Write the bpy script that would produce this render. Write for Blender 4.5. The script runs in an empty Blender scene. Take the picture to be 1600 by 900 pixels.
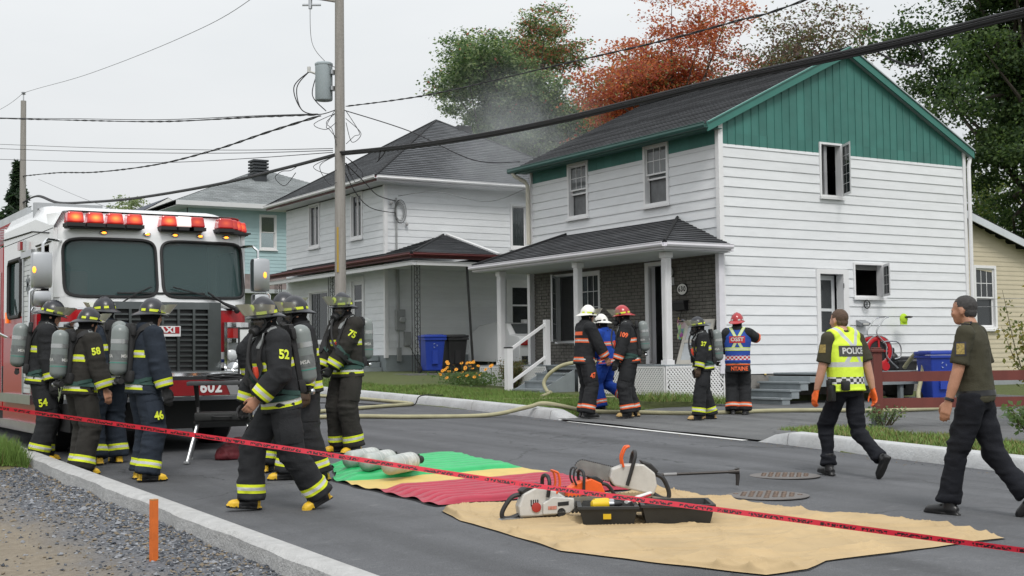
import bpy, bmesh, math, random
import numpy as np
from mathutils import Vector, Matrix, noise
from mathutils.bvhtree import BVHTree
random.seed(7); RNG = np.random.default_rng(7)
SC = bpy.context.scene
COL = SC.collection
# ---------------------------------------------------------------- camera
cam = bpy.data.cameras.new('camera'); camo = bpy.data.objects.new('camera', cam); COL.objects.link(camo)
F_PX = 2050.0; PITCH = math.atan(107 / 2050); ROLL = 0.012; YAW = math.radians(31.6); CAM_Z = 1.4
fw = Vector((math.sin(YAW) * math.cos(PITCH), math.cos(YAW) * math.cos(PITCH), math.sin(PITCH)))
rt = Vector((math.cos(YAW), -math.sin(YAW), 0)); up = rt.cross(fw)
r2 = rt * math.cos(ROLL) - up * math.sin(ROLL); u2 = rt * math.sin(ROLL) + up * math.cos(ROLL)
mw = Matrix((r2, u2, -fw)).transposed().to_4x4(); mw.translation = Vector((0, 0, CAM_Z))
camo.matrix_world = mw
cam.sensor_width = 36; cam.lens = F_PX / 1600 * 36; cam.clip_start = 0.1; cam.clip_end = 4000
SC.camera = camo
# ---------------------------------------------------------------- overcast sky and soft sun
SUN_EL, SUN_AZ = math.radians(52), math.radians(200)     # azimuth clockwise from +Y
w = bpy.data.worlds.new('World'); SC.world = w; w.use_nodes = True
nt = w.node_tree; nt.nodes.clear()
def wn(t): return nt.nodes.new(t)
sky = wn('ShaderNodeTexSky'); sky.sky_type = 'NISHITA'; sky.sun_disc = False
sky.sun_elevation = SUN_EL; sky.sun_rotation = SUN_AZ; sky.dust_density = 4; sky.air_density = 1
hs = wn('ShaderNodeHueSaturation'); hs.inputs['Saturation'].default_value = .12; hs.inputs['Value'].default_value = .085
nt.links.new(sky.outputs[0], hs.inputs['Color'])
tc = wn('ShaderNodeTexCoord'); mp = wn('ShaderNodeMapping'); mp.inputs['Scale'].default_value = (1.2, 1.2, 4.0)
nz = wn('ShaderNodeTexNoise'); nz.inputs['Scale'].default_value = 1.6; nz.inputs['Detail'].default_value = 5
nt.links.new(tc.outputs['Generated'], mp.inputs[0]); nt.links.new(mp.outputs[0], nz.inputs['Vector'])
cr = wn('ShaderNodeValToRGB'); cr.color_ramp.elements[0].position = .3; cr.color_ramp.elements[1].position = .75
cr.color_ramp.elements[0].color = (.74, .775, .80, 1); cr.color_ramp.elements[1].color = (.90, .915, .925, 1)
nt.links.new(nz.outputs['Fac'], cr.inputs[0])
mx = wn('ShaderNodeMix'); mx.data_type = 'RGBA'; mx.inputs[0].default_value = .84
nt.links.new(hs.outputs[0], mx.inputs[6]); nt.links.new(cr.outputs[0], mx.inputs[7])
bg = wn('ShaderNodeBackground'); bg.inputs['Strength'].default_value = .93
sz = wn('ShaderNodeSeparateXYZ'); nt.links.new(tc.outputs['Generated'], sz.inputs[0])      # overcast sky: brighter towards the zenith
zr = wn('ShaderNodeMapRange'); zr.inputs[3].default_value = .74; zr.inputs[4].default_value = 1.42; nt.links.new(sz.outputs[2], zr.inputs[0])
ml = wn('ShaderNodeVectorMath'); ml.operation = 'SCALE'; nt.links.new(mx.outputs[2], ml.inputs[0]); nt.links.new(zr.outputs[0], ml.inputs['Scale'])
nt.links.new(ml.outputs[0], bg.inputs['Color'])
wo = wn('ShaderNodeOutputWorld'); nt.links.new(bg.outputs[0], wo.inputs['Surface'])
sl = bpy.data.lights.new('sun', 'SUN'); sl.energy = 1.3; sl.angle = math.radians(18); sl.color = (1, .97, .93)
so = bpy.data.objects.new('sun', sl); COL.objects.link(so)
sd = Vector((math.sin(SUN_AZ) * math.cos(SUN_EL), math.cos(SUN_AZ) * math.cos(SUN_EL), math.sin(SUN_EL)))
so.rotation_euler = sd.to_track_quat('Z', 'Y').to_euler()
SC.view_settings.view_transform = 'Standard'; SC.view_settings.look = 'None'
SC.view_settings.exposure = 0.46; SC.view_settings.gamma = 1
SC.cycles.max_bounces = 6; SC.cycles.transparent_max_bounces = 12; SC.cycles.use_denoising = True
SC.cycles.volume_bounces = 0; SC.cycles.caustics_reflective = False; SC.cycles.caustics_refractive = False
# ---------------------------------------------------------------- materials
MATS = {}
def lin(r, g, b):
    f = lambda c: (c / 255 / 12.92) if c / 255 <= .04045 else ((c / 255 + .055) / 1.055) ** 2.4
    return (f(r), f(g), f(b))
class NT:
    def __init__(s, m): s.t = m.node_tree; s.t.nodes.clear()
    def n(s, typ, **kw):
        nd = s.t.nodes.new(typ)
        for k, v in kw.items():
            if k.startswith('i_'):
                key = k[2:]; key = int(key) if key.isdigit() else key.replace('_', ' ')
                nd.inputs[key].default_value = v
            else: setattr(nd, k, v)
        return nd
    def l(s, a, b): s.t.links.new(a, b)
def mathn(t, op, a, b=None, clamp=False):
    nd = t.n('ShaderNodeMath', operation=op); nd.use_clamp = clamp
    for i, v in enumerate((a, b)):
        if v is None: continue
        if isinstance(v, (int, float)): nd.inputs[i].default_value = v
        else: t.l(v, nd.inputs[i])
    return nd.outputs[0]
def mixc(t, fac, a, b, blend='MIX'):
    nd = t.n('ShaderNodeMix', data_type='RGBA', blend_type=blend)
    for i, v in ((0, fac), (6, a), (7, b)):
        if isinstance(v, (int, float)): nd.inputs[i].default_value = v
        elif isinstance(v, tuple): nd.inputs[i].default_value = (*v[:3], 1)
        else: t.l(v, nd.inputs[i])
    return nd.outputs[2]
def M(name, col=(.5, .5, .5), rough=.7, metal=0, var=.12, scale=3, bump=0, bscale=60, spec=.5, det=5,
      dirt=0, dirtcol=(.12, .10, .08), dscale=1.5, emit=0, emitcol=None, coat=0, stretch=None, trans=0, alpha=1, fn=None, coord='Object', objvar=0):
    if name in MATS: return MATS[name]
    m = bpy.data.materials.new(name); m.use_nodes = True; t = NT(m); MATS[name] = m
    out = t.n('ShaderNodeOutputMaterial'); b = t.n('ShaderNodeBsdfPrincipled')
    t.l(b.outputs[0], out.inputs[0])
    b.inputs['Roughness'].default_value = rough; b.inputs['Metallic'].default_value = metal
    b.inputs['Specular IOR Level'].default_value = spec; b.inputs['Coat Weight'].default_value = coat
    b.inputs['Coat Roughness'].default_value = .05
    if trans: b.inputs['Transmission Weight'].default_value = trans
    b.inputs['Alpha'].default_value = alpha
    tc = t.n('ShaderNodeTexCoord'); v = tc.outputs[coord]
    if stretch:
        mp = t.n('ShaderNodeMapping'); mp.inputs['Scale'].default_value = stretch; t.l(v, mp.inputs[0]); v = mp.outputs[0]
    c = col
    if var:
        nz = t.n('ShaderNodeTexNoise', i_Scale=scale, i_Detail=det, i_Roughness=.6); t.l(v, nz.inputs['Vector'])
        r = t.n('ShaderNodeMapRange'); r.inputs[1].default_value = .25; r.inputs[2].default_value = .75
        r.inputs[3].default_value = 1 - var; r.inputs[4].default_value = 1 + var; t.l(nz.outputs['Fac'], r.inputs[0])
        c = mixc(t, 1.0, col, r.outputs[0], 'MULTIPLY')
    if dirt:
        nz2 = t.n('ShaderNodeTexNoise', i_Scale=dscale, i_Detail=7, i_Roughness=.7); t.l(v, nz2.inputs['Vector'])
        r2_ = t.n('ShaderNodeMapRange'); r2_.inputs[1].default_value = .48; r2_.inputs[2].default_value = .75
        r2_.inputs[4].default_value = dirt; t.l(nz2.outputs['Fac'], r2_.inputs[0])
        c = mixc(t, r2_.outputs[0], c, dirtcol)
    if objvar: oi = t.n('ShaderNodeObjectInfo'); ro = t.n('ShaderNodeMapRange'); ro.inputs[3].default_value = 1-objvar; ro.inputs[4].default_value = 1+objvar*.6; t.l(oi.outputs['Random'], ro.inputs[0]); c = mixc(t, 1.0, c, ro.outputs[0], 'MULTIPLY')
    if fn: c = fn(t, v, c, b) or c
    if isinstance(c, tuple): b.inputs['Base Color'].default_value = (*c[:3], 1)
    else: t.l(c, b.inputs['Base Color'])
    if bump:
        nb = t.n('ShaderNodeTexNoise', i_Scale=bscale, i_Detail=4, i_Roughness=.6); t.l(v, nb.inputs['Vector'])
        bp = t.n('ShaderNodeBump', i_Strength=bump, i_Distance=.02); t.l(nb.outputs['Fac'], bp.inputs['Height'])
        t.l(bp.outputs[0], b.inputs['Normal'])
    if emit:
        b.inputs['Emission Color'].default_value = (*(emitcol or col), 1); b.inputs['Emission Strength'].default_value = emit
    return m
def glass(name, tint=(.02, .03, .03), clear=.35, rough=.02):
    if name in MATS: return MATS[name]
    m = bpy.data.materials.new(name); m.use_nodes = True; t = NT(m); MATS[name] = m
    out = t.n('ShaderNodeOutputMaterial'); g = t.n('ShaderNodeBsdfPrincipled')
    g.inputs['Base Color'].default_value = (*tint, 1); g.inputs['Roughness'].default_value = rough
    g.inputs['Specular IOR Level'].default_value = .7
    tr = t.n('ShaderNodeBsdfTransparent'); tr.inputs[0].default_value = (.75, .82, .82, 1)
    fr = t.n('ShaderNodeFresnel', i_IOR=1.5)
    f = mathn(t, 'MULTIPLY', mathn(t, 'SUBTRACT', 1.0, fr.outputs[0]), clear)
    mxs = t.n('ShaderNodeMixShader'); t.l(f, mxs.inputs[0]); t.l(g.outputs[0], mxs.inputs[1]); t.l(tr.outputs[0], mxs.inputs[2])
    t.l(mxs.outputs[0], out.inputs[0]); return m
# ---------------------------------------------------------------- mesh helpers
def root_of(o):
    while o.parent: o = o.parent
    return o
def link(o, parent=None, label=None, cat=None, group=None, kind=None):
    COL.objects.link(o)
    if parent: o.parent = parent
    if label: o['label'] = label
    if cat: o['category'] = cat
    if group: o['group'] = group
    if kind: o['kind'] = kind
    return o
def thing(name, loc, rz, label, cat, group=None):
    o = bpy.data.objects.new(name, None); o.location = loc; o.rotation_euler = (0, 0, rz); o.empty_display_size = .2
    return link(o, None, label, cat, group)
class MB:
    """collects geometry in one coordinate frame, several material slots"""
    def __init__(s): s.v = []; s.f = []; s.m = []; s.mats = []; s.uv = None; s.cur = 0; s.T = None
    def mat(s, m):
        if m not in s.mats: s.mats.append(m)
        s.cur = s.mats.index(m); return s
    def add(s, V, F):
        o = len(s.v)
        if s.T is not None: V = [s.T @ Vector(p) for p in V]
        s.v += [tuple(p) for p in V]; s.f += [tuple(i + o for i in f) for f in F]; s.m += [s.cur] * len(F); return s
    def box(s, a, b):
        x0, y0, z0 = [min(p, q) for p, q in zip(a, b)]; x1, y1, z1 = [max(p, q) for p, q in zip(a, b)]
        return s.add([(x0,y0,z0),(x1,y0,z0),(x1,y1,z0),(x0,y1,z0),(x0,y0,z1),(x1,y0,z1),(x1,y1,z1),(x0,y1,z1)],
              [(0,3,2,1),(4,5,6,7),(0,1,5,4),(1,2,6,5),(2,3,7,6),(3,0,4,7)])
    def cbox(s, c, d, rot=None, bev=0):
        hx, hy, hz = d[0]/2, d[1]/2, d[2]/2
        if bev:
            bm = bmesh.new(); bmesh.ops.create_cube(bm, size=1)
            for vv in bm.verts: vv.co = Vector((vv.co.x*d[0], vv.co.y*d[1], vv.co.z*d[2]))
            bmesh.ops.bevel(bm, geom=bm.edges[:], offset=bev, segments=2, affect='EDGES', profile=.6)
            bm.verts.ensure_lookup_table(); V = [vv.co.copy() for vv in bm.verts]; F_ = [tuple(q.index for q in f.verts) for f in bm.faces]; bm.free()
        else:
            V = [Vector((x, y, z)) for z in (-hz, hz) for x, y in ((-hx,-hy),(hx,-hy),(hx,hy),(-hx,hy))]
            F_ = [(0,3,2,1),(4,5,6,7),(0,1,5,4),(1,2,6,5),(2,3,7,6),(3,0,4,7)]
        R_ = Matrix.Identity(3)
        if rot is not None: R_ = rot if isinstance(rot, Matrix) else Matrix.Rotation(rot, 3, 'Z')
        return s.add([R_ @ v + Vector(c) for v in V], F_)
    def sweep(s, pts, rad, n=8, cap=True, upv=None, closed=False, phase=0):
        """tube along pts; rad: number, list of numbers, or list of (ra, rb)"""
        P = [Vector(p) for p in pts]; N = len(P)
        if not isinstance(rad, (list, tuple)): rad = [rad] * N
        V = []; ref = Vector(upv) if upv else None
        prev = None
        for i in range(N):
            if closed: t = (P[(i+1) % N] - P[i-1])
            else: t = (P[min(i+1, N-1)] - P[max(i-1, 0)])
            t = t.normalized() if t.length > 1e-9 else Vector((0,0,1))
            if ref is not None: a = ref
            elif prev is not None: a = prev
            else: a = Vector((0,0,1)) if abs(t.z) < .9 else Vector((1,0,0))
            b = t.cross(a)
            if b.length < 1e-6: b = t.cross(Vector((.3,.8,.5)))
            b.normalize(); a2 = b.cross(t).normalized(); prev = a2
            r = rad[i]; ra, rb = (r, r) if isinstance(r, (int, float)) else r
            for k in range(n):
                an = 2*math.pi*k/n + phase
                V.append(P[i] + a2*(math.cos(an)*ra) + b*(math.sin(an)*rb))
        F_ = []
        for i in range(N if closed else N-1):
            j = (i+1) % N
            for k in range(n):
                k2 = (k+1) % n
                F_.append((i*n+k, i*n+k2, j*n+k2, j*n+k))
        if cap and not closed:
            F_.append(tuple(range(n-1, -1, -1))); F_.append(tuple((N-1)*n+k for k in range(n)))
        return s.add(V, F_)
    def cyl(s, a, b, r, n=12, r2=None): return s.sweep([a, b], [r, r if r2 is None else r2], n)
    def lathe(s, prof, n=16, c=(0,0,0), axis=None):
        """prof list of (r, z) about z through c, or about axis Vector"""
        V = []; R_ = Vector(axis).normalized().to_track_quat('Z', 'Y').to_matrix() if axis is not None else Matrix.Identity(3)
        for r, z in prof:
            for k in range(n):
                a = 2*math.pi*k/n; V.append(R_ @ Vector((r*math.cos(a), r*math.sin(a), z)) + Vector(c))
        F_ = []
        for i in range(len(prof)-1):
            for k in range(n):
                k2 = (k+1) % n; F_.append((i*n+k, i*n+k2, (i+1)*n+k2, (i+1)*n+k))
        F_.append(tuple(range(n-1, -1, -1))); F_.append(tuple((len(prof)-1)*n+k for k in range(n)))
        return s.add(V, F_)
    def ell(s, c, r, n=14, m=9, R_=None):
        V = []; F_ = []
        for i in range(m+1):
            ph = math.pi*i/m
            for k in range(n):
                a = 2*math.pi*k/n
                p = Vector((r[0]*math.sin(ph)*math.cos(a), r[1]*math.sin(ph)*math.sin(a), r[2]*math.cos(ph)))
                if R_ is not None: p = R_ @ p
                V.append(p + Vector(c))
        for i in range(m):
            for k in range(n):
                k2 = (k+1) % n; F_.append((i*n+k, (i+1)*n+k, (i+1)*n+k2, i*n+k2))
        return s.add(V, F_)
    def prism(s, poly, d, o=(0,0,0), ax=((1,0,0),(0,0,1)), nrm=(0,1,0)):
        """polygon (a,b) extruded d along nrm"""
        A, B, N_, O = Vector(ax[0]), Vector(ax[1]), Vector(nrm), Vector(o); n = len(poly)
        V = [O + A*p[0] + B*p[1] for p in poly] + [O + A*p[0] + B*p[1] + N_*d for p in poly]
        F_ = [tuple(range(n-1, -1, -1)), tuple(range(n, 2*n))] + [(i, (i+1) % n, n+(i+1) % n, n+i) for i in range(n)]
        return s.add(V, F_)
    def sheet(s, fn, nu, nv):
        V = [fn(i/nu, j/nv) for j in range(nv+1) for i in range(nu+1)]
        F_ = [(j*(nu+1)+i, j*(nu+1)+i+1, (j+1)*(nu+1)+i+1, (j+1)*(nu+1)+i) for j in range(nv) for i in range(nu)]
        return s.add(V, F_)
    def build(s, name, m=None, parent=None, smooth=False, world=True, recalc=True, **kw):
        me = bpy.data.meshes.new(name)
        V = np.array(s.v, dtype=float).reshape(-1, 3)
        if parent is not None and world: V = V - np.array(root_of(parent).location)
        me.from_pydata(V.tolist(), [], s.f)
        mats = s.mats if s.mats else [m]
        for q in mats: me.materials.append(q)
        if len(mats) > 1: me.polygons.foreach_set('material_index', s.m)
        if recalc:
            bm = bmesh.new(); bm.from_mesh(me); bmesh.ops.recalc_face_normals(bm, faces=bm.faces[:]); bm.to_mesh(me); bm.free()
        if smooth:
            me.polygons.foreach_set('use_smooth', [True]*len(me.polygons))
            me.set_sharp_from_angle(angle=math.radians(40 if smooth is True else smooth))
        me.update()
        return link(bpy.data.objects.new(name, me), parent, **kw)
def local(mb, name, m=None, parent=None, smooth=False, **kw): return mb.build(name, m, parent, smooth, world=False, **kw)
def text_mesh(txt, size=1.0, extrude=0.0, bold=0.0, spacing=1.0, shear=0.0):
    cu = bpy.data.curves.new('txt', 'FONT'); cu.body = txt; cu.size = size; cu.extrude = extrude; cu.offset = bold
    cu.align_x = 'CENTER'; cu.align_y = 'CENTER'; cu.space_character = spacing; cu.resolution_u = 3; cu.shear = shear
    o = bpy.data.objects.new('txt', cu); COL.objects.link(o)
    dg = bpy.context.evaluated_depsgraph_get(); me = bpy.data.meshes.new_from_object(o.evaluated_get(dg))
    V = [v.co.copy() for v in me.vertices]; F_ = [tuple(p.vertices) for p in me.polygons]
    bpy.data.objects.remove(o); bpy.data.curves.remove(cu); bpy.data.meshes.remove(me)
    return V, F_
def add_text(mb, txt, o, ax, ay, size, bold=0.0, stretch=1.0, spacing=1.0):
    V, F_ = text_mesh(txt, size, 0, bold, spacing); A, B, O = Vector(ax), Vector(ay), Vector(o)
    mb.add([O + A*(v.x*stretch) + B*v.y for v in V], F_)
def ground_z(X, Y):
    return .022 * (min(Y, 75) - 4)
def sstep(a, b, x):
    t = min(1, max(0, (x-a)/(b-a))); return t*t*(3-2*t)
# ================================================================ ground, road, kerbs
def kx(Y):
    if Y < 13.4: return 12.40 - (13.4 - Y) * .11
    return 12.40 + .3 * sstep(15, 24, Y)
def y_hi(X): return min(20.35, 18.75 + max(0, X - 12.7) * .33)
def in_drive(X, Y):
    if X < kx(Y) or Y > y_hi(X): return False
    if Y < 13.9 and X < 14.0: return False
    return Y > 6 or X > 15.5
def lawn_dz(X, Y):
    u = sstep(12.6, 16, X)
    d = .13 + u * (.07 + .16 * sstep(26, 32, Y))
    if Y < 20.6:                          # falls away towards the driveway
        d -= (.10 + .10 * u) * sstep(0, 1.4, 20.6 - Y + (.0 if X < 15 else .3)) * (1 if Y > 14.2 else 0)
    return d
def terrain_z(X, Y):
    b = ground_z(X, Y)
    if X < 3.2: return b - .06 - .35 * sstep(3, -6, X)
    if X < kx(Y) + .2: return b - .12
    if in_drive(X, Y): return b - .06
    return b + lawn_dz(X, Y) - .012
def lawn_z(X, Y): return ground_z(X, Y) + lawn_dz(X, Y)
def drive_z(X, Y): return ground_z(X, Y) + .006 + .04 * sstep(12.4, 14, X)
def grass_col(t, v, c, b):
    n1 = t.n('ShaderNodeTexNoise', i_Scale=.7, i_Detail=6); t.l(v, n1.inputs['Vector'])
    n2 = t.n('ShaderNodeTexNoise', i_Scale=14, i_Detail=4); t.l(v, n2.inputs['Vector'])
    a = mixc(t, n1.outputs['Fac'], (.06, .11, .022), (.12, .15, .04))
    return mixc(t, n2.outputs['Fac'], a, (.07, .065, .03))
M_LAWN = M('lawn_soil', rough=.95, var=0, bump=.6, bscale=30, fn=grass_col)
xs = sorted(set([-3000, -1200, -500, -200, -90, -40, -20, -10] + [round(-8 + .5*i, 2) for i in range(97)] + [50, 70, 110, 200, 500, 1200, 3000]))
ys = sorted(set([-600, -200, -60, -20, -8] + [round(-6 + .5*i, 2) for i in range(100)] + [46, 50, 56, 64, 75, 90, 140, 240, 500, 1200, 3000]))
mb = MB(); NX = len(xs)
mb.add([(x, y, terrain_z(x, y)) for y in ys for x in xs],
       [(j*NX+i, j*NX+i+1, (j+1)*NX+i+1, (j+1)*NX+i) for j in range(len(ys)-1) for i in range(NX-1)])
mb.build('ground', M_LAWN, smooth=80, recalc=False, kind='structure')
# asphalt
def asphalt_fn(base, light):
    def fn(t, v, c, b):
        n1 = t.n('ShaderNodeTexNoise', i_Scale=.35, i_Detail=5, i_Roughness=.55); t.l(v, n1.inputs['Vector'])
        a = mixc(t, n1.outputs['Fac'], tuple(q*.78 for q in base), tuple(q*1.22 for q in base))
        n2 = t.n('ShaderNodeTexNoise', i_Scale=140, i_Detail=2); t.l(v, n2.inputs['Vector'])
        r = t.n('ShaderNodeMapRange'); r.inputs[1].default_value = .3; r.inputs[2].default_value = .72; r.inputs[3].default_value = .62; r.inputs[4].default_value = 1.4
        t.l(n2.outputs['Fac'], r.inputs[0]); a = mixc(t, 1.0, a, r.outputs[0], 'MULTIPLY')
        mp = t.n('ShaderNodeMapping'); mp.inputs['Scale'].default_value = (2.2, 6, 1); mp.inputs['Rotation'].default_value = (0, 0, .5); t.l(v, mp.inputs[0])
        n3 = t.n('ShaderNodeTexNoise', i_Scale=2.6, i_Detail=9, i_Roughness=.78); t.l(mp.outputs[0], n3.inputs['Vector'])
        r3 = t.n('ShaderNodeMapRange'); r3.inputs[1].default_value = .57; r3.inputs[2].default_value = .70; r3.inputs[4].default_value = .7; t.l(n3.outputs['Fac'], r3.inputs[0])
        a = mixc(t, r3.outputs[0], a, light)
        n4 = t.n('ShaderNodeTexNoise', i_Scale=1.1, i_Detail=8, i_Roughness=.7); t.l(v, n4.inputs['Vector'])
        r4 = t.n('ShaderNodeMapRange'); r4.inputs[1].default_value = .5; r4.inputs[2].default_value = .68; r4.inputs[4].default_value = .5; t.l(n4.outputs['Fac'], r4.inputs[0])
        a = mixc(t, r4.outputs[0], a, tuple(q*.55 for q in base))
        mp5 = t.n('ShaderNodeMapping'); mp5.inputs['Scale'].default_value = (1.6, .12, 1); t.l(v, mp5.inputs[0]); n5 = t.n('ShaderNodeTexNoise', i_Scale=1.1, i_Detail=4); t.l(mp5.outputs[0], n5.inputs['Vector'])
        r5 = t.n('ShaderNodeMapRange'); r5.inputs[1].default_value = .35; r5.inputs[2].default_value = .65; r5.inputs[3].default_value = .80; r5.inputs[4].default_value = 1.17; t.l(n5.outputs['Fac'], r5.inputs[0]); a = mixc(t, 1.0, a, r5.outputs[0], 'MULTIPLY')
        vo = t.n('ShaderNodeTexVoronoi', feature='DISTANCE_TO_EDGE', i_Scale=.22); wv = t.n('ShaderNodeVectorMath', operation='ADD'); n6 = t.n('ShaderNodeTexNoise', i_Scale=1.3, i_Detail=5); t.l(v, n6.inputs['Vector']); t.l(n6.outputs['Color'], wv.inputs[0]); t.l(v, wv.inputs[1]); t.l(wv.outputs[0], vo.inputs['Vector'])
        ck = mathn(t, 'MULTIPLY', mathn(t, 'LESS_THAN', vo.outputs['Distance'], .0022), .6); return mixc(t, ck, a, tuple(q*.3 for q in base))
    return fn
M_ROAD = M('asphalt', rough=.82, var=0, bump=.35, bscale=220, spec=.35, fn=asphalt_fn((.100, .103, .110), (.20, .205, .21)))
M_DRIVE = M('driveway_asphalt', rough=.9, var=0, bump=.5, bscale=90, spec=.3, fn=asphalt_fn((.125, .128, .13), (.2, .2, .2)))
mb = MB()
Ys = [-30, -10, 0] + [1 + i for i in range(48)] + [52, 58, 66, 75, 100, 160]
Ns = 14
mb.add([(3.15 + (kx(y) + .12 - 3.15)*i/Ns, y, ground_z(0, y) + .045*math.sin(math.pi*i/Ns) - .03) for y in Ys for i in range(Ns+1)],
       [(j*(Ns+1)+i, j*(Ns+1)+i+1, (j+1)*(Ns+1)+i+1, (j+1)*(Ns+1)+i) for j in range(len(Ys)-1) for i in range(Ns)])
mb.build('road', M_ROAD, smooth=80, recalc=False, kind='structure')
def road_z(X, Y):
    u = (X - 3.15) / (kx(Y) + .12 - 3.15)
    return ground_z(0, Y) + (.045*math.sin(math.pi*u) - .03 if 0 < u < 1 else -.03)
# driveway beside the green-gabled house
mb = MB()
DX = [12.40 + .35*i for i in range(38)]
rows = []
for x in DX:
    yl = 13.55 if x < 14.0 else (13.55 - min(1, (x-14.0)/.6)*7)
    rows.append([(x, yl + (y_hi(x) - yl)*j/12) for j in range(13)])
mb.add([(x, y, drive_z(x, y) + .012*math.sin(x*2.1+y)*math.sin(y*1.7)) for r_ in rows for x, y in r_],
       [(i*13+j, (i+1)*13+j, (i+1)*13+j+1, i*13+j+1) for i in range(len(DX)-1) for j in range(12)])
mb.build('driveway', M_DRIVE, smooth=80, kind='structure')
# kerbs: concrete segments
def conc_fn(t, v, c, b):
    n = t.n('ShaderNodeTexNoise', i_Scale=22, i_Detail=8, i_Roughness=.75); t.l(v, n.inputs['Vector'])
    r = t.n('ShaderNodeMapRange'); r.inputs[1].default_value = .5; r.inputs[2].default_value = .68; r.inputs[4].default_value = .55; t.l(n.outputs['Fac'], r.inputs[0])
    return mixc(t, r.outputs[0], c, (.30, .31, .32))
M_KERB = M('kerb_concrete', (.47, .48, .485), rough=.9, var=.12, scale=4, bump=.5, bscale=45, dirt=.5, dirtcol=(.27, .26, .24), dscale=1.3, fn=conc_fn)
M_KERBL = M('rough_kerb_concrete', (.42, .42, .415), rough=.95, var=.16, scale=9, bump=.9, bscale=38, dirt=.35, dirtcol=(.3, .29, .27), dscale=3)
M_WHITE_LINE = M('road_paint', (.62, .62, .61), rough=.8, var=.15, scale=20, dirt=.6, dirtcol=(.2, .2, .2), dscale=9)
def kerb_seg(parent, ys_, prof, mat, zoff):
    m_ = MB(); n = len(prof(ys_[0]))
    V = []
    for y in ys_: V += prof(y)
    F_ = [(i*n+k, i*n+(k+1) % n, (i+1)*n+(k+1) % n, (i+1)*n+k) for i in range(len(ys_)-1) for k in range(n)]
    F_ += [tuple(range(n)), tuple((len(ys_)-1)*n+k for k in range(n-1, -1, -1))]
    m_.add(V, F_); return m_.build('kerb_segment', mat, parent, smooth=35)
kr = bpy.data.objects.new('kerb', None); link(kr, kind='structure')
def prof_r(y):
    h = .135
    if 13.2 < y < 19.3: h = -.05 + .185*max(sstep(13.9, 13.2, y), sstep(18.3, 19.3, y))
    x = kx(y) + .02*math.sin(y*.9); z = ground_z(0, y) - .03
    wv = .006*math.sin(y*7.3)
    return [(x-.02, y, z-.2), (x+wv, y, z+.0), (x+.03+wv, y, z+h), (x+.06, y, z+h+.03), (x+.30, y, z+h+.035), (x+.33, y, z-.2)]
y = -8.0
while y < 60:
    L = 3.02 if y > -8 else 3.0
    kerb_seg(kr, [y + .012 + (L-.024)*i/10 for i in range(11)], prof_r, M_KERB, 0); y += L
kl = bpy.data.objects.new('kerb', None); link(kl, kind='structure')
def prof_l(y):
    z = ground_z(0, y); wob = .012*math.sin(y*3.1) + .008*math.sin(y*8.7+1)
    return [(3.30, y, z-.2), (3.285, y, z+.08), (3.265, y, z+.112), (3.245, y, z+.12), (3.12+wob*.5, y, z+.122), (3.075+wob, y, z+.095), (3.06+wob*1.5, y, z-.2)]
y = -4.0
while y < 60:
    kerb_seg(kl, [y + (6.0)*i/40 for i in range(41)], prof_l, M_KERBL, 0); y += 6.0
# flush white strip where the driveway meets the road
mb = MB()
yy = [13.9 + i*.25 for i in range(19)]
mb.add([(kx(y)+dx, y, ground_z(0, y)+dx_z) for y in yy for dx, dx_z in ((-.14, -.019), (-.02, -.017))], [(2*i, 2*i+1, 2*i+3, 2*i+2) for i in range(18)])
mb.build('driveway_edge_line', M_WHITE_LINE, kind='structure')
# ---------------------------------------------------------------- gravel verge on the left
def gravel_fn(t, v, c, b):
    n1 = t.n('ShaderNodeTexNoise', i_Scale=1.0, i_Detail=6, i_Roughness=.6); t.l(v, n1.inputs['Vector'])
    sx = t.n('ShaderNodeSeparateXYZ'); t.l(v, sx.inputs[0])
    d = mathn(t, 'ADD', mathn(t, 'MULTIPLY', sx.outputs[0], 1.5), mathn(t, 'MULTIPLY', n1.outputs['Fac'], 2.0))
    r = t.n('ShaderNodeMapRange'); r.inputs[1].default_value = 3.9; r.inputs[2].default_value = 4.8; t.l(d, r.inputs[0])
    n2 = t.n('ShaderNodeTexVoronoi', i_Scale=42); t.l(v, n2.inputs['Vector'])
    n3 = t.n('ShaderNodeTexNoise', i_Scale=18, i_Detail=5); t.l(v, n3.inputs['Vector'])
    tan = mixc(t, n3.outputs['Fac'], (.15, .12, .085), (.30, .26, .20))
    dark = mixc(t, n2.outputs['Color'], (.035, .04, .05), (.16, .17, .19), 'MIX')
    gr = mixc(t, mathn(t, 'MULTIPLY', n2.outputs['Distance'], 1.2), (.05, .055, .065), (.17, .175, .19))
    return mixc(t, r.outputs[0], tan, gr)
M_GRAV = M('gravel_dirt', rough=.95, var=0, bump=1.0, bscale=55, fn=gravel_fn)
def grav_z(x, y):
    return ground_z(0, y) - .012 - .10*sstep(2.9, .5, x) + .03*noise.noise((x*1.3, y*1.3, 0)) + .014*noise.noise((x*6, y*6, 1)) + .008*noise.noise((x*19, y*19, 4))
mb = MB(); nx, ny = 110, 300
mb.add([(3.13 - 4.0*(i/nx), 4.5 + 11.5*(j/ny), grav_z(3.13 - 4.0*i/nx, 4.5 + 11.5*j/ny)) for j in range(ny+1) for i in range(nx+1)],
       [(j*(nx+1)+i, (j+1)*(nx+1)+i, (j+1)*(nx+1)+i+1, j*(nx+1)+i+1) for j in range(ny) for i in range(nx)])
mb.build('gravel_verge', M_GRAV, smooth=80, recalc=False, kind='structure')
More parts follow.
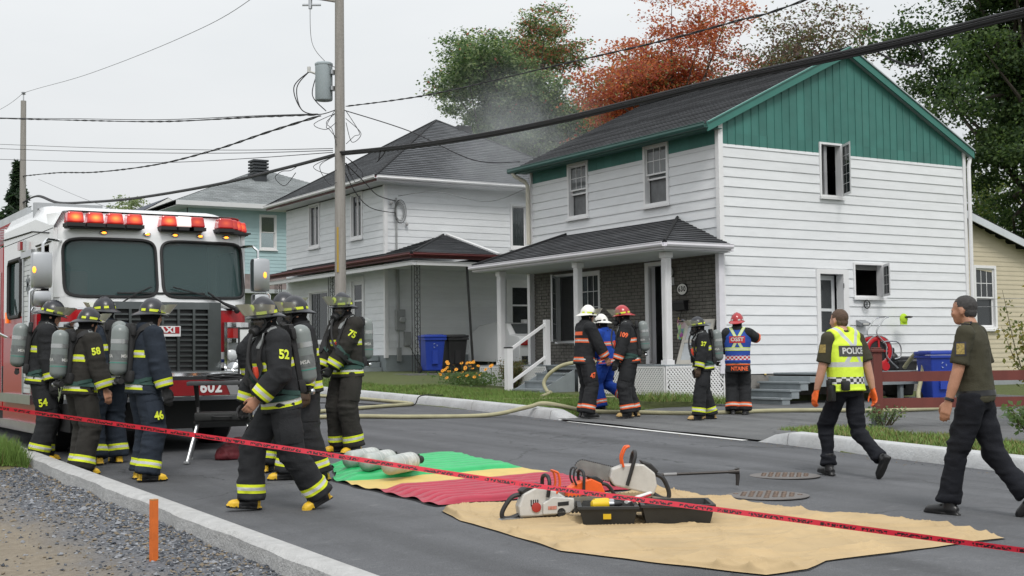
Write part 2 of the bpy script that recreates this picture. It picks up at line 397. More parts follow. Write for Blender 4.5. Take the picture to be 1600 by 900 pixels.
# loose stones
def stones(name, pts, sizes, mats_cols, label):
    V = []; F_ = []; mi = []
    base = np.array([(1,0,0),(-1,0,0),(0,1,0),(0,-1,0),(0,0,1),(0,0,-1)], float)
    tri = [(0,2,4),(2,1,4),(1,3,4),(3,0,4),(2,0,5),(1,2,5),(3,1,5),(0,3,5)]
    for i, (p, s_) in enumerate(zip(pts, sizes)):
        q = base*RNG.uniform(.55, 1.25, (6, 1))*np.array([1, RNG.uniform(.6, 1), RNG.uniform(.4, .75)])*s_
        a = RNG.uniform(0, 6.28); c_, s2 = math.cos(a), math.sin(a)
        R_ = np.array([[c_, -s2, 0], [s2, c_, 0], [0, 0, 1]]); tl = RNG.uniform(-.5, .5)
        R2_ = np.array([[1, 0, 0], [0, math.cos(tl), -math.sin(tl)], [0, math.sin(tl), math.cos(tl)]])
        q = q @ (R_ @ R2_).T + p; o = len(V); V += q.tolist(); F_ += [(a_+o, b_+o, c2+o) for a_, b_, c2 in tri]
        mi += [int(RNG.integers(0, len(mats_cols)))]*8
    me = bpy.data.meshes.new(name); me.from_pydata(V, [], F_)
    for m_ in mats_cols: me.materials.append(m_)
    me.polygons.foreach_set('material_index', mi); me.update()
    return link(bpy.data.objects.new(name, me), None, label, 'gravel', kind='stuff')
pts, sz = [], []
for _ in range(9500):
    y = 5 + 10.4*RNG.random()**1.1; x = 3.06 - abs(RNG.normal(0, .42)) if RNG.random() < .8 else 3.06 - 2.4*RNG.random()
    if x < .8: continue
    s_ = RNG.choice([.008, .012, .017, .026], p=[.35, .38, .21, .06]) * RNG.uniform(.8, 1.3)
    pts.append((x, y, grav_z(x, y) + s_*.2)); sz.append(s_)
stones('gravel', pts, sz, [M('stone_dark', (.05, .056, .068), .85), M('stone_mid', (.10, .11, .125), .85), M('stone_light', (.24, .25, .27), .8), M('stone_tan', (.19, .155, .11), .9)], 'loose dark blue grey gravel lying along the left kerb')
pts, sz = [], []
for _ in range(900):                         # grit along the road edges
    y = 6 + 26*RNG.random(); x = kx(y) - abs(RNG.normal(0, .25)) - .02
    s_ = RNG.uniform(.004, .011); pts.append((x, y, road_z(x, y) + .002)); sz.append(s_)
stones('grit', pts, sz, [MATS['stone_dark'], MATS['stone_mid'], M('dry_leaf_bit', (.25, .17, .07), .9)], 'scattered grit and leaf bits along the far kerb')
# ---------------------------------------------------------------- grass blades
M_BLADE = M('grass_blade', (.13, .215, .045), rough=.6, var=.45, scale=1.2, det=6, spec=.3)
M_BLADE2 = M('grass_blade_dry', (.20, .17, .06), rough=.7, var=.2, scale=2)
def grass(name, pts, h0, h1, label, dry=.12, lean=.5):
    n = len(pts); P = np.array(pts, float)
    h = RNG.uniform(h0, h1, n)[:, None]; a = RNG.uniform(0, 6.28, n); wd = RNG.uniform(.004, .009, n)
    side = np.stack([np.cos(a)*wd, np.sin(a)*wd, np.zeros(n)], 1)
    tip = P + np.stack([RNG.normal(0, lean, n), RNG.normal(0, lean, n), np.ones(n)], 1)*h
    V = np.stack([P - side, P + side, tip], 1).reshape(-1, 3)
    me = bpy.data.meshes.new(name); me.from_pydata(V.tolist(), [], [(3*i, 3*i+1, 3*i+2) for i in range(n)])
    me.materials.append(M_BLADE); me.materials.append(M_BLADE2)
    me.polygons.foreach_set('material_index', (RNG.random(n) < dry).astype(int)); me.update()
    return link(bpy.data.objects.new(name, me), None, label, 'grass', kind='stuff')
pts = []
while len(pts) < 52000:                      # lawn in front of both houses
    x, y = RNG.uniform(12.72, 17.2), 18.6 + 19*RNG.random()**1.25
    if x < kx(y)+.33 or in_drive(x, y) or (x > 16.1 and y < 28) or x > 14.9 + sstep(27.5, 28.5, y)*-.9: continue
    if 27.5 < y and x > 14.2 and y > 30.2: continue
    pts.append((x, y, lawn_z(x, y) - .01))
grass('grass', pts, .04, .10, 'mown green lawn between the far kerb and the porches')
pts = []
while len(pts) < 15000:                      # strip in front of the brown fence
    x, y = RNG.uniform(12.2, 14.05), RNG.uniform(7.5, 13.7)
    if x < kx(y)+.33: continue
    if x > 13.75 + .15*math.sin(y*4): continue
    pts.append((x, y, lawn_z(x, y) - .01))
grass('grass', pts, .03, .075, 'grass strip between the white kerb and the driveway at right', dry=.3)
pts = []
while len(pts) < 9000:                       # tuft on the left verge
    x, y = 3.03 - abs(RNG.normal(0, .5)), 14.9 + abs(RNG.normal(0, 1.6))
    if y < 14.85 + .25*math.sin(x*5) + (3.03-x)*.2: continue
    pts.append((x, y, ground_z(x, y) - .03 + .12*sstep(14.7, 15.6, y)))
grass('grass', pts, .10, .22, 'longer bright green grass by the left kerb', dry=.05, lean=.3)
mb = MB(); mb.sheet(lambda u, v: (3.1-3.5*u, 14.55+9*v, ground_z(0, 14.55+9*v) - .06 + .14*sstep(0, .12, v)), 12, 30)
mb.build('soil_bank', M('bank_soil', (.14, .12, .06), .95, var=.4, scale=8, bump=.8, bscale=30), smooth=80, recalc=False, kind='structure')
pts = []
for _ in range(2600):                        # weeds at the driveway corner by the lattice
    x, y = RNG.uniform(15.2, 17.2), RNG.uniform(19.6, 20.45)
    pts.append((x, y, ground_z(x, y) + .05 + .12*sstep(17.6, 15.5, x)))
grass('weeds', pts, .06, .22, 'weeds at the foot of the white lattice', dry=.25, lean=.5)
# ================================================================ house building kit
class Fr:
    """wall frame: a along the wall, n outward, z up"""
    def __init__(s, o, a, n): s.o = Vector(o); s.a = Vector(a); s.n = Vector(n)
    def P(s, a, n, z): return s.o + s.a*a + s.n*n + Vector((0, 0, z))
    def box(s, mb, a0, a1, n0, n1, z0, z1):
        V = [s.P(a, n, z) for z in (z0, z1) for a, n in ((a0, n0), (a1, n0), (a1, n1), (a0, n1))]
        mb.add(V, [(0,3,2,1),(4,5,6,7),(0,1,5,4),(1,2,6,5),(2,3,7,6),(3,0,4,7)])
def wall_pieces(a0, a1, z0, z1, holes):
    """rectangles of the wall left around holes (a0,a1,z0,z1)"""
    zs = sorted(set([z0, z1] + [min(max(h[k], z0), z1) for h in holes for k in (2, 3)])); out = []
    for zl, zh in zip(zs, zs[1:]):
        if zh - zl < 1e-4: continue
        cuts = sorted([(max(h[0], a0), min(h[1], a1)) for h in holes if h[2] < zh - 1e-5 and h[3] > zl + 1e-5 and h[1] > a0 and h[0] < a1])
        x = a0
        for c0, c1 in cuts:
            if c0 - x > .01: out.append((x, c0, zl, zh))
            x = max(x, c1)
        if a1 - x > .01: out.append((x, a1, zl, zh))
    return out
def core_wall(fr, a0, a1, z0, z1, holes, m, parent, name='wall', th=.16):
    mb = MB()
    for p in wall_pieces(a0, a1, z0, z1, holes): fr.box(mb, p[0], p[1], -th, 0, p[2], p[3])
    return mb.build(name, m, parent)
def siding(fr, a0, a1, z0, z1, pitch, holes, m, parent, lip=.024, z_top=None):
    z = z0
    while z < z1 - .02:
        zt = min(z + pitch, z1)
        for p in wall_pieces(a0, a1, z, zt, holes):
            mb = MB(); f = lambda zz: lip - (lip-.006)*(zz - z)/pitch
            jit = random.uniform(-.0015, .0015)
            A = [fr.P(p[0], .002, p[2]), fr.P(p[1], .002, p[2]), fr.P(p[1], f(p[2])+jit, p[2]), fr.P(p[0], f(p[2])+jit, p[2]),
                 fr.P(p[0], .002, p[3]), fr.P(p[1], .002, p[3]), fr.P(p[1], f(p[3])+jit, p[3]), fr.P(p[0], f(p[3])+jit, p[3])]
            mb.add(A, [(0,3,2,1),(4,5,6,7),(0,1,5,4),(1,2,6,5),(2,3,7,6),(3,0,4,7)])
            mb.build('siding_board', m, parent)
        z = zt
def window(fr, a0, a1, z0, z1, parent, kind='hung', frame=.07, m=None, gl=None, dep=.10, sill=True, grid=None):
    m = m or M_TRIM; gl = gl or M_GLASS
    mb = MB()
    for b in ((a0, a0+frame, z0, z1), (a1-frame, a1, z0, z1), (a0+frame, a1-frame, z1-frame, z1), (a0+frame, a1-frame, z0, z0+frame)):
        fr.box(mb, b[0], b[1], -dep, .045, b[2], b[3])
    wn_ = mb.build('window', m, parent)
    i0, i1, j0, j1 = a0+frame, a1-frame, z0+frame, z1-frame
    def pane(b0, b1, c0, c1, n, sash=.035, gr=None):
        mb = MB()
        for b in ((b0, b0+sash, c0, c1), (b1-sash, b1, c0, c1), (b0+sash, b1-sash, c1-sash, c1), (b0+sash, b1-sash, c0, c0+sash)):
            fr.box(mb, b[0], b[1], n-.03, n, b[2], b[3])
        if gr:
            for k in range(1, gr[0]):
                x = b0+sash+(b1-b0-2*sash)*k/gr[0]; fr.box(mb, x-.008, x+.008, n-.018, n-.004, c0+sash, c1-sash)
            for k in range(1, gr[1]):
                zz = c0+sash+(c1-c0-2*sash)*k/gr[1]; fr.box(mb, b0+sash, b1-sash, n-.019, n-.006, zz-.008, zz+.008)
        mb.build('sash', m, wn_)
        mb = MB(); fr.box(mb, b0+sash, b1-sash, n-.016, n-.012, c0+sash, c1-sash); mb.build('pane', gl, wn_)
    if kind == 'hung':
        mid = (j0+j1)/2 - .02; pane(i0, i1, mid, j1, .0, gr=grid); pane(i0, i1, j0, mid+.03, -.04)
    elif kind == 'hung_open':          # upper sash, lower sash raised, opening below
        mid = j0 + (j1-j0)*.50; pane(i0, i1, mid, j1, .0, gr=grid)
        pane(i0, i1, j0+(j1-j0)*.42, mid+.16, -.045)
    elif kind == 'fixed': pane(i0, i1, j0, j1, -.01, gr=grid)
    elif kind == 'pair':
        c = (i0+i1)/2; pane(i0, c-.02, j0, j1, -.01); pane(c+.02, i1, j0, j1, -.01)
    if sill:
        mb = MB(); fr.box(mb, a0-.04, a1+.04, .0462, .09, z0-.045, z0+.006); mb.build('sill', m, wn_)
    return wn_
def roof_slope(name, O, S, T, tlen, span, m, parent, pitch=.143, th=.02):
    """shingle courses as stepped slabs. O origin at eave, S along, T unit up-slope, span(t)->(s0,s1)"""
    O, S, T = Vector(O), Vector(S).normalized(), Vector(T).normalized(); N_ = S.cross(T).normalized()
    if N_.z < 0: N_ = -N_
    mb = MB(); t = 0; uv = []
    while t < tlen - .005:
        t1 = min(t + pitch, tlen); a, b = span(t); c, d = span(t1)
        lo = th + random.uniform(-.002, .003)
        q = [O+S*a+T*t, O+S*b+T*t, O+S*a+T*t+N_*lo, O+S*b+T*t+N_*lo, O+S*c+T*t1+N_*.005, O+S*d+T*t1+N_*.005]
        mb.add(q, [(0, 1, 3, 2), (2, 3, 5, 4)]); uv += [(a, t), (b, t), (b, t), (a, t), (a, t), (b, t), (d, t1), (c, t1)]
        t = t1
    o = mb.build(name, m, parent, recalc=False)
    ul = o.data.uv_layers.new(name='UVMap')
    ul.data.foreach_set('uv', [x for p in uv for x in p])
    # make sure faces look outward
    up_ = sum((p.normal.z for p in o.data.polygons))
    if up_ < 0: o.data.flip_normals()
    return o
def shingle_fn(base, alt):
    def fn(t, v, c, b):
        uvn = t.n('ShaderNodeUVMap'); uvn.uv_map = 'UVMap'
        br = t.n('ShaderNodeTexBrick', offset=.5, i_Scale=1.0); br.inputs['Brick Width'].default_value = .305; br.inputs['Row Height'].default_value = .143
        br.inputs['Mortar Size'].default_value = .006; br.inputs['Color1'].default_value = (*base, 1); br.inputs['Color2'].default_value = (*alt, 1)
        br.inputs['Mortar'].default_value = (base[0]*.35, base[1]*.35, base[2]*.35, 1); br.inputs['Bias'].default_value = .1
        t.l(uvn.outputs[0], br.inputs['Vector'])
        n = t.n('ShaderNodeTexNoise', i_Scale=.5, i_Detail=7, i_Roughness=.65); t.l(v, n.inputs['Vector'])
        r = t.n('ShaderNodeMapRange'); r.inputs[1].default_value = .3; r.inputs[2].default_value = .7; r.inputs[3].default_value = .72; r.inputs[4].default_value = 1.3; t.l(n.outputs['Fac'], r.inputs[0])
        c2 = mixc(t, 1.0, br.outputs['Color'], r.outputs[0], 'MULTIPLY')
        n3 = t.n('ShaderNodeTexNoise', i_Scale=90, i_Detail=2); t.l(v, n3.inputs['Vector'])
        r3 = t.n('ShaderNodeMapRange'); r3.inputs[1].default_value = .3; r3.inputs[2].default_value = .7; r3.inputs[3].default_value = .7; r3.inputs[4].default_value = 1.35; t.l(n3.outputs['Fac'], r3.inputs[0])
        return mixc(t, 1.0, c2, r3.outputs[0], 'MULTIPLY')
    return fn
M_ROOF = M('black_shingle', rough=.92, var=0, bump=.4, bscale=120, fn=shingle_fn((.035, .037, .042), (.065, .068, .074)))
M_ROOF2 = M('grey_shingle', rough=.92, var=0, bump=.4, bscale=120, fn=shingle_fn((.05, .054, .06), (.085, .09, .098)))
M_ROOF3 = M('pale_shingle', rough=.92, var=0, bump=.4, bscale=120, fn=shingle_fn((.22, .24, .245), (.32, .345, .35)))
M_WSIDE = M('white_siding', (.72, .735, .75), rough=.55, var=.05, scale=2, dirt=.16, dirtcol=(.36, .36, .35), dscale=1.1, stretch=(1, 1, 4), objvar=.06)
M_WSIDE2 = M('white_siding_b', (.70, .72, .735), rough=.6, var=.05, scale=2, dirt=.2, dirtcol=(.34, .35, .35), dscale=.9, stretch=(1, 1, 4), objvar=.05)
M_GREEN = M('green_siding', (.045, .17, .145), rough=.6, objvar=.12, var=.14, scale=2.5, dirt=.25, dirtcol=(.07, .16, .14), dscale=2)
M_GREEN_TRIM = M('green_trim', (.035, .165, .135), rough=.45, var=.1, scale=3)
M_TRIM = M('white_trim', (.74, .74, .745), rough=.5, var=.04, objvar=.04, dirt=.12, dirtcol=(.4, .4, .39), dscale=2)
M_SOFFIT = M('soffit_white', (.62, .63, .64), rough=.7, var=.05)
M_GLASS = glass('window_glass', (.05, .056, .06), .30)
M_GLASSC = glass('clear_pane', (.05, .06, .06), .75)
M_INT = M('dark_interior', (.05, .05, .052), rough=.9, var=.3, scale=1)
M_BEIGE_PIPE = M('beige_downspout', (.60, .57, .48), rough=.6, var=.06)
M_BRICK = M('grey_brown_brick', (.145, .138, .122), rough=.9, var=.28, scale=6, bump=.3, bscale=80)
M_MORTAR = M('mortar', (.07, .068, .062), rough=.95, var=.15)
M_FOUND = M('foundation_concrete', (.22, .21, .195), rough=.95, var=.25, scale=3, bump=.5, bscale=30, dirt=.5, dirtcol=(.12, .11, .10))
M_GREYPAINT = M('grey_painted_wood', (.235, .265, .28), rough=.6, objvar=.1, var=.12, scale=5, dirt=.2, dirtcol=(.13, .14, .14))
M_BLACKM = M('black_metal', (.012, .012, .013), rough=.5, var=.1)
# ================================================================ house with the green gable
H = thing('house', (17.67, 20.54, .4), 0, 'two storey white sided house with a teal green gable and dark shingled roof', 'house')
G = Fr((17.67, 20.54, 0), (1, 0, 0), (0, -1, 0)); FF = Fr((17.67, 20.54, 0), (0, 1, 0), (-1, 0, 0))
GW, FWD = 7.45, 7.15; SILL, ZB, ZE = .98, 5.72, 6.10
g_open = [(2.79, 3.46, 4.77, 5.96), (2.66, 3.47, .99, 3.15), (3.73, 4.65, 2.60, 3.37)]
f_open = [(4.67, 5.53, 4.67, 6.0), (1.64, 2.53, 4.65, 6.03)]
f_low = [(4.24, 6.15, 1.70, 3.37), (1.72, 2.45, 1.20, 3.36)]
core_wall(G, .002, GW, SILL, ZE, g_open, M_INT, H, 'gable_wall')
core_wall(FF, .17, FWD, SILL, ZE, f_open + f_low, M_INT, H, 'front_wall')
mb = MB(); mb.box((17.7, 27.55, .4), (25.1, 27.69, ZE)); mb.box((24.96, 20.72, .4), (25.12, 27.5, ZE)); mb.build('rear_wall', M_WSIDE, H)
mb = MB(); mb.box((17.9, 20.75, 3.55), (24.9, 27.5, 3.65)); mb.box((17.9, 20.75, .95), (24.9, 27.5, 1.05)); mb.build('floor_slab', M_INT, H)
mb = MB(); mb.box((19.6, 20.75, 1.06), (19.7, 27.4, 3.54)); mb.box((17.95, 24.0, 3.66), (24.9, 24.1, 6.0)); mb.build('inner_wall', M('inner_plaster', (.30, .30, .30), .9), H)
siding(G, .06, GW-.05, SILL, ZB, .2035, g_open, M_WSIDE, H)
siding(FF, .06, FWD-.02, 3.6, ZB, .2035, f_open, M_WSIDE, H)
# green vertical boards in the gable; roof height over the gable wall
RX, RZ = 21.33 - 17.67, 8.08
def roof_at(a): return 6.285 + (RZ-6.285)*(1 - abs(a-RX)/RX) if a <= RX else 6.165 + (RZ-6.165)*(1 - (a-RX)/(GW-RX))
bw_ = .218; a = .0
mb = MB(); mb.add([G.P(.002, -.14, ZE), G.P(GW, -.14, ZE), G.P(RX, -.14, RZ-.05), G.P(.002, -.01, ZE), G.P(GW, -.01, ZE), G.P(RX, -.01, RZ-.05)], [(0,1,2),(5,4,3),(0,3,4,1),(1,4,5,2),(2,5,3,0)]); mb.build('gable_core', M_INT, H)
while a < GW - .03:
    b = min(a + bw_, GW-.03)
    for p in wall_pieces(a, b, ZB, 9, [(2.79, 3.46, 4.77, 5.96)]):
        zl = max(p[2], ZB); ht = lambda q: max(roof_at(min(max(q, 0), GW)) - .03, zl + .02)
        if p[3] < 8.5:
            mb = MB(); G.box(mb, p[0]+.004, p[1]-.004, .0, .016 + random.uniform(0, .004), zl, p[3])
        else:
            mb = MB(); n1 = .016 + random.uniform(0, .004); pa, pb = p[0]+.004, p[1]-.004
            xs_ = [pa, pb] if not (pa < RX < pb) else [pa, RX, pb]
            bot = [G.P(x, n, zl) for n in (0, n1) for x in xs_]; top = [G.P(x, n, ht(x)) for n in (0, n1) for x in xs_]; k = len(xs_)
            V = bot + top; o_ = 2*k
            F_ = [tuple(range(k)) + tuple(o_+i for i in range(k-1, -1, -1)), tuple(k+i for i in range(k)) + tuple(o_+k+i for i in range(k-1, -1, -1)),
                  (0, k, o_+k, o_), (k-1, 2*k-1, o_+2*k-1, o_+k-1)] + [(o_+i, o_+i+1, o_+k+i+1, o_+k+i) for i in range(k-1)] + [(i, i+1, k+i+1, k+i) for i in range(k-1)]
            mb.add(V, F_)
        mb.build('gable_board', M_GREEN, H)
        mb = MB(); G.box(mb, p[0]-.009, p[0]+.009, .0222, .030, zl, (p[3] if p[3] < 8.5 else ht(p[0]) - .01)); mb.build('batten', M_GREEN, H)
    a = b
for i_, p in enumerate(wall_pieces(.06, FWD-.05, ZB+.002, ZE, f_open)):
    aa = p[0]
    while aa < p[1]-.02:
        bb = min(aa+.3, p[1]); mb = MB(); FF.box(mb, aa+.002, bb-.002, .0, .014, p[2], p[3]); mb.build('frieze_board', M_GREEN, H); aa = bb
# corner posts
for (fr, a0, a1, n0, n1, z0, z1) in ((G, -.062, .058, .002, .05, SILL-.02, 6.26), (FF, -.002, .058, .002, .062, 3.6, 6.12), (G, GW-.05, GW+.04, .002, .05, SILL-.02, 6.2), (FF, FWD-.02, FWD+.04, .002, .05, SILL, 6.1)):
    mb = MB(); fr.box(mb, a0, a1, n0, n1, z0, z1); mb.build('corner_post', M_TRIM, H)
# windows
M_GLASSP = glass('pale_pane', (.17, .18, .185), .18)
for q_ in f_open: window(FF, *q_, H, 'hung_open', grid=(3, 2), gl=M_GLASSP); mb = MB(); FF.box(mb, q_[0]+.07, q_[1]-.07, -.13, -.12, q_[2]+.07, q_[2]+.75); mb.build('curtain', M('grey_net', (.16, .165, .17), .9, var=.4, scale=3), H)
def casement(fr, a0, a1, z0, z1, parent, hinge, ang, fixed=False, grid=None, wsash=None):
    fmm = MB(); f = .045
    for b in ((a0, a0+f, z0, z1), (a1-f, a1, z0, z1), (a0+f, a1-f, z1-f, z1), (a0+f, a1-f, z0, z0+f)): fr.box(fmm, b[0], b[1], -.12, .05, b[2], b[3])
    wn_ = fmm.build('window', M_TRIM, parent)
    mb = MB(); fr.box(mb, a0-.02, a1+.05, .052, .085, z0-.05, z0+.004); mb.build('sill', M_TRIM, wn_)
    W_ = wsash or (a1-a0-2*f); d = -1 if hinge == 'r' else 1; h0 = (a1-f*.5) if hinge == 'r' else (a0+f*.5)
    ca, sa = math.cos(ang), math.sin(ang)
    def Q(u, tck, z): return fr.P(h0 + d*(u*ca) - d*tck*sa*0, .055 + u*sa + tck*ca, z)
    mb = MB(); s_ = .055
    def qb(u0, u1, c0, c1, t0=0, t1=.035):
        V = [Q(u, t_, z) for z in (c0, c1) for u, t_ in ((u0, t0), (u1, t0), (u1, t1), (u0, t1))]
        mb.add(V, [(0,3,2,1),(4,5,6,7),(0,1,5,4),(1,2,6,5),(2,3,7,6),(3,0,4,7)])
    zz0, zz1 = z0+.03, z1-.03
    for b in ((0, s_, zz0, zz1), (W_-s_, W_, zz0, zz1), (s_, W_-s_, zz1-s_, zz1), (s_, W_-s_, zz0, zz0+s_)): qb(*b)
    if grid:
        for k in range(1, grid[0]): u = s_+(W_-2*s_)*k/grid[0]; qb(u-.005, u+.005, zz0+s_, zz1-s_, .012, .022)
        for k in range(1, grid[1]): zc = zz0+s_+(zz1-zz0-2*s_)*k/grid[1]; qb(s_, W_-s_, zc-.005, zc+.005, .013, .023)
    mb.build('open_sash', M_TRIM, wn_)
    mb = MB(); qb(s_, W_-s_, zz0+s_, zz1-s_, .016, .019); mb.build('pane', M_GLASSC, wn_)
    return wn_
w1 = casement(G, *g_open[0], H, 'r', math.radians(62), grid=(2, 5), wsash=.56)
mb = MB(); G.box(mb, 3.02, 3.1, -.11, -.06, 4.83, 5.9); mb.build('sash', M('sash_grey', (.35, .35, .36), .5), w1)
w2 = casement(G, *g_open[2], H, 'r', math.radians(55), grid=(2, 3), wsash=.60)
mb = MB(); G.box(mb, 3.78, 4.6, -.115, -.10, 3.22, 3.325); mb.build('blind', M('grey_blind', (.22, .22, .21), .8), w2)
# side door: frame and inward-open panelled door
mb = MB(); a0, a1, z0, z1 = g_open[1]
for b in ((a0-.05, a0+.05, z0, z1+.05), (a1-.07, a1+.09, z0, z1+.05), (a0+.05, a1-.07, z1-.05, z1+.05)): G.box(mb, b[0], b[1], -.16, .055, b[2], b[3])
dr = mb.build('door', M_TRIM, H)
mb = MB()
def leaf(fr, h, u0, u1, z0, z1, t0, t1, ang, sgn):
    ca, sa = math.cos(ang), math.sin(ang)
    V = [fr.P(h + sgn*(u*ca), -.14 - u*sa - t_, z) for z in (z0, z1) for u, t_ in ((u0, t0), (u1, t0), (u1, t1), (u0, t1))]
    return V, [(0,3,2,1),(4,5,6,7),(0,1,5,4),(1,2,6,5),(2,3,7,6),(3,0,4,7)]
for u0, u1, c0, c1 in ((0, .1, 1.0, 3.08), (.58, .68, 1.0, 3.08), (.1, .58, 2.98, 3.08), (.1, .58, 2.3, 2.36), (.1, .58, 1.75, 1.85), (.1, .58, 1.0, 1.75)): mb.add(*leaf(G, a0+.06, u0, u1, c0, c1, 0, .04, .12, 1))
mb.build('door_leaf', M('door_white', (.6, .62, .63), .5), dr)
mb = MB(); mb.add(*leaf(G, a0+.06, .1, .58, 2.36, 2.98, .015, .02, .12, 1)); mb.add(*leaf(G, a0+.06, .1, .58, 1.85, 2.3, .015, .02, .12, 1)); mb.build('pane', M_GLASS, dr)
mb = MB()
for z in (1.4, 2.8): G.box(mb, a1-.085, a1-.06, .055, .07, z, z+.1)
mb.build('hinge', M('steel', (.4, .4, .41), .35, metal=1), dr)
# roof
TS = Vector((21.33-17.27, 0, RZ-6.09)); TL = TS.length
roof_slope('roof', (17.27, 20.40, 6.09), (0, 1, 0), TS, TL, lambda t: (0, 7.60), M_ROOF, H)
TS2 = Vector((-(25.30-21.33), 0, RZ-6.09)); roof_slope('roof', (25.30, 20.40, 6.09), (0, 1, 0), TS2, TS2.length, lambda t: (0, 7.60), M_ROOF, H)
mb = MB()
for s in (0,):
    mb.sweep([(21.33, 20.39 + .38*i, 8.105) for i in range(21)], .03, 6)
mb.build('ridge_cap', M_ROOF2, H)
# under-roof decking, soffit, fascia, gutters, rake boards
mb = MB(); mb.add([(17.27,20.42,6.02),(17.27,28.0,6.02),(21.33,28.0,8.01),(21.33,20.42,8.01),(25.28,28.0,6.02),(25.28,20.42,6.02),(17.27,20.42,6.085),(17.27,28.0,6.085),(21.33,28.0,8.075),(21.33,20.42,8.075),(25.28,28.0,6.085),(25.28,20.42,6.085)],
    [(0,1,2,3),(3,2,4,5),(6,9,8,7),(9,11,10,8),(0,6,7,1),(5,4,10,11),(0,3,9,6),(3,5,11,9),(1,7,8,2),(2,8,10,4)]); mb.build('roof_deck', M('wood_dark', (.06, .05, .045), .9), H)
mb = MB(); mb.box((17.29, 20.42, 6.0), (17.66, 27.95, 6.012)); mb.build('soffit', M('green_soffit', (.05, .13, .11), .6), H)
mb = MB(); mb.box((17.25, 20.38, 5.96), (17.268, 28.0, 6.085)); mb.build('fascia', MATS['green_soffit'], H)
gp = [(0, 0), (-.10, .005), (-.125, .05), (-.115, .10), (-.128, .115), (-.12, .122), (-.105, .11), (-.105, .05), (-.09, .02), (0, .02)]
mb = MB(); mb.prism([(17.25 + p[0], 5.985 + p[1]) for p in gp], 7.66, (0, 20.37, 0), ((1, 0, 0), (0, 0, 1)), (0, 1, 0)); mb.build('gutter', M('green_gutter', (.022, .085, .072), .45, var=.15), H)
def rake(x0, z0, x1, z1, y, d, t, m, nm):
    mb = MB(); V = []
    for yy in (y, y+d):
        V += [(x0, yy, z0), (x1, yy, z1), (x1, yy, z1-t), (x0, yy, z0-t)]
    mb.add(V, [(0,1,2,3),(7,6,5,4),(0,4,5,1),(1,5,6,2),(2,6,7,3),(3,7,4,0)]); mb.build(nm, m, H)
for (x0, x1, z1) in ((17.24, 21.33, 8.09), (25.33, 21.33, 8.09)):
    rake(x0, 6.085, x1, z1, 20.37, .035, .17, M_GREEN_TRIM, 'rake_board')
    rake(x0, 6.115, x1, z1+.03, 20.34, .08, .028, M('drip_edge', (.05, .19, .16), .4) if x0 < 20 else M('drip_edge_grey', (.42, .45, .47), .4, metal=.3), 'drip_edge')
    rake(x0+(.06 if x0 < 20 else -.06), 5.96+.005, x1, z1-.135, 20.406, .12, .012, M_GREEN_TRIM if x0 < 20 else M('rake_soffit', (.25, .30, .30), .6), 'rake_soffit')
mb = MB(); mb.sweep([(25.30, 20.46, 5.98), (25.26, 20.46, 5.86), (25.20, 20.44, 5.74), (25.2, 20.44, 4.5), (25.2, 20.44, 1.0)], [.045]*5, 8); mb.build('downspout', M_TRIM, H, smooth=True)
mb = MB(); mb.sweep([(17.20, 27.86, 6.0), (17.24, 27.84, 5.92), (17.5, 27.76, 5.78), (17.56, 27.74, 5.68), (17.57, 27.74, 4.2)], [.05]*5, 8); mb.build('downspout', M_BEIGE_PIPE, H, smooth=True)
# foundation on the driveway side
mb = MB(); mb.sheet(lambda u, v: G.P(7.45*u, .012 + .02*noise.noise((u*30, v*4, 0)), .15 + (SILL-.17)*v), 60, 10); mb.build('foundation', M_FOUND, H, smooth=True)
mb = MB(); G.box(mb, .02, 1.05, .03, .30, .40, .45); mb.build('foundation_ledge', M('white_ledge', (.6, .6, .6), .6), H)
mb = MB()
for (a, w_) in ((.62, .12), (1.1, .06)): mb.ell(G.P(a, .03, .965), (w_*.5, .02, .018), 8, 5)
mb.build('foam_sealant', M('yellow_foam', (.5, .36, .12), .9), H)
# ---------------------------------------------------------------- porch of the same house
core = core_wall(FF, .06, FWD-.02, 1.18, 3.5, f_low, M_MORTAR, H, 'brick_backing', th=.04); core.location.x -= .012
mb = MB(); z = 1.20; row = 0; rb = random.Random(3)
while z < 3.47:
    a = -.105*(row % 2) + .06
    while a < FWD-.05:
        for p in wall_pieces(max(a, .06), min(a+.198, FWD-.04), z, z+.062, f_low):
            if p[1]-p[0] > .02: FF.box(mb, p[0], p[1], .018, .030 + rb.uniform(0, .006), p[2], p[3])
        a += .212
    z += .0765; row += 1
mb.build('brickwork', M_BRICK, H, kind='stuff')
mb = MB(); mb.box((16.15, 20.50, 1.10), (17.62, 27.74, 1.17)); mb.box((16.3, 20.7, .5), (16.34, 27.6, 1.1)); mb.build('porch_floor_frame', M_GREYPAINT, H)
for i in range(51):
    y0 = 20.48 + i*.1427; mb = MB(); mb.box((16.11, y0+.004, 1.172), (17.61, y0+.139, 1.198)); mb.build('deck_board', M_GREYPAINT, H)
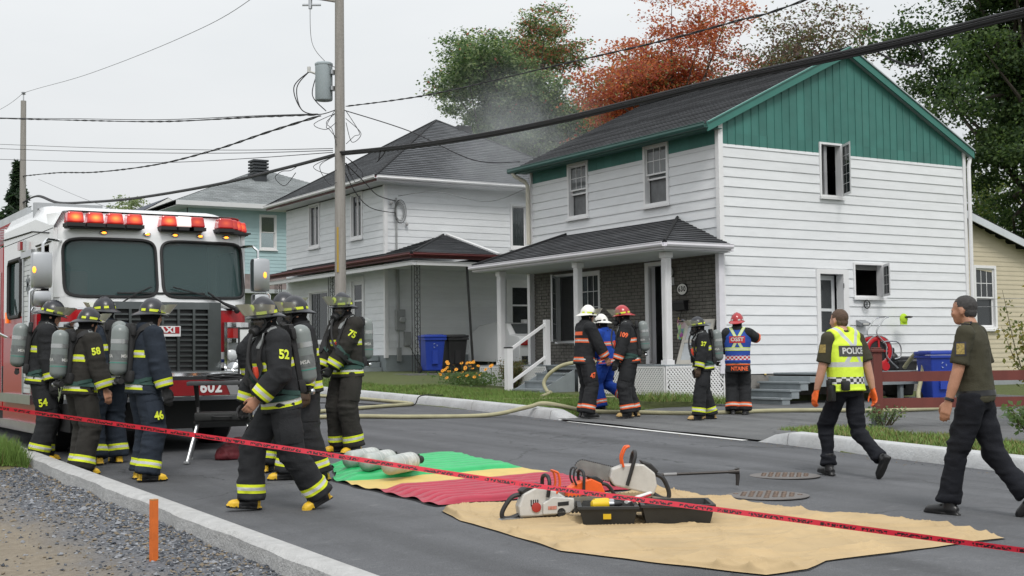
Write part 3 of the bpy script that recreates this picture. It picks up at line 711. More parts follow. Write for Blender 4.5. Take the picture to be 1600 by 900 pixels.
def lattice(fr, a0, a1, zf0, zf1, ztop, nm='lattice_panel'):
    """diagonal white lattice; bottom height runs from zf0 to zf1"""
    mb = MB(); zb = min(zf0, zf1); st = .082; w_ = .033; hgt = ztop - zb
    def clip(p, q, n):
        pts = []
        for k in range(9): pts.append((p[0]+(q[0]-p[0])*k/8, p[1]+(q[1]-p[1])*k/8))
        pts = [c for c in pts if a0 <= c[0] <= a1 and c[1] >= zf0 + (zf1-zf0)*(c[0]-a0)/(a1-a0)]
        if len(pts) < 2: return
        (xa, za), (xb, zb_) = pts[0], pts[-1]; d = w_*.7071
        s = 1 if (zb_-za)*(xb-xa) > 0 else -1
        V = [fr.P(x, nn, z) for nn in (n, n+.006) for x, z in ((xa+d*.5, za - s*d*.5), (xb+d*.5, zb_ - s*d*.5), (xb-d*.5, zb_ + s*d*.5), (xa-d*.5, za + s*d*.5))]
        mb.add(V, [(0,1,2,3),(7,6,5,4),(0,4,5,1),(1,5,6,2),(2,6,7,3),(3,7,4,0)])
    a = a0 - hgt
    while a < a1:
        clip((a, zb), (a+hgt, ztop), .0); clip((a+hgt, zb), (a, ztop), .008); a += st
    p_ = mb.build(nm, M('lattice_white', (.74, .74, .74), .5, var=.04), H)
    mb = MB()
    for x in (a0, a1-.03):
        zl = zf0 + (zf1-zf0)*(x-a0)/(a1-a0); fr.box(mb, x, x+.03, -.004, .018, zl, ztop)
    fr.box(mb, a0+.03, a1-.03, -.004, .018, ztop-.03, ztop); mb.build('frame', M_TRIM, p_)
PF = Fr((16.13, 20.50, 0), (0, 1, 0), (-1, 0, 0)); PR = Fr((16.13, 20.48, 0), (1, 0, 0), (0, -1, 0))
lattice(PF, 0, 3.0, .56, .52, 1.165); lattice(PF, 4.3, 7.24, .56, .62, 1.165); lattice(PR, 0.0, 1.5, .52, .36, 1.165)
for y_ in (20.62, 23.73, 27.0):
    mb = MB(); mb.box((16.23, y_-.07, 1.2), (16.37, y_+.07, 3.44))
    for k in range(4):
        q = -.051 + k*.034; mb.box((16.22, y_+q-.009, 1.32), (16.2295, y_+q+.009, 3.30)); mb.box((16.3+q-.009, y_-.08, 1.32), (16.3+q+.009, y_-.0705, 3.30))
    mb.box((16.205, y_-.095, 1.2), (16.395, y_+.095, 1.29)); mb.box((16.205, y_-.095, 3.33), (16.395, y_+.095, 3.44))
    mb.build('porch_post', M_TRIM, H)
mb = MB(); mb.box((17.50, 20.425, 1.0), (17.64, 20.535, 3.47)); mb.build('porch_post', M('post_lilac_white', (.66, .65, .69), .5), H)
mb = MB(); mb.box((17.50, 27.6, 1.2), (17.66, 27.72, 3.47)); mb.build('porch_post', M_TRIM, H)
EX, EY0, EY1, EZ = 15.95, 20.22, 27.78, 3.60
mb = MB(); mb.box((EX+.03, EY0+.03, 3.45), (17.66, EY1-.03, 3.462)); mb.build('porch_ceiling', M_SOFFIT, H)
mb = MB(); mb.box((EX+.02, EY0+.02, 3.47), (17.64, EY1-.02, 3.56)); mb.build('porch_beam', M_TRIM, H)
for (a, b) in (((EX, EY0, 3.47), (EX+.018, EY1, 3.60)), ((EX+.02, EY0, 3.47), (17.72, EY0+.018, 3.60)), ((EX+.02, EY1-.018, 3.47), (17.66, EY1, 3.60))):
    mb = MB(); mb.box(a, b); mb.build('porch_fascia', M('fascia_lilac_white', (.66, .645, .68), .5, var=.05), H)
mb = MB(); mb.prism([(EX + p[0]*.8, 3.515 + p[1]*.8) for p in gp], EY1-EY0+.06, (0, EY0-.03, 0), ((1, 0, 0), (0, 0, 1)), (0, 1, 0)); mb.prism([(EY0 + p[0]*.8, 3.515 + p[1]*.8) for p in gp], 1.70, (EX+.0, 0, 0), ((0, 1, 0), (0, 0, 1)), (1, 0, 0)); mb.build('gutter', MATS['fascia_lilac_white'], H)
ptop = 4.30; run = 17.66-EX; T1 = Vector((run, 0, ptop-3.6)); L1 = T1.length
roof_slope('porch_roof', (EX, EY0, 3.6), (0, 1, 0), T1, L1, lambda t: (1.70*t/L1, EY1-EY0-1.62*t/L1), M_ROOF, H)
T2 = Vector((0, 1.70, ptop-3.6)); L2 = T2.length
roof_slope('porch_roof', (EX, EY0, 3.6), (1, 0, 0), T2, L2, lambda t: (run*t/L2, run), M_ROOF, H)
T3 = Vector((0, -1.62, ptop-3.6)); L3 = T3.length
roof_slope('porch_roof', (EX, EY1, 3.6), (1, 0, 0), T3, L3, lambda t: (run*t/L3, run), M_ROOF, H)
mb = MB(); mb.sweep([(EX+run*t, EY0+1.70*t, 3.63+(ptop-3.6)*t) for t in (0, .25, .5, .75, 1)], .035, 6); mb.build('hip_cap', M_ROOF, H)
mb = MB(); mb.sweep([(EX+run*t, EY1-1.62*t, 3.63+(ptop-3.6)*t) for t in (0, .25, .5, .75, 1)], .035, 6); mb.build('hip_cap', M_ROOF, H)
# porch window: open casement at left and gridded pane
wp = window(FF, 4.24, 5.15, 1.70, 3.37, H, 'fixed', grid=(3, 4))
mb = MB()
for b in ((5.15, 5.2, 1.7, 3.37), (6.09, 6.15, 1.7, 3.37), (5.2, 6.09, 3.31, 3.37), (5.2, 6.09, 1.7, 1.76)): FF.box(mb, b[0], b[1], -.1, .045, b[2], b[3])
wo_ = mb.build('window', M_TRIM, H)
mb = MB(); O5 = Vector((17.63, 26.64, 0)); dv = Vector((-.55, -.62, 0)).normalized(); nv = Vector((-dv.y, dv.x, 0))
def sb(u0, u1, c0, c1, t0=0, t1=.035):
    mb.add([O5 + dv*u + nv*t_ + Vector((0, 0, z)) for z in (c0, c1) for u, t_ in ((u0, t0), (u1, t0), (u1, t1), (u0, t1))], [(0,3,2,1),(4,5,6,7),(0,1,5,4),(1,2,6,5),(2,3,7,6),(3,0,4,7)])
for b in ((0, .06, 1.74, 3.33), (.74, .8, 1.74, 3.33), (.06, .74, 3.27, 3.33), (.06, .74, 1.74, 1.8)): sb(*b)
for k in range(1, 4): sb(.06, .74, 1.8+1.47*k/4-.007, 1.8+1.47*k/4+.007, .012, .022)
mb.build('open_sash', M_TRIM, wo_)
mb = MB(); sb(.06, .74, 1.8, 3.27, .015, .018); mb.build('pane', M_GLASSC, wo_)
# front door
mb = MB()
for b in ((1.66, 1.74, 1.2, 3.42), (2.40, 2.52, 1.2, 3.42), (1.74, 2.40, 3.34, 3.42)): FF.box(mb, b[0], b[1], -.15, .05, b[2], b[3])
fd = mb.build('door', M_TRIM, H)
mb = MB(); V, F_ = leaf(FF, 1.76, 0, .66, 1.22, 3.33, 0, .045, .62, 1); mb.add(V, F_); mb.build('door_leaf', M('door_lilac', (.55, .53, .56), .5), fd)
mb = MB(); mb.ell(FF.P(2.25, -.5, 2.1), (.03, .03, .03), 8, 6); mb.build('door_knob', MATS['steel'], fd)
mb = MB(); FF.box(mb, 2.36, 2.40, -.02, .03, 1.25, 3.3); mb.build('hinge_strip', M('steel_dull', (.35, .35, .35), .5), fd)
# plaque, letter box, lamp
plq = thing('house_number_plaque', FF.P(1.22, .04, 2.78), 0, 'white oval plaque reading 630 on the grey brick wall', 'plaque')
def oval(rx, rz, n0, n1, k=28):
    mb = MB(); mb.prism([(rx*math.cos(2*math.pi*i/k), rz*math.sin(2*math.pi*i/k)) for i in range(k)], n1-n0, FF.P(1.22, n0, 2.78), ((0, 1, 0), (0, 0, 1)), (-1, 0, 0)); return mb
oval(.175, .135, .04, .055).build('rim', M_BLACKM, plq); oval(.155, .115, .055, .06).build('face', M('plaque_white', (.75, .74, .7), .5), plq)
mb = MB(); add_text(mb, '630', FF.P(1.22, .062, 2.78), (0, -1, 0), (0, 0, 1), .15, .006, 1.0, 1.15); mb.build('number', M_BLACKM, plq, recalc=False)
lb = thing('letter_box', FF.P(1.24, .04, 2.42), 0, 'black metal letter box below the oval number plaque', 'letter box')
mb = MB(); mb.prism([(0, 0), (.10, .02), (.13, .16), (.12, .20), (0, .21)], .40, FF.P(1.04, .04, 2.32), ((-1, 0, 0), (0, 0, 1)), (0, 1, 0)); mb.build('box', M_BLACKM, lb)
mb = MB(); mb.prism([(0, .212), (.13, .20), (.14, .17), (.15, .17), (.14, .215), (0, .23)], .44, FF.P(1.02, .04, 2.32), ((-1, 0, 0), (0, 0, 1)), (0, 1, 0)); mb.build('lid', M_BLACKM, lb)
mb = MB(); mb.sweep([FF.P(1.24, .06, 2.32), FF.P(1.24, .10, 2.22), FF.P(1.26, .11, 2.10)], .008, 6); mb.build('hook', M_BLACKM, lb)
fb = thing('flyer_bag', FF.P(1.2, .05, 1.85), 0, 'clear plastic bag of flyers hanging under the black letter box', 'bag')
def bagf(u, v): return FF.P(1.38-.36*u, .07 + .05*math.sin(math.pi*u)*math.sin(math.pi*min(1, v*1.1)) + .01*math.sin(u*17+v*9), 1.72 + .36*v)
mb = MB(); mb.sheet(bagf, 12, 12); mb.sheet(lambda u, v: (bagf(1-u, v)[0]+.03, bagf(1-u, v)[1], bagf(1-u, v)[2]), 12, 12)
def flyer(t, v, c, b):
    n = t.n('ShaderNodeTexVoronoi', i_Scale=9); t.l(v, n.inputs['Vector'])
    return mixc(t, .45, n.outputs['Color'], (.28, .27, .22))
mb.build('bag', M('flyers', (.4, .4, .3), .3, var=0, fn=flyer), fb, smooth=True)
mb = MB(); mb.sweep([FF.P(1.37, .07, 2.07), FF.P(1.3, .1, 2.18), FF.P(1.26, .11, 2.11)], .012, 6); mb.sweep([FF.P(1.03, .07, 2.07), FF.P(1.15, .1, 2.13), FF.P(1.26, .11, 2.11)], .012, 6); mb.build('handle', MATS['flyers'], fb)
wl = thing('porch_lamp', FF.P(1.62, .04, 3.1), 0, 'small white wall lamp beside the open front door', 'lamp')
mb = MB(); mb.ell(FF.P(1.56, .12, 3.16), (.09, .09, .12)); mb.build('globe', M('lamp_glass', (.6, .6, .58), .25), wl, smooth=True)
mb = MB(); FF.box(mb, 1.5, 1.62, .035, .10, 2.88, 3.05); mb.build('bracket', M_TRIM, wl)
# porch steps with railing
st = thing('porch_steps', (15.6, 24.2, .55), 0, 'grey wooden steps with a white railing up to the porch', 'steps')
for k in range(3):
    x1 = 16.11 - .3*k; zt = 1.03 - .17*k
    mb = MB(); mb.box((x1-.31, 23.62, zt-.035), (x1, 24.75, zt)); mb.build('tread', M_GREYPAINT, st)
    mb = MB(); mb.box((x1-.29, 23.65, zt-.17), (x1-.27, 24.72, zt-.037)); mb.build('riser', M_GREYPAINT, st)
for y_ in (23.63, 24.72):
    mb = MB(); mb.prism([(16.10, 1.1), (16.10, .45), (15.2, .45), (15.2, .66)], .03, (0, y_-.015, 0), ((1, 0, 0), (0, 0, 1)), (0, 1, 0)); mb.build('stringer', M_GREYPAINT, st)
rl = thing('stair_railing', (15.25, 24.85, .55), 0, 'white metal stair railing with square posts beside the porch steps', 'railing')
PB, PT = Vector((15.18, 24.86, .55)), Vector((16.2, 24.86, 1.2))
mb = MB(); mb.box((15.11, 24.79, .52), (15.25, 24.93, 1.58)); mb.build('post', M_TRIM, rl)
mb = MB(); mb.box((15.105, 24.785, 1.581), (15.255, 24.935, 1.61)); mb.build('post_cap', M_BLACKM, rl)
mb = MB(); mb.box((16.14, 24.80, 1.2), (16.26, 24.92, 2.22)); mb.build('post', M_TRIM, rl)
mb = MB(); mb.sweep([(15.18, 24.86, 1.52), (16.2, 24.86, 2.14)], [(.045, .03)]*2, 4, phase=.785); mb.build('rail', M_TRIM, rl)
mb = MB(); mb.sweep([(15.18, 24.86, .78), (16.2, 24.86, 1.40)], [(.045, .03)]*2, 4, phase=.785); mb.build('rail', M_TRIM, rl)
# screen door leaning on the porch wall
sd_ = thing('storm_door', (17.25, 21.1, 1.2), 0, 'beige aluminium storm door leaning against the porch wall', 'door')
sd_.rotation_euler = (0, math.radians(20), math.radians(4))
def L(mb, a, b): mb.box(a, b)
mb = MB()
for b in ((-.42, -.33, 0, .98), (.33, .42, 0, .98), (-.33, .33, .9, .98), (-.33, .33, 0, .09), (-.33, .33, .47, .54)): mb.box((0, b[0], b[2]), (.03, b[1], b[3]))
local(mb, 'frame', M('beige_aluminium', (.50, .48, .43), .5, var=.1), sd_)
for z0, z1 in ((.09, .47), (.54, .90)):
    mb = MB(); mb.box((.012, -.33, z0), (.018, .33, z1)); local(mb, 'pane', M('frosted_pane', (.42, .45, .47), .15), sd_)
# side platform and steps
sp = thing('side_landing', (20.5, 19.9, .4), 0, 'grey wooden landing with steps under the side door', 'steps')
for i in range(10):
    y0 = 19.26 + i*.127; mb = MB(); mb.box((19.0, y0+.004, .965), (22.55 if i < 4 else 21.75, y0+.123, 1.0)); mb.build('deck_board', M_GREYPAINT, sp)
mb = MB(); mb.box((18.98, 19.22, .72), (22.56, 19.255, .962)); mb.build('skirt', M_GREYPAINT, sp)
mb = MB(); mb.box((22.50, 19.3, .72), (22.53, 19.76, .962)); mb.build('skirt', M_GREYPAINT, sp)
for x_ in (20.0, 21.4, 22.45):
    mb = MB(); mb.box((x_, 19.27, .3), (x_+.09, 19.36, .72)); mb.build('post', M_GREYPAINT, sp)
for k in range(4):
    x1 = 19.0 - .25*k; zt = .83 - .155*k
    if k: mb = MB(); mb.box((x1-.27, 19.22, zt-.035+.155), (x1+.02, 20.45, zt+.155)); mb.build('tread', M_GREYPAINT, sp)
    mb = MB(); mb.box((x1-.22, 19.235, zt-.02-.0), (x1-.02, 20.43, zt+.118) if k else (x1-.02, 20.43, .93)); mb.build('riser', M_GREYPAINT, sp)
mb = MB(); mb.box((17.95, 19.2, .33), (18.6, 20.45, .37)); mb.build('tread', M_GREYPAINT, sp)
# ---------------------------------------------------------------- beige annex on the right
A = thing('annex', (25.2, 21.2, .4), 0, 'beige sided lean-to annex right of the white house', 'annex')
AF = Fr((25.14, 21.2, 0), (1, 0, 0), (0, -1, 0)); M_BEIGE = M('beige_vinyl', (.56, .50, .37), .6, var=.06, scale=2, dirt=.12, dirtcol=(.35, .31, .22))
aw = [(1.02, 1.84, 1.92, 3.48)]
core_wall(AF, 0, 5.5, .9, 2.92, aw, M_BEIGE, A); core_wall(AF, 0, 4.55, 2.921, 3.48, aw, M_BEIGE, A)
mb = MB(); mb.add([AF.P(0, n, z) for n in (-.16, -.001) for z in (3.49, 4.86)] + [AF.P(5.5, n, 2.95) for n in (-.16, -.001)] , [(0,1,4),(2,5,3),(1,3,5,4),(0,4,5,2)]); mb.build('wall', M_BEIGE, A)
def annex_top(a): return 4.88 - .298*a
z = .9
while z < 4.7:
    zt = z + .112; amax = min(5.5, (4.82 - zt)/.298)
    if amax > .1:
        for p in wall_pieces(0, amax, z, zt, aw):
            mb = MB(); AF.box(mb, p[0], p[1], .002, .012 + .0, p[2]+.006, p[3]); AF.box(mb, p[0], p[1], .0122, .02, p[2], p[2]+.05 if p[2]+.05 < p[3] else p[3]); mb.build('siding_board', M_BEIGE, A)
    z = zt
window(AF, 1.02, 1.84, 1.92, 3.48, A, 'hung', grid=(3, 2), gl=M_GLASS)
mb = MB(); AF.box(mb, 0, 5.5, -.1, .015, .3, .9); mb.build('foundation', M('annex_base', (.28, .30, .31), .8, var=.15), A)
mb = MB(); V = [AF.P(a, n, annex_top(a)+dz) for n in (.30, .33) for a, dz in ((-.02, .02), (5.7, .02), (5.7, -.16), (-.02, -.16))]; mb.add(V, [(0,1,2,3),(7,6,5,4),(0,4,5,1),(1,5,6,2),(2,6,7,3),(3,7,4,0)]); mb.build('rake_board', M('annex_trim', (.55, .58, .61), .5), A)
mb = MB(); V = [AF.P(a, n, annex_top(a)+dz) for n in (-5, .32) for a, dz in ((.03, .05), (5.7, .05), (5.7, .022), (.03, .022))]; mb.add(V, [(0,1,2,3),(7,6,5,4),(0,4,5,1),(1,5,6,2),(2,6,7,3),(3,7,4,0)]); mb.build('roof', M_ROOF2, A)
# ================================================================ second house
H2 = thing('house', (16.75, 34.2, .9), 0, 'white sided house with a grey hip roof and red trimmed carport', 'house')
A2 = Fr((16.75, 34.2, 0), (0, 1, 0), (-1, 0, 0)); B2 = Fr((16.75, 34.2, 0), (1, 0, 0), (0, -1, 0)); W2 = 7.6
o2a = [(1.50, 2.33, 5.0, 6.41), (4.72, 5.60, 4.98, 6.41), (1.48, 2.3, 1.6, 3.75), (4.0, 5.6, 1.9, 3.6)]
o2b = [(4.24, 4.86, 4.70, 6.08), (4.15, 5.0, 1.35, 3.65)]
core_wall(A2, .17, W2, 1.48, 6.55, o2a, M_INT, H2, 'front_wall'); core_wall(B2, .002, W2, 1.48, 6.55, o2b, M_INT, H2, 'side_wall')
mb = MB(); mb.box((16.9, 41.6, 1), (24.2, 41.75, 6.5)); mb.box((24.2, 34.4, 1), (24.35, 41.7, 6.5)); mb.box((17, 34.4, 3.9), (24.1, 41.5, 4.0)); mb.build('rear_wall', M_WSIDE2, H2)
siding(A2, .06, W2-.02, 1.48, 6.4, .2035, o2a, M_WSIDE2, H2, lip=.018); siding(B2, .06, W2-.02, 1.48, 6.45, .2035, o2b, M_WSIDE2, H2, lip=.018)
mb = MB(); B2.box(mb, -.05, .058, .002, .045, 1.4, 6.5); A2.box(mb, -.002, .058, .002, .05, 1.4, 6.5); mb.build('corner_post', M_TRIM, H2)
mb = MB(); A2.box(mb, 0, W2, -.1, .01, .7, 1.48); B2.box(mb, .012, W2, -.1, .01, .7, 1.48); mb.build('foundation', M('grey_foundation', (.22, .25, .26), .8, var=.12), H2)
for o_ in o2a[:2]: window(A2, *o_, H2, 'pair')
window(B2, *o2b[0], H2, 'fixed', gl=M_GLASSC)
mb = MB(); mb.sheet(lambda u, v: B2.P(4.3+.5*u, -.14+.025*math.sin(u*30), 4.75+1.3*v), 40, 1); mb.build('curtain', M('grey_curtain', (.35, .38, .36), .9), H2, smooth=80)
def door2(fr, o_, parent):
    mb = MB(); a0, a1, z0, z1 = o_
    for b in ((a0-.08, a0+.03, z0, z1+.1), (a1-.03, a1+.08, z0, z1+.1), (a0+.03, a1-.03, z1-.02, z1+.1)): fr.box(mb, b[0], b[1], -.1, .05, b[2], b[3])
    d_ = mb.build('door', M_TRIM, parent)
    mb = MB()
    for b in ((a0+.03, a0+.15, z0, z1-.02), (a1-.15, a1-.03, z0, z1-.02), (a0+.15, a1-.15, z1-.14, z1-.02), (a0+.15, a1-.15, z0, z0+.95)): fr.box(mb, b[0], b[1], -.03, .0, b[2], b[3])
    zz = z0+.95+(z1-z0-1.09)*.55; fr.box(mb, a0+.15, a1-.15, -.031, .001, zz-.025, zz+.025)
    mb.build('door_leaf', M_TRIM, d_)
    mb = MB(); fr.box(mb, a0+.15, a1-.15, -.02, -.012, z0+.95, z1-.14); mb.build('pane', M_GLASS, d_)
door2(A2, o2a[2], H2); door2(B2, o2b[1], H2); window(A2, *o2a[3], H2, 'fixed')
# hip roof
ex0, ey0, ex1, ey1, ez = 16.22, 33.7, 24.9, 42.3, 6.60; ax_, ay_, az_ = 20.5, 38.0, 9.22
def hip(nm, p0, p1, apex, m, parent):
    p0, p1, ap = Vector(p0), Vector(p1), Vector(apex); S = (p1-p0); Ls = S.length; S.normalize()
    s_a = (ap-p0).dot(S); foot = p0 + S*s_a; T = ap-foot; tl = T.length
    roof_slope(nm, p0, S, T, tl, lambda t: (s_a*t/tl, Ls-(Ls-s_a)*t/tl), m, parent)
c4 = [(ex0, ey0, ez), (ex1, ey0, ez), (ex1, ey1, ez), (ex0, ey1, ez)]
for i in range(4): hip('roof', c4[i], c4[(i+1) % 4], (ax_, ay_, az_), M_ROOF2, H2)
for i in range(4):
    mb = MB(); p = Vector(c4[i]); q = Vector((ax_, ay_, az_)); mb.sweep([p.lerp(q, k/6)+Vector((0, 0, .022)) for k in range(7)], .035, 6); mb.build('hip_cap', M_ROOF2, H2)
M_RED = M('dark_red_trim', (.10, .018, .018), .5, var=.12)
mb = MB(); mb.box((ex0+.02, ey0+.02, ez-.16), (ex1-.02, ey1-.02, ez-.145)); mb.build('soffit', M_SOFFIT, H2)
for a, b in (((ex0, ey0, ez-.14), (ex0+.02, ey1, ez)), ((ex0+.021, ey0, ez-.14), (ex1, ey0+.02, ez))):
    mb = MB(); mb.box(a, b); mb.build('fascia', M_RED if a[0] == ex0 and b[0] < 17 else MATS['fascia_lilac_white'], H2)
mb = MB(); mb.prism([(ex0 + p[0]*.9, ez-.085 + p[1]*.8) for p in gp], ey1-ey0+.1, (0, ey0-.1, 0), ((1, 0, 0), (0, 0, 1)), (0, 1, 0)); mb.build('gutter', M_TRIM, H2)
mb = MB(); mb.prism([(ey0 + p[0]*.9, ez-.085 + p[1]*.8) for p in gp], ex1-ex0, (ex0, 0, 0), ((0, 1, 0), (0, 0, 1)), (1, 0, 0)); mb.build('gutter', M_TRIM, H2)
vt = thing('roof_vent', (21.25, 37.6, 8.9), 0, 'black louvred roof vent on the hip roof', 'roof vent')
mb = MB()
for k in range(4): mb.box((20.95+.02*k, 37.3+.02*k, 8.55+.13*k), (21.55-.02*k, 37.9-.02*k, 8.63+.13*k))
mb.box((21.02, 37.37, 8.3), (21.48, 37.83, 9.0)); mb.build('louvres', M_BLACKM, vt)
# carport / wrap-around porch roof
CX, CY, CE = 15.95, 31.0, 4.17; cpk = 5.02; cx1 = 18.65
runx = cx1-CX; T = Vector((runx, 0, cpk-CE)); tl = T.length; lim = (16.74-CX)/runx*tl
roof_slope('carport_roof', (CX, CY, CE), (0, 1, 0), T, tl, lambda t: (3.18*t/tl, 3.18), M_ROOF2, H2)
roof_slope('porch_roof', (CX, 34.18, CE), (0, 1, 0), T, lim, lambda t: (0, 7.5-.8*t/lim), M_ROOF2, H2)
T = Vector((0, 3.18, cpk-CE)); tl2 = T.length
roof_slope('carport_roof', (CX, CY, CE), (1, 0, 0), T, tl2, lambda t: (runx*t/tl2, runx+.12), M_ROOF2, H2)
mb = MB(); mb.sweep([(CX+runx*t, CY+3.18*t, CE+.02+(cpk-CE)*t) for t in (0, .3, .6, 1)], .04, 6); mb.build('hip_cap', M_ROOF2, H2)
mb = MB(); mb.sweep([(cx1+.13, CY+3.16*t, CE+.03+(cpk-CE)*t) for t in (.06, .5, 1)], [(.03, .09)]*3, 4, phase=.785); mb.build('rake_flashing', M_TRIM, H2)
mb = MB(); mb.box((CX+.02, CY+.02, CE-.20), (22.0, 34.17, CE-.185)); mb.box((CX+.02, 34.17, CE-.20), (16.74, 41.65, CE-.185)); mb.build('carport_ceiling', M_SOFFIT, H2)
mb = MB(); mb.box((cx1+.2, CY+.03, CE-.02), (22.0, 34.16, CE+.05)); mb.build('flat_roof', M_ROOF2, H2)
for a, b in (((CX, CY, CE-.12), (CX+.018, 41.68, CE)), ((CX+.02, CY, CE-.12), (22.0, CY+.018, CE))):
    mb = MB(); mb.box(a, b); mb.build('carport_fascia', M_RED, H2)
for a, b in (((CX+.05, CY+.05, CE-.30), (CX+.17, 41.6, CE-.201)), ((CX+.18, CY+.05, CE-.30), (22.0, CY+.17, CE-.201))):
    mb = MB(); mb.box(a, b); mb.build('carport_beam', M_TRIM, H2)
mb = MB(); mb.prism([(CX + p[0], CE-.06 + p[1]*.75) for p in gp], 10.7, (0, CY-.1, 0), ((1, 0, 0), (0, 0, 1)), (0, 1, 0)); mb.prism([(CY + p[0], CE-.06 + p[1]*.75) for p in gp], 6.0, (CX, 0, 0), ((0, 1, 0), (0, 0, 1)), (1, 0, 0)); mb.build('gutter', M_RED, H2)
def iron_post(x, y, z0, z1, dx=0, wide=.16):
    mb = MB()
    for u in (-wide/2, 0, wide/2):
        for v in ((-wide/2, wide/2) if u else (0,)):
            if u == 0: continue
            mb.cyl((x+u, y+v, z0), (x+u+dx, y+v, z1), .012, 6)
    n = 7
    for k in range(n):
        za = z0 + (z1-z0)*k/n; zb_ = z0+(z1-z0)*(k+1)/n
        mb.sweep([(x-wide/2, y-wide/2, za), (x+wide/2+dx*k/n, y-wide/2, (za+zb_)/2), (x-wide/2, y-wide/2, zb_)], .007, 5)
        mb.sweep([(x+wide/2, y-wide/2, za), (x-wide/2, y-wide/2, (za+zb_)/2), (x+wide/2, y-wide/2, zb_)], .007, 5)
    mb.build('iron_post', M_BLACKM, H2)
iron_post(16.2, 31.25, 1.0, CE-.3); iron_post(16.1, 36.6, 1.0, CE-.3, wide=.13); iron_post(16.1, 40.9, 1.0, CE-.3, wide=.16)
mb = MB(); mb.sweep([(17.78, 31.25, CE-.3), (17.95, 31.25, 1.0)], .035, 8); mb.build('iron_post', M_BLACKM, H2)
mb = MB(); mb.box((15.9, 31, .86), (24, 34.1, .965)); mb.box((15.6, 34.1, .9), (16.7, 41.6, 1.0)); mb.build('carport_slab', M('slab_concrete', (.16, .16, .155), .9, var=.2), H2)
for k in range(3):
    mb = MB(); mb.box((15.75-.0, 34.6+.0, 1.0+.16*k), (16.7, 36.8-.0, 1.155+.16*k)) if k == 2 else mb.box((15.35+.2*k, 34.4+.1*k, .98+.16*k), (16.7, 36.9, 1.135+.16*k)); mb.build('entry_step', MATS['grey_foundation'], H2)
# meter and conduit
mt = thing('electric_meter', (17.12, 34.1, 2.2), 0, 'grey electric meter box with conduit under the carport', 'electric meter')
mb = MB(); B2.box(mb, .27, .55, .04, .16, 2.2, 2.8); mb.build('box', M('meter_grey', (.28, .29, .29), .5, var=.1), mt)
mb = MB(); mb.lathe([(.10, 0), (.10, .05), (.085, .08), (.0, .09)], 18, B2.P(.45, .16, 2.5), (0, -1, 0)); mb.build('dial', M('meter_glass', (.35, .36, .36), .1), mt, smooth=True)
mb = MB(); mb.sweep([B2.P(.36, .07, 2.8), B2.P(.36, .07, 4.0)], .045, 8); mb.sweep([B2.P(.38, .07, 2.2), B2.P(.38, .07, 1.5)], .025, 8); mb.build('conduit', MATS['meter_grey'], mt, smooth=True)
mb = MB(); B2.box(mb, .55, .75, .04, .12, 1.75, 2.15); B2.box(mb, .33, .45, .03, .1, 1.3, 1.7); mb.build('junction_box', MATS['meter_grey'], mt)
mb = MB(); mb.sweep([B2.P(.72, .08, 1.75), B2.P(.85, .3, 1.3), B2.P(1.0, .5, .97)], .012, 6); mb.build('cable', M_BLACKM, mt)
# service mast on the upper corner
ms = thing('service_mast', (16.95, 34.1, 5.2), 0, 'service mast with coiled cables on the upper corner wall', 'service mast')
mb = MB(); mb.cyl(B2.P(.32, .08, 4.55), B2.P(.32, .08, 6.05), .03, 8); mb.build('pipe', MATS['meter_grey'], ms, smooth=True)
for k in range(4):
    mb = MB(); c0 = B2.P(.42, .09, 5.65); rr = (.28+.05*k)*.8
    mb.sweep([c0 + Vector((math.cos(t)*rr*.55, -.02*k, math.sin(t)*rr)) for t in [2*math.pi*i/18 for i in range(18)]], .009, 5, closed=True); mb.build('cable_loop', M_BLACKM if k % 2 else MATS['meter_grey'], ms, smooth=True)
mb = MB()
for q in ((.05, 6.0), (.3, 6.05), (.55, 5.4)): mb.ell(B2.P(q[0]+.1, .1, q[1]-.1), (.05, .05, .06), 8, 6)
mb.build('insulator', MATS['steel_dull'], ms)
# far door: stair rail
sr = thing('stair_railing', (20.8, 33.4, .95), 0, 'white picket stair railing at the far side door', 'railing')
mb = MB(); mb.sweep([(19.6, 33.3, 1.55), (20.9, 33.3, 2.35), (22.1, 33.3, 2.35)], [(.045, .035)]*3, 4, phase=.785); mb.sweep([(19.6, 33.3, .95), (20.9, 33.3, 1.65), (22.1, 33.3, 1.65)], [(.035, .03)]*3, 4, phase=.785); mb.build('rail', M_TRIM, sr)
for k in range(18):
    x = 19.65 + k*.14; zl = .95 + (x-19.6)*.54 if x < 20.9 else 1.65; mb = MB(); mb.box((x-.018, 33.28, zl), (x+.018, 33.32, zl+.66)); mb.build('baluster', M_TRIM, sr)
mb = MB(); mb.box((20.84, 33.22, .95), (20.96, 33.38, 2.5)); mb.build('post', M_TRIM, sr)
mb = MB(); mb.box((20.3, 33.35, .96), (22.1, 34.1, 1.32)); mb.build('landing', MATS['grey_foundation'], sr)
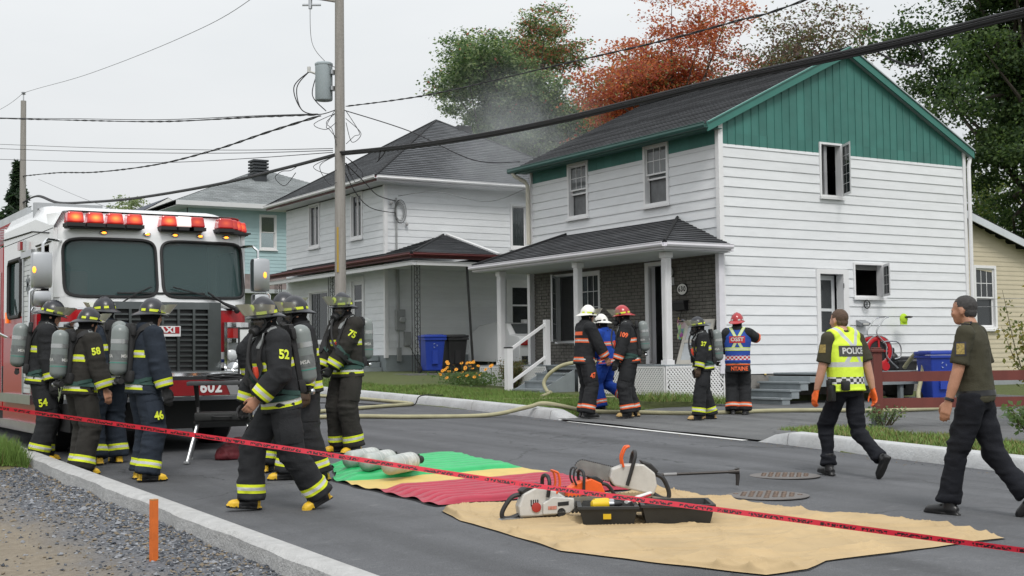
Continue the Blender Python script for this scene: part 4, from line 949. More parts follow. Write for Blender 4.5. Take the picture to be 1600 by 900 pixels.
# ================================================================ teal house and far gable
H3 = thing('house', (16.5, 52, 1.2), 0, 'pale teal sided house with a light grey hip roof', 'house')
A3 = Fr((14.0, 52, 0), (1, 0, 0), (0, -1, 0)); o3 = [(5.63, 6.39, 5.98, 7.45)]
M_TEAL = M('teal_siding', (.36, .50, .52), .6, var=.06, scale=1.5)
core_wall(A3, 2.6, 11, 1, 7.75, o3, M_INT, H3); siding(A3, 2.6, 11, 4.95, 7.75, .15, o3, M_TEAL, H3, lip=.02)
mb = MB(); mb.box((16.6, 52.17, 1), (16.8, 60, 7.7)); mb.build('wall', M_TEAL, H3)
window(A3, *o3[0], H3, 'hung', gl=M_GLASSC)
mb = MB(); A3.box(mb, 2.6, 11, .0, .03, 4.3, 4.94); mb.build('stone_band', M('stone_band', (.22, .18, .17), .9, var=.4, scale=3), H3)
mb = MB(); A3.box(mb, 2.6, 11, .0, 1.2, 4.1, 4.26); A3.box(mb, 2.6, 11, .0, .03, 1.2, 4.08); mb.build('lower_wall', M('pale_lower', (.4, .43, .44), .7), H3)
mb = MB(); A3.box(mb, 5.3, 7.0, .031, .06, 1.6, 3.5); mb.build('garage_door', M('dark_door', (.10, .11, .12), .5), H3)
c4 = [(15.9, 51.3, 7.78), (26.6, 51.3, 7.78), (26.6, 61, 7.78), (15.9, 61, 7.78)]
for i in range(4): hip('roof', c4[i], c4[(i+1) % 4], (21.3, 56.2, 10.0), M_ROOF3, H3)
mb = MB(); mb.box((15.92, 51.32, 7.60), (26.5, 60.9, 7.615)); mb.box((15.89, 51.28, 7.62), (26.6, 51.31, 7.8)); mb.build('fascia', M_SOFFIT, H3)
v3 = thing('roof_vent', (20.6, 54.6, 9.5), 0, 'dark louvred roof vent on the pale grey roof', 'roof vent')
mb = MB()
for k in range(5): mb.box((20.25, 54.3, 9.5+.14*k), (20.95, 55.0, 9.58+.14*k))
mb.box((20.32, 54.37, 9.0), (20.88, 54.93, 10.05)); mb.build('louvres', M('vent_dark', (.035, .04, .045), .6), v3)
H4 = thing('house', (21, 75, 1.5), 0, 'far grey house with white trimmed gable behind the fire truck', 'house')
mb = MB(); mb.box((20.5, 75.5, 1), (27, 84, 9.6)); mb.add([(20.9, 75.4, 9.5), (24.8, 75.4, 9.5), (22.85, 75.4, 10.6)], [(0, 1, 2)]); mb.build('wall', M('far_grey', (.20, .21, .23), .8), H4)
mb = MB()
for x0, x1 in ((20.4, 22.85), (25.3, 22.85)):
    mb.add([(x0, 75.2, 9.45), (x1, 75.2, 10.85), (x1, 75.2, 10.55), (x0, 75.2, 9.15), (x0, 75.5, 9.45), (x1, 75.5, 10.85), (x1, 75.5, 10.55), (x0, 75.5, 9.15)], [(0,1,2,3),(7,6,5,4),(0,4,5,1),(2,6,7,3),(3,7,4,0)])
mb.build('bargeboard', M_TRIM, H4)
mb = MB(); mb.add([(20.4, 75.3, 9.5), (22.85, 75.3, 10.9), (22.85, 84, 10.9), (20.4, 84, 9.5), (25.3, 75.3, 9.5), (25.3, 84, 9.5), (17.8, 77, 9.3), (20.6, 77, 10.7), (20.6, 86, 10.7), (17.8, 86, 9.3)], [(0,1,2,3),(1,4,5,2),(6,7,8,9)]); mb.build('roof', M('far_roof', (.05, .06, .08), .8), H4)
mb = MB(); mb.sweep([(22.3, 75.35, 9.9), (22.5, 75.35, 10.2), (22.85, 75.35, 10.3), (23.2, 75.35, 10.2), (23.4, 75.35, 9.9)], .08, 6); mb.build('gable_arch', M_BLACKM, H4)
# ================================================================ fire truck (front faces -Y)
TX, TY, TZ = 4.84, 16.2, .27
TR = thing('fire_truck', (TX, TY, TZ), 0, 'red and white fire truck with lit red beacons parked behind the firefighters', 'fire truck')
M_TW = M('truck_white', (.74, .75, .76), rough=.22, var=.03, coat=.4)
M_TR = M('truck_red', (.40, .006, .012), rough=.3, var=.06, coat=.2, scale=1)
M_CHROME = M('chrome', (.72, .73, .74), rough=.12, metal=1, var=.05)
M_CHROME2 = M('brushed_steel', (.5, .51, .52), rough=.3, metal=1, var=.1)
M_RUB = M('black_rubber', (.013, .013, .014), rough=.65, var=.1)
M_TGLASS = glass('truck_glass', (.05, .092, .093), .42)
M_TINT = M('cab_dark', (.02, .02, .022), .8)
M_BLUE = M('stripe_blue', (.015, .03, .16), .3)
HW, RC = 1.225, .36
def rakef(z): return .02 + .15*sstep(1.95, 3.0, z) + .20*sstep(2.92, 3.25, z)**1.5
def fpt(x, z, off=0):
    """point on the curved cab front; off pushes outward"""
    ax = abs(x); y = 0; nx, ny = 0, -1
    c = HW - RC
    y = .05*(ax/c)**2 if ax < c else .05
    if ax > c:
        q = min(1, (ax-c)/RC); y += RC*(1 - math.sqrt(max(0, 1-q*q))); nx, ny = math.copysign(q, x), -math.sqrt(max(.0, 1-q*q))
    return Vector((TX + x + nx*off, TY + y + rakef(z) + ny*off, z))
def front_patch(poly_fn, off, name, m, parent, rings=7, n=48, smooth=80):
    """poly_fn(k)->(x,z) closed outline; fills towards its centre on the curved front"""
    P = [poly_fn(2*math.pi*i/n) for i in range(n)]; cx = sum(p[0] for p in P)/n; cz = sum(p[1] for p in P)/n
    mb = MB(); V = []; F_ = []
    for r in range(rings):
        s_ = 1 - r/rings
        V += [fpt(cx+(p[0]-cx)*s_, cz+(p[1]-cz)*s_, off) for p in P]
    V.append(fpt(cx, cz, off))
    for r in range(rings-1):
        for i in range(n):
            j = (i+1) % n; F_.append((r*n+i, r*n+j, (r+1)*n+j, (r+1)*n+i))
    for i in range(n): F_.append(((rings-1)*n+i, (rings-1)*n+(i+1) % n, rings*n))
    mb.add(V, F_); return mb.build(name, m, parent, smooth=smooth)
def rrect(x0, x1, z0, z1, r):
    def f(t):
        c, s_ = math.cos(t), math.sin(t); e = .28
        X = math.copysign(abs(c)**e, c); Z = math.copysign(abs(s_)**e, s_)
        return ((x0+x1)/2 + X*(x1-x0)/2, (z0+z1)/2 + Z*(z1-z0)/2)
    return f
def fgrid(x0, x1, z0, z1, off, nu=30, nv=6): return lambda u, v: fpt(x0+(x1-x0)*u, z0+(z1-z0)*v, off)
# cab front shell with two windscreen openings: assemble as bands
WS = (2.19, 2.91)
wx = [(-1.13, -.035), (.035, 1.15)]
mb = MB()
mb.sheet(fgrid(-HW, HW, 2.91, 3.25, 0), 40, 10); mb.sheet(fgrid(-HW, HW, 2.05, 2.19, 0), 40, 3)
for a, b in ((-HW, -1.13), (-.035, .035), (1.15, HW)): mb.sheet(fgrid(a, b, 2.19, 2.91, 0), 10, 10)
for (a, b) in wx:                      # rounded inner corners
    for cx_, sx in ((a, 1), (b, -1)):
        for cz_, sz in ((2.19, 1), (2.91, -1)):
            R_ = .16; k = 8; O = (cx_, cz_)
            V = [fpt(O[0], O[1], .001)]; 
            for i in range(k+1):
                t = math.pi/2*i/k; V.append(fpt(cx_+sx*(R_-R_*math.sin(t)), cz_+sz*(R_-R_*math.cos(t)), .001))
            mb.add(V, [(0, i, i+1) for i in range(1, k+1)])
cab = mb.build('cab_front', M_TW, TR, smooth=80, recalc=False)
mb = MB(); mb.sheet(fgrid(-HW, HW, 1.50, 2.05, 0), 40, 6); mb.build('red_panel', M_TR, TR, smooth=80)
mb = MB(); mb.sheet(fgrid(-HW, HW, 1.30, 1.50, .002), 40, 4); mb.build('white_band', M_TW, TR, smooth=80)
mb = MB(); mb.sheet(fgrid(-HW, HW, 1.37, 1.41, .006), 40, 2); mb.build('blue_stripe', M_BLUE, TR, smooth=80)
mb = MB(); mb.sheet(fgrid(-HW, HW, 2.035, 2.06, .006), 40, 2); mb.build('trim_strip', M_CHROME, TR, smooth=80)
def ring_on_front(x0, x1, z0, z1, w_, off, name, m, parent):
    f = rrect(x0, x1, z0, z1, .1); n = 56; mb = MB()
    P = [fpt(*f(2*math.pi*i/n), off) for i in range(n)]; mb.sweep(P, w_, 6, closed=True); return mb.build(name, m, parent, smooth=True)
for a, b in wx:
    ws = front_patch(rrect(a, b, 2.19, 2.91, .1), -.02, 'windscreen', M_TGLASS, TR); ring_on_front(a, b, 2.19, 2.91, .02, .004, 'rubber_seal', M_RUB, ws)
# cab sides and roof
SL = Fr((TX-HW, TY, 0), (0, 1, 0), (-1, 0, 0)); SR = Fr((TX+HW, TY, 0), (0, 1, 0), (1, 0, 0))
lo = [(.62, 1.32, .85, 2.86), (2.28, 3.12, 2.02, 2.80)]; ro = [(.62, 1.40, 2.10, 2.84), (2.2, 3.1, 2.05, 2.8)]
def side_wall(fr, z0, z1, ho, m, nm, th=.05):
    mb = MB()
    for p in wall_pieces(.40, 3.5, z0, z1, ho): fr.box(mb, p[0], p[1], -th, 0, p[2], p[3])
    mb.build(nm, m, TR)
side_wall(SL, 2.02, 3.05, lo, M_TW, 'cab_side'); side_wall(SL, .62, 2.018, lo, M_TR, 'cab_side'); side_wall(SR, 2.02, 3.05, ro, M_TW, 'cab_side'); side_wall(SR, .62, 2.018, ro, M_TR, 'cab_side')
mb = MB()
def roofp(u, v):
    x = -HW + 2*HW*u; e = min(1, (HW-abs(x))/.16); zz = 3.05 + .20*math.sqrt(max(0, 1-(1-e)**2))
    yv = v*3.15; zz = zz + .16*sstep(.25, 1.1, yv) + .02
    return Vector((TX+x, TY+.37+yv, zz))
mb.sheet(roofp, 24, 16); mb.build('cab_roof', M_TW, TR, smooth=60)
mb = MB(); V = []
for s_ in (-1, 1):
    mb.add([(TX+s_*HW, TY+.37, 3.04), (TX+s_*HW, TY+3.52, 3.04), (TX+s_*HW, TY+3.52, 3.24), (TX+s_*HW, TY+1.4, 3.24), (TX+s_*HW, TY+.6, 3.10), (TX+s_*HW, TY+.37, 3.08)], [(0,1,2,3,4,5)])
mb.add([(TX-HW, TY+3.5, .62), (TX+HW, TY+3.5, .62), (TX+HW, TY+3.5, 3.3), (TX-HW, TY+3.5, 3.3)], [(0,1,2,3)]); mb.build('cab_upper_side', M_TW, TR)
mb = MB(); mb.sweep([SL.P(.62, .008, 3.0), SL.P(1.6, .008, 3.10), SL.P(3.5, .008, 3.14)], .010, 5); mb.sweep([SL.P(.5, .006, 2.89), SL.P(1.35, .006, 2.89)], .012, 5); mb.build('drip_rail', M_RUB, TR)
for fr, q in ((SL, lo[1]), (SR, ro[0]), (SR, ro[1])):
    mb = MB(); fr.box(mb, q[0], q[1], -.03, -.02, q[2], q[3]); p_ = mb.build('side_window', M_TGLASS, TR)
    mb = MB(); f_ = [(q[0], q[2]), (q[1], q[2]), (q[1], q[3]), (q[0], q[3])]
    pts = []
    for k in range(4):
        (x0_, z0_), (x1_, z1_) = f_[k], f_[(k+1) % 4]; pts += [fr.P(x0_+(x1_-x0_)*t, .006, z0_+(z1_-z0_)*t) for t in (.08, .5, .92)]
    mb.sweep(pts, .028, 6, closed=True); mb.build('rubber_seal', M_RUB, p_, smooth=True)
# roller shutter with star of life
mb = MB()
for k in range(26): SL.box(mb, 1.55, 2.02, .002, .016, 1.0+k*.067, 1.06+k*.067)
rs = mb.build('roller_shutter', M('shutter_white', (.62, .64, .65), .35), TR)
mb = MB(); SL.box(mb, 1.50, 1.55, .0, .03, .95, 2.78); SL.box(mb, 2.02, 2.07, .0, .03, .95, 2.78); SL.box(mb, 1.45, 2.12, .0, .045, 2.78, 2.86); mb.build('frame', M_CHROME2, rs)
mb = MB()
for k in range(3):
    a_ = math.pi*k/3 + math.pi/2; d = Vector((0, math.cos(a_), math.sin(a_))); e = Vector((0, -d.z, d.y)); c0 = SL.P(1.78, .02, 2.42)
    mb.add([c0+d*.13+e*.028, c0+d*.13-e*.028, c0-d*.13-e*.028, c0-d*.13+e*.028], [(0,1,2,3)])
    for q in mb.v[-4:]: pass
mb.build('star_emblem', M('emblem_grey', (.16, .18, .2), .5), rs)
# open cab door hole: dark interior, seat, door swung forward
mb = MB(); mb.box((TX-1.17, TY+.5, .9), (TX+1.17, TY+3.4, .95)); mb.box((TX-1.17, TY+1.75, .95), (TX+1.17, TY+1.8, 3.0)); mb.box((TX-1.1, TY+.35, 1.5), (TX+1.1, TY+.8, 2.02)); mb.build('cab_interior', M_TINT, TR)
for x_ in (-.75, .75):
    mb = MB(); mb.cbox((TX+x_, TY+1.35, 1.75), (.5, .5, .18), bev=.05); mb.cbox((TX+x_, TY+1.62, 2.2), (.46, .14, .8), bev=.05); mb.build('seat', M('seat_red', (.16, .012, .015), .6) if x_ < 0 else M_TINT, TR, smooth=True)
mb = MB(); c0 = Vector((TX+.68, TY+.86, 2.2)); mb.sweep([c0 + Vector((math.cos(t)*.22, math.sin(t)*.11, math.sin(t)*.19)) for t in [2*math.pi*i/24 for i in range(24)]], .018, 6, closed=True); mb.sweep([c0, c0+Vector((0, -.1, -.4))], .03, 6); mb.build('steering_wheel', M_RUB, TR, smooth=True)
# grille
gx0, gx1 = -.74, .74
mb = MB(); mb.sheet(fgrid(gx0, gx1, 1.16, 2.10, .03), 20, 2); mb.build('grille_back', M_RUB, TR, smooth=80)
mb = MB()
for a, b, c, d in ((gx0-.02, gx0+.14, 1.14, 2.13), (gx1-.14, gx1+.02, 1.14, 2.13), (gx0+.14, gx1-.14, 2.04, 2.13), (gx0+.14, gx1-.14, 1.14, 1.20)):
    V = [fpt(x, z, o) for o in (.012, .075) for x, z in ((a, c), (b, c), (b, d), (a, d))]; mb.add(V, [(0,1,2,3),(7,6,5,4),(0,4,5,1),(1,5,6,2),(2,6,7,3),(3,7,4,0)])
gr = mb.build('grille', M('grille_steel', (.11, .12, .12), .28, metal=.9, var=.2), TR)
for k in range(13):
    zz = 1.20 + .0647*k; mb = MB()
    mb.add([fpt(x, z, o) for o in (.035, .068) for x, z in ((gx0+.14, zz-.011), (gx1-.14, zz-.011), (gx1-.14, zz+.011), (gx0+.14, zz+.011))], [(0,1,2,3),(7,6,5,4),(0,4,5,1),(1,5,6,2),(2,6,7,3),(3,7,4,0)]); mb.build('grille_bar', MATS['grille_steel'], gr)
for k in range(7):
    xx = -.60 + .2*k; mb = MB(); V = [fpt(x, z, o) for o in (.036, .071) for x, z in ((xx-.016, 1.2), (xx+.016, 1.2), (xx+.016, 2.04), (xx-.016, 2.04))]; mb.add(V, [(0,1,2,3),(7,6,5,4),(0,4,5,1),(1,5,6,2),(2,6,7,3),(3,7,4,0)]); mb.build('grille_bar', MATS['grille_steel'], gr)
mb = MB(); mb.sheet(fgrid(-.22, .22, 1.70, 1.83, .085), 4, 2); bd = mb.build('badge', M('badge_white', (.7, .7, .7), .3), TR)
mb = MB(); mb.sheet(fgrid(-.205, .205, 1.735, 1.82, .088), 4, 2); mb.build('badge_field', M('badge_red', (.35, .01, .015), .3), bd)
mb = MB(); add_text(mb, 'MAXI', fpt(0, 1.778, .092), (1, 0, 0), (0, 0, 1), .10, .004, 1.25); mb.build('badge_lettering', MATS['badge_white'], bd, recalc=False)
# headlight clusters
for s_ in (-1, 1):
    def B(mb, x0, x1, z0, z1, o0, o1):
        k = max(1, int((x1-x0)/.05)); X_ = [s_*(x0+(x1-x0)*i/k) for i in range(k+1)]; V = []
        for x in X_: V += [fpt(x, z0, o0), fpt(x, z0, o1), fpt(x, z1, o1), fpt(x, z1, o0)]
        mb.add(V, [(i*4+q, i*4+(q+1) % 4, i*4+4+(q+1) % 4, i*4+4+q) for i in range(k) for q in range(4)] + [(0, 3, 2, 1), (k*4, k*4+1, k*4+2, k*4+3)])
    mb = MB()
    for b in ((.80, .84, 1.24, 1.88), (1.16, 1.20, 1.24, 1.88), (.84, 1.16, 1.82, 1.88), (.84, 1.16, 1.62, 1.67), (.84, 1.16, 1.24, 1.30), (.99, 1.02, 1.30, 1.82)): B(mb, *b, .0, .085)
    hc = mb.build('headlight_cluster', M_CHROME, TR)
    mb = MB(); B(mb, .84, 1.16, 1.30, 1.82, .005, .012); mb.build('reflector_back', M_CHROME2, hc)
    mb = MB(); B(mb, .845, .985, 1.68, 1.81, .013, .07); mb.build('red_lens', M('lens_red', (.30, .008, .008), .12, coat=.5), hc)
    mb = MB(); B(mb, 1.025, 1.155, 1.68, 1.81, .013, .07); mb.build('amber_lens', M('lens_amber', (.20, .11, .01), .12, coat=.5), hc)
    for xx in (.915, 1.09):
        for zz, r_ in ((1.46, .075),):
            mb = MB(); mb.lathe([(r_, 0), (r_*.95, .03), (r_*.6, .05), (.0, .055)], 16, fpt(s_*xx, zz, .02), (0, -1, 0)); mb.build('headlamp', M('lamp_lens', (.55, .57, .58), .05, coat=1) if not (s_ < 0 and xx < 1) else M('lamp_lit', (.9, .85, .75), .2, emit=5, emitcol=(1, .75, .45)), hc, smooth=True)
    for k, (xx, zz) in enumerate(((.86, 1.34), (.98, 1.30))):    # chrome air horn bells
        mb = MB(); mb.lathe([(.03, 0), (.035, .05), (.06, .10), (.085, .14), (.085, .145), (.06, .13), (.0, .10)], 16, fpt(s_*xx, zz-.06, .10), (0, -1, .05)); mb.build('horn_bell', M_CHROME, TR, smooth=True)
# bumper
mb = MB(); BP = lambda x, o, z: Vector((TX+x, TY-.42-o+.10*abs(x/1.24)**3, z))
def bprof(x): return [BP(x, -.5, 1.24), BP(x, .0, 1.245), BP(x, .05, 1.21), BP(x, .05, .96), BP(x, .02, .91), BP(x, -.5, .90)]
nx_ = 24; V = []
for i in range(nx_+1): V += bprof(-1.26 + 2.52*i/nx_)
mb.add(V, [(i*6+k, i*6+k+1, (i+1)*6+k+1, (i+1)*6+k) for i in range(nx_) for k in range(5)] + [tuple(range(6)), tuple(nx_*6+k for k in range(5, -1, -1))])
bu = mb.build('bumper', M_CHROME, TR, smooth=30)
def on_b(x0, x1, z0, z1, o, nm, m):
    mb = MB(); mb.sheet(lambda u, v: BP(x0+(x1-x0)*u, .05+o, z0+(z1-z0)*v), 10, 1); return mb.build(nm, m, bu, smooth=80)
on_b(-1.24, 1.24, .965, 1.205, .004, 'bumper_stripe', M('bumper_black', (.03, .03, .032), .25)); on_b(-.05, .74, .97, 1.16, .008, 'number_plate', M('plate_red', (.22, .008, .012), .35))
mb = MB(); add_text(mb, '602', BP(.47, .065, 1.065), (1, 0, 0), (0, 0, 1), .19, .006, .95, 1.05); mb.build('unit_number', MATS['badge_white'], bu, recalc=False)
mb = MB(); V = [BP(x, .066, z) for x, z in ((.72, .97), (.64, 1.16), (1.05, 1.16), (1.05, .97))]
mb.add(V, [(0,1,2,3)]); mb.build('grey_chevron', M('chevron_grey', (.25, .25, .26), .4), bu)
mb = MB(); mb.box((TX-1.2, TY-.4, 1.245), (TX+1.2, TY+.3, 1.262)); mb.build('bumper_deck', M_CHROME2, bu)
mb = MB(); mb.box((TX-1.1, TY+.0, .55), (TX+1.1, TY+8, .95)); mb.build('chassis', M_RUB, TR)
# marker lamps and beacons
for xx in (-.62, -.08, .28, .62, .98):
    mb = MB(); c0 = fpt(xx*.98-.06, 2.985, .012); mb.ell(c0, (.052, .03, .028), 12, 6); k_ = mb.build('marker_lamp', M_CHROME, TR, smooth=True)
    mb = MB(); mb.ell(c0+Vector((0, -.02, 0)), (.032, .018, .016), 10, 6); mb.build('lens', M('marker_amber', (.6, .18, .01), .3, emit=2.2, emitcol=(1, .30, .03)), k_, smooth=True)
def lens_mat(nm, glow):
    def fn(t, v, c, b):
        lw = t.n('ShaderNodeTexCoord'); d = t.n('ShaderNodeVectorMath', operation='DISTANCE'); d.inputs[1].default_value = (.5, .2, .5); t.l(lw.outputs['Generated'], d.inputs[0])
        r = t.n('ShaderNodeMapRange'); r.inputs[1].default_value = .10; r.inputs[2].default_value = .55; r.inputs[3].default_value = 1; r.inputs[4].default_value = 0; t.l(d.outputs['Value'], r.inputs[0])
        t.l(mixc(t, r.outputs[0], (.5, .004, .004), (1, .22, .03)), b.inputs['Emission Color'])
        t.l(mathn(t, 'ADD', mathn(t, 'MULTIPLY', mathn(t, 'POWER', r.outputs[0], 2.0), glow), .25 if glow > .6 else .05), b.inputs['Emission Strength'])
    return M(nm, (.42, .008, .01), .15, var=0, coat=.6, fn=fn)
LB = [(-.985, 1), (-.745, 1), (-.505, 1), (-.265, .7), (.10, 1), (.33, 3), (.52, .3), (.93, .3), (1.06, .3), (.99, .8), (1.13, .8)]
bx = [-.93, -.69, -.45, -.21, .22, .42, .58, .96, 1.06, 1.15, 1.25]
gl_ = [2.4, 2.4, 1.8, 1.2, 1.6, 0, .4, .3, .3, 1.6, 1.4]
for k, xx in enumerate(bx):
    yb = TY + .17 + (.0 if k < 7 else .10*(k-7)); zb = 3.09 - (.0 if k < 7 else .004*(k-7)); x0 = TX + xx - .10
    def tap(z): return .085 - .018*(z/.15)
    mb = MB(); w0, w1 = .105, .088
    mb.add([(x0+sx*w, yb+sy*d, zb+z) for z, w, d in ((0, w0, .10), (.135, w1, .075)) for sx, sy in ((-1,-1),(1,-1),(1,1),(-1,1))], [(0,3,2,1),(4,5,6,7),(0,1,5,4),(1,2,6,5),(2,3,7,6),(3,0,4,7)])
    bmx = lens_mat('beacon_lens_%d' % int(gl_[k]*10), gl_[k]) if k != 5 else M('beacon_clear', (.7, .6, .58), .1, var=0, emit=.5, emitcol=(1, .75, .7), coat=1)
    bo = mb.build('beacon', bmx, TR); bm_ = bo.modifiers.new('bev', 'BEVEL'); bm_.width = .02; bm_.segments = 3
    mb = MB(); mb.box((x0-.11, yb-.11, zb-.045), (x0+.11, yb+.11, zb-.002)); mb.build('base', M_RUB, bo)
for a, b in ((-1.12, -.22), (.02, .55), (.78, 1.2)):
    mb = MB(); mb.box((TX+a, TY+.10, 3.03), (TX+b, TY+.30, 3.048)); mb.build('beacon_rail', M_RUB, TR)
# wipers
for x0, x1, z1 in ((-.55, -.12, 2.27), (.95, .15, 2.28)):
    mb = MB(); mb.sweep([fpt(x0, 2.08, .05), fpt((x0+x1)/2, 2.22, .05), fpt(x1, 2.32, .035)], .009, 6); mb.sweep([fpt(x1-.42, 2.235, .02), fpt(x1+.42, 2.245, .02)], [(.012, .008)]*2, 6); mb.build('wiper', M_RUB, TR)
mb = MB(); mb.sweep([fpt(.60, 2.26, .05), fpt(.80, 2.12, .07), fpt(.93, 2.06, .08)], [.012, .016, .03], 8); mb.ell(fpt(.95, 2.04, .09), (.04, .05, .05), 10, 7); mb.build('wiper_arm', M_RUB, TR, smooth=True)
# mirrors
for s_, xx in ((-1, -1.42), (1, 1.33)):
    mx_, my_ = TX + xx, TY + .12
    mb = MB(); mb.cbox((mx_, my_, 2.50), (.24, .16, .44), bev=.05); mr = mb.build('mirror', M_CHROME2, TR, smooth=True)
    mb = MB(); mb.cbox((mx_, my_, 2.16), (.22, .18, .20), bev=.06); mb.build('convex_mirror', M_CHROME2, mr, smooth=True)
    mb = MB(); mb2 = MB(); mb2.sweep([(mx_+s_*.06, my_, 2.30), (mx_+s_*.13, my_+.0, 2.24), (mx_+s_*.13, my_+.02, 1.75), (TX+s_*1.2, my_+.3, 1.62)], .018, 8); mb2.build('lower_arm', M_CHROME, mr, smooth=True); mb.sweep([(mx_-s_*.02, my_+.02, 2.72), (mx_-s_*.02, my_+.02, 2.82), (mx_-s_*.08, my_+.06, 2.88), (TX+s_*1.12, my_+.25, 2.88)], .018, 8); mb.build('arm', M_CHROME, mr, smooth=True)
    mb = MB(); mb.ell((mx_+s_*.04-(.06 if s_ < 0 else 0), my_-.085, 2.50), (.022, .015, .04), 8, 6); mb.build('marker', MATS['marker_amber'], mr)
# side lamp, grab rails, steps, wheels, rear body, ladder
mb = MB(); SL.box(mb, 2.0, 2.26, .0, .04, 2.88, 3.02); q = mb.build('side_marker', M_CHROME, TR); mb = MB(); SL.box(mb, 2.03, 2.2, .041, .07, 2.895, 3.005); mb.build('lens', MATS['lens_red'], q)
mb = MB(); mb.sweep([SL.P(3.1, .02, 1.75), SL.P(3.12, .12, 1.8), SL.P(3.4, .16, 1.9), SL.P(3.55, .12, 2.3)], .022, 8); mb.sweep([SL.P(1.40, .02, 1.1), SL.P(1.38, .08, 1.2), SL.P(1.38, .08, 2.0), SL.P(1.4, .02, 2.1)], .018, 8); mb.build('grab_rail', M_CHROME, TR, smooth=True)
mb = MB(); SL.box(mb, .55, 3.4, -.1, .06, .50, .62); SL.box(mb, 1.3, 3.3, -.1, .08, .86, .98); mb.build('side_step', M_CHROME2, TR)
mb = MB(); SL.box(mb, 3.13, 3.24, .0, .03, 1.95, 2.1); mb.build('amber_side_lamp', M('amber_side', (.45, .10, .01), .3, emit=.5, emitcol=(1, .2, .02)), TR)
def wheel(x, y):
    mb = MB(); mb.lathe([(.30, -.15), (.47, -.15), (.53, -.10), (.53, .10), (.47, .15), (.30, .15)], 32, (x, y, TZ+.52), (1, 0, 0)); wl_ = mb.build('wheel', M_RUB, TR, smooth=40)
    mb = MB(); mb.lathe([(.0, -.10), (.12, -.12), (.28, -.06), (.31, -.152), (.31, .152), (.28, .06), (.12, .12), (.0, .10)], 24, (x, y, TZ+.52), (1, 0, 0)); mb.build('rim', M_CHROME2, wl_, smooth=40)
for x in (TX-1.02, TX+1.02):
    wheel(x, TY+1.15); wheel(x, TY+6.3)
mb = MB(); mb.box((TX-1.22, TY+3.6, .75), (TX+1.22, TY+9.2, 3.05)); mb.build('rear_body', M_TR, TR)
mb = MB(); SL.box(mb, 3.75, 5.0, .0, .03, 1.0, 2.7); SL.box(mb, 5.1, 6.6, .0, .03, 1.7, 2.7); mb.build('body_shutter', MATS['shutter_white'], TR)
mb = MB(); mb.box((TX-1.23, TY+3.58, .9), (TX+1.23, TY+3.6, 1.35)); mb.build('panel_steel', M_CHROME2, TR)
mb = MB()
for x in (-1.1, -.55):
    mb.box((TX+x, TY+2.6, 3.42), (TX+x+.06, TY+9.0, 3.53)); 
for k in range(22): mb.cyl((TX-1.07, TY+2.7+.29*k, 3.47), (TX-.52, TY+2.7+.29*k, 3.47), .018, 6)
mb.build('ladder', M('ladder_alu', (.5, .52, .53), .35, metal=.8), TR)
mb = MB(); mb.box((TX-1.15, TY+1.7, 3.42), (TX-.3, TY+1.85, 3.50)); mb.cyl((TX-1.15, TY+1.75, 3.25), (TX-1.15, TY+1.75, 3.5), .04, 8); mb.cyl((TX-.4, TY+1.75, 3.25), (TX-.4, TY+1.75, 3.5), .04, 8); mb.build('ladder_rest', M_CHROME2, TR)
mb = MB(); mb.lathe([(.05, -.08), (.17, -.08), (.19, 0), (.17, .08), (.05, .08)], 16, (TX-.30, TY+2.2, 3.36), (1, .3, 0)); mb.build('ladder_roller', M_RUB, TR, smooth=True)
# ================================================================ people kit
def vnoise(P):
    i = np.floor(P); f = P - i; u = f*f*(3-2*f); out = 0
    for dx in (0, 1):
        for dy in (0, 1):
            for dz in (0, 1):
                h = np.sin((i[:, 0]+dx)*127.1 + (i[:, 1]+dy)*311.7 + (i[:, 2]+dz)*74.7)*43758.5453
                h = h - np.floor(h)
                out = out + h*(u[:, 0] if dx else 1-u[:, 0])*(u[:, 1] if dy else 1-u[:, 1])*(u[:, 2] if dz else 1-u[:, 2])
    return out
def remesh(mb, vox, it=3, fac=.5):
    me = bpy.data.meshes.new('tmp'); me.from_pydata([tuple(v) for v in mb.v], [], mb.f)
    bm = bmesh.new(); bm.from_mesh(me); bmesh.ops.recalc_face_normals(bm, faces=bm.faces[:]); bm.to_mesh(me); bm.free()
    o = bpy.data.objects.new('tmp', me); COL.objects.link(o)
    r = o.modifiers.new('r', 'REMESH'); r.mode = 'VOXEL'; r.voxel_size = vox; r.adaptivity = 0
    if it:
        s = o.modifiers.new('s', 'SMOOTH'); s.iterations = it; s.factor = fac
    dg = bpy.context.evaluated_depsgraph_get(); m2 = bpy.data.meshes.new_from_object(o.evaluated_get(dg))
    bpy.data.objects.remove(o); bpy.data.meshes.remove(me)
    return m2
def mesh_np(me):
    V = np.empty(len(me.vertices)*3); me.vertices.foreach_get('co', V); N_ = np.empty(len(me.vertices)*3); me.vertex_normals.foreach_get('vector', N_)
    return V.reshape(-1, 3), N_.reshape(-1, 3)
def wrinkle(me, amp=.010, sc=(7, 7, 15), seed=0, zones=None):
    V, N_ = mesh_np(me); P = V*np.array(sc) + seed*7.31
    a = 1-np.abs(2*vnoise(P)-1); b = 1-np.abs(2*vnoise(P*2.1+5.2)-1); c = vnoise(V*4+seed)
    w_ = np.ones(len(V))
    if zones is not None:
        w_ = .55*np.ones(len(V))
        for p, r, g in zones: w_ += g*np.exp(-((V-np.array(p))**2).sum(1)/r**2)
    d = amp*w_*((a-.55) + .45*(b-.55)) + amp*.8*(c-.5)
    V = V + N_*d[:, None]; me.vertices.foreach_set('co', V.ravel()); me.update(); return V
def seg_t(V, A, B):
    A, B = np.array(A), np.array(B); d = B-A; L = np.linalg.norm(d); d = d/L
    t = (V-A)@d; r = np.linalg.norm(V - A - np.clip(t, 0, L)[:, None]*d, axis=1); return t, r, L
